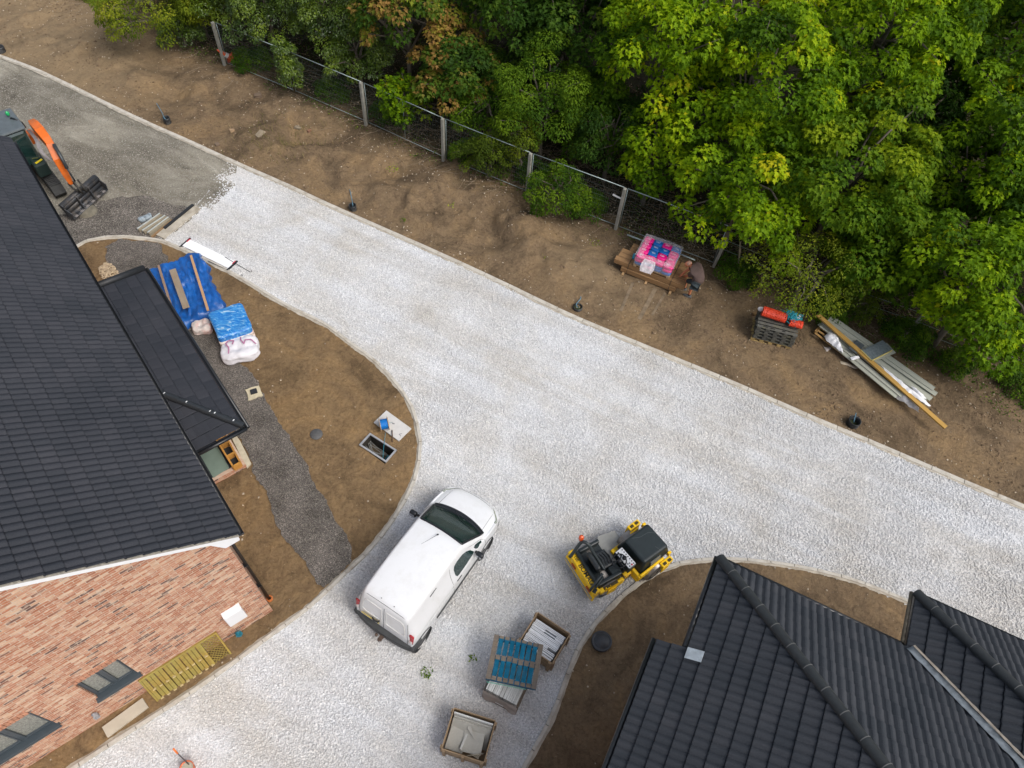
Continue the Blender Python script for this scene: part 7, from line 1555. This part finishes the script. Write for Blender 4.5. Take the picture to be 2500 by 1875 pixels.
pp.build("pallet_base", wood("orange_pallet", (.55, .33, .12), dark=.7), BP)
yp = plank((1996, 768), (2309, 1044), .15, .05, gB+.46, "very long yellow timber plank lying diagonally across the grey boards", wood("yellow_plank", (.60, .36, .085), dark=.75, gs=1.5), grp=None, z1=gB+.30)
def crump(name, pts, z, label, m, cat, seed, amp=.05, h=.12):
    ps2 = [P(x, y, gB+z) for x, y in pts]; c = sum(ps2, Vector())/len(ps2); ol = resample(ps2+[ps2[0]], .05); n_ = len(ol); vs = [c+Vector((0, 0, h))]; R2 = 9
    for r in range(1, R2+1):
        for p in ol: q = c.lerp(p, r/R2); e = r/R2; q.z += h*(1-e**3)+amp*noise.noise(Vector((q.x*7, q.y*7, seed)))*1.5+amp*.5*noise.noise(Vector((q.x*17, q.y*17, seed))); vs.append(q)
    f_ = [(0, 1+(i+1) % n_, 1+i) for i in range(n_)]+[(1+(r-1)*n_+i, 1+(r-1)*n_+(i+1) % n_, 1+r*n_+(i+1) % n_, 1+r*n_+i) for r in range(1, R2) for i in range(n_)]
    m_ = MB(); m_.smooth = True; m_.add(vs, f_); o = m_.build(name, m, recalc=False); return tag(o, label, cat, "plastic wrap on the board pile")
M_wp = mat("white_wrap", (.82, .82, .84), .35, var=.08, scale=7, bump=.7, bscale=14)
crump("plastic_wrap", [(2013, 820), (2025, 808), (2036, 812), (2046, 822), (2050, 840), (2060, 862), (2050, 856), (2030, 840), (2018, 832)], .26, "bunched white wrap with green print at the left of the board pile", M_wp, "plastic wrap", 1)
crump("plastic_wrap", [(2076, 872), (2098, 868), (2100, 874), (2080, 880)], .30, "short white roll lying across the boards in mid pile", M_wp, "plastic wrap", 2, .02, .05)
crump("plastic_wrap", [(2158, 935), (2175, 942), (2205, 962), (2240, 990), (2246, 1006), (2238, 1003), (2205, 982), (2170, 960)], .12, "torn clear film trailing along the lower edge of the board pile", mat("torn_film", (.62, .62, .62), .3, var=.3, scale=8, bump=.9, bscale=16, alpha=.8), "plastic wrap", 3)
crump("plastic_wrap", [(2150, 893), (2168, 905), (2200, 930), (2235, 962), (2275, 990), (2268, 992), (2225, 965), (2180, 928)], .36, "long white wrap alongside the yellow plank at the right of the pile", M_wp, "plastic wrap", 4, .03, .05)
crump("plastic_wrap", [(2222, 942), (2236, 948), (2242, 960), (2256, 966), (2262, 974), (2250, 972), (2236, 958)], .36, "crumpled white wrap by the right hand end of the grey boards", M_wp, "plastic wrap", 5, .03, .06)
g5 = G(2022, 852); crump("plastic_scrap", [(2010, 846), (2030, 847), (2028, 852), (2018, 860)], .0, "grey scrap of film on the soil below the white wrap", mat("grey_film", (.40, .36, .34), .4, var=.2, alpha=.85), "plastic scrap", 6, .02, .03)
crump("plastic_scrap", [(2052, 880), (2066, 884), (2082, 892), (2098, 898), (2090, 901), (2070, 893), (2052, 888)], .0, "twisted beige strip of film on the soil below the board pile", mat("beige_film", (.45, .38, .28), .5, var=.2), "plastic scrap", 7, .02, .03)
# galvanised box sections on the boards
a, rz, L = placed(P(2128, 878, gB+.45), P(2181, 851, gB+.45)); gvb = thing("metal_tray", "galvanised metal sheet tray lying on the grey boards beside the yellow plank", "metal tray", Vector((a.x, a.y, gB+.38)), rz)
M_zn = mat("zinc_sheet", (.33, .39, .42), .38, metal=.6, var=.25, scale=14); MB().box((L/2-.02, .20, .05), (L-.05, .42, .02)).build("sheet", M_zn, gvb); MB().box((L/2+.06, .10, .02), (L-.1, .42, .02), -.08).build("lower_sheet", M_gb, gvb)
MB().beam((-.02, -.03, .05), (L-.08, -.03, .05), .02, .07).beam((-.03, 0, .05), (-.03, .42, .05), .02, .07).build("edge_strip", mat("yellow_edge", (.62, .52, .18), .6), gvb)
MB().box((.0, .62, .0), (.50, .30, .02), .25).build("dark_sheet", mat("dark_zinc", (.12, .14, .15), .4, metal=.4, var=.3, scale=6), gvb)

# ============================================================ THE STOOPING MAN
def skinned(name, verts, edges, radii, m, parent, sub=2):
    me = bpy.data.meshes.new(name); me.from_pydata([tuple(v) for v in verts], edges, []); o = bpy.data.objects.new(name, me); SC.collection.objects.link(o)
    sk = o.modifiers.new("skin", 'SKIN'); sk.use_smooth_shade = True
    for i, r in enumerate(radii): me.skin_vertices[0].data[i].radius = (r, r) if not isinstance(r, tuple) else r
    me.skin_vertices[0].data[0].use_root = True; ss = o.modifiers.new("s", 'SUBSURF'); ss.levels = sub; ss.render_levels = sub
    dg = bpy.context.evaluated_depsgraph_get(); nm_ = bpy.data.meshes.new_from_object(o.evaluated_get(dg)); bpy.data.objects.remove(o)
    nm_.materials.clear(); nm_.materials.append(m); nm_.polygons.foreach_set("use_smooth", [True]*len(nm_.polygons)); o = bpy.data.objects.new(name, nm_); SC.collection.objects.link(o); o.parent = parent; return o
fz = gz(7.45, 15.9); ft = Vector((P(1674, 724, fz).x, P(1674, 724, fz).y, fz))
man = thing("person", "stooping man in brown T-shirt, dark shorts and grey shoes reaching onto the timber stack", "person", ft, 0)
pm = lambda px, py, z: P(px, py, z+fz)-ft
hip = pm(1699, 694, .92); chest = pm(1699, 658, 1.16); neck = pm(1690, 652, 1.18); head = pm(1681, 645, 1.14)
handR = pm(1671, 676, .55); handL = pm(1657, 678, .50)
side_ = Vector((.45, .85, 0)).normalized()  # his left-right axis (he faces the stack)
kneeN = pm(1687, 703, .48); ankN = pm(1682, 721, .08); kneeF = kneeN+Vector((-.12, .30, .02)); ankF = ankN+Vector((-.10, .30, 0)); hipN = hip-side_*.09; hipF = hip+side_*.11
shN = chest-side_*.20+Vector((-.03, 0, -.02)); shF = chest+side_*.19; elN = pm(1681, 672, .84); elF = shF.lerp(handL, .5)+Vector((-.04, .06, 0))
waist = pm(1706, 677, 1.08)
vs = [hip, waist, chest, neck, neck.lerp(head, .6), hipN, kneeN, ankN, hipF, kneeF, ankF, shN, elN, handR, shF, elF, handL]
M_skin = mat("sunned_skin", (.55, .20, .10), .5, var=.12, scale=8); M_shirt = mat("brown_tshirt", (.085, .055, .047), .9, var=.18, scale=5, bump=.4, bscale=12); M_short = mat("dark_shorts", (.03, .042, .048), .9, var=.2, scale=8); M_shoe = mat("grey_shoes", (.12, .125, .13), .7, var=.25, scale=20)
skinned("body", vs, [(0, 1), (1, 2), (2, 3), (3, 4), (0, 5), (5, 6), (6, 7), (0, 8), (8, 9), (9, 10), (2, 11), (11, 12), (12, 13), (2, 14), (14, 15), (15, 16)], [.07, .06, .09, .06, .055, .09, .062, .040, .09, .062, .040, .065, .050, .034, .065, .050, .034], M_skin, man)
def headmesh():
    m = MB(); fwd = (Vector((handL.x, handL.y, 0))-Vector((head.x, head.y, 0))).normalized(); fwd = (fwd*.75+Vector((0, 0, -.66))).normalized(); up = (Vector((0, 0, 1))-fwd*fwd.z).normalized(); sd = fwd.cross(up)
    def f(u, v):
        th = 2*math.pi*u; ph = math.pi*v; d = Vector((math.sin(ph)*math.cos(th), math.sin(ph)*math.sin(th), math.cos(ph))); x, y, z = d
        r = Vector((x*.108, y*.086, z*.130)); 
        if x > .3 and abs(y) < .3 and -.25 < z < .1: r.x += .022*(1-abs(y)/.3)         # nose
        if x > .4 and -.62 < z < -.45 and abs(y) < .3: r.x += .006                      # lips
        if x > .45 and .02 < z < .2 and .25 < abs(y) < .55: r.x -= .008                 # eye sockets
        if z < -.3: r.y *= .86; r.x *= .94
        return head+fwd*r.x+sd*r.y+up*r.z
    m.grid(f, 32, 22, closeu=True)
    for s in (-1, 1): m.tube([head+sd*(s*.074)+up*(.02)-fwd*.01, head+sd*(s*.092)-fwd*.02, head+sd*(s*.076)-up*.035-fwd*.01], [.010, .014, .008], 6)
    return m, fwd, up, sd
hm, hf, hu, hs_ = headmesh(); hm.build("head", M_skin, man)
hr = MB(); hr.grid(lambda u, v: head+(hf*math.cos(2*math.pi*u)*.112*math.sin(.3+v*1.1)+hs_*math.sin(2*math.pi*u)*.091*math.sin(.3+v*1.1))*1.0+hu*(.134*math.cos(.3+v*1.1))-hf*.018, 24, 6, closeu=True); hr.build("hair", mat("shaved_grey_hair", (.30, .17, .12), .7, var=.3, scale=30), man)
tsv = [pm(1704, 696, .90), waist, chest, neck.lerp(chest, .45), shN, shN.lerp(elN, .75), shF, shF.lerp(elF, .75)]
skinned("tshirt", tsv, [(0, 1), (1, 2), (2, 3), (2, 4), (4, 5), (2, 6), (6, 7)], [.20, .225, .22, .12, .14, .105, .14, .105], M_shirt, man)
skinned("shorts", [hip+Vector((0, 0, -.02)), hipN, hipN.lerp(kneeN, .92), hipF, hipF.lerp(kneeF, .92)], [(0, 1), (1, 2), (0, 3), (3, 4)], [.14, .115, .085, .115, .085], M_short, man)
for ank in (ankN, ankF):
    fd_ = Vector((-.75, .35, 0)).normalized(); sh = MB(); 
    def shf(u, v, ank=ank): th = 2*math.pi*u; x = -.09+.29*v; w2 = .048*(math.sin(math.pi*min(1, .12+v*.95))**.4); h2 = .07 if v < .45 else .07-.03*(v-.45)/.55; s2 = Vector((-fd_.y, fd_.x, 0)); c2 = ank+fd_*x; return Vector((c2.x, c2.y, .035))+s2*w2*math.cos(th)+Vector((0, 0, max(-.03, h2*math.sin(th))))
    sh.grid(shf, 16, 10, closeu=True); sh.build("shoe", M_shoe, man)
    MB().tube([ank+Vector((0, 0, .02)), ank.lerp(kneeN if ank is ankN else kneeF, .2)], [.042, .044], 10).build("sock", mat("dark_sock", (.02, .022, .025), .9), man)
for (hd, el_) in ((handR, elN), (handL, elF)):
    d = (hd-el_).normalized(); dwn = Vector((-.5, .1, -.55)).normalized(); s2 = d.cross(Vector((0, 0, 1))).normalized(); palm = hd+d*.05
    vv = [hd-d*.02, hd+d*.03, palm]; ee = [(0, 1), (1, 2)]; rd = [.024, .030, .028]
    for k, (o_, ln_) in enumerate(((-.030, .070), (-.010, .082), (.010, .076), (.030, .060))):
        b0 = len(vv); vv += [palm+s2*o_+d*.02, palm+s2*o_*1.15+d*(.02+ln_*.5)+Vector((0, 0, -.012)), palm+s2*o_*1.2+d*(.02+ln_*.8)+Vector((0, 0, -.035))]; ee += [(2, b0), (b0, b0+1), (b0+1, b0+2)]; rd += [.010, .009, .0075]
    b0 = len(vv); vv += [hd+d*.03-s2*.035, hd+d*.065-s2*.055+Vector((0, 0, -.02))]; ee += [(1, b0), (b0, b0+1)]; rd += [.012, .009]
    skinned("hand", vv, ee, rd, M_skin, man, 1)
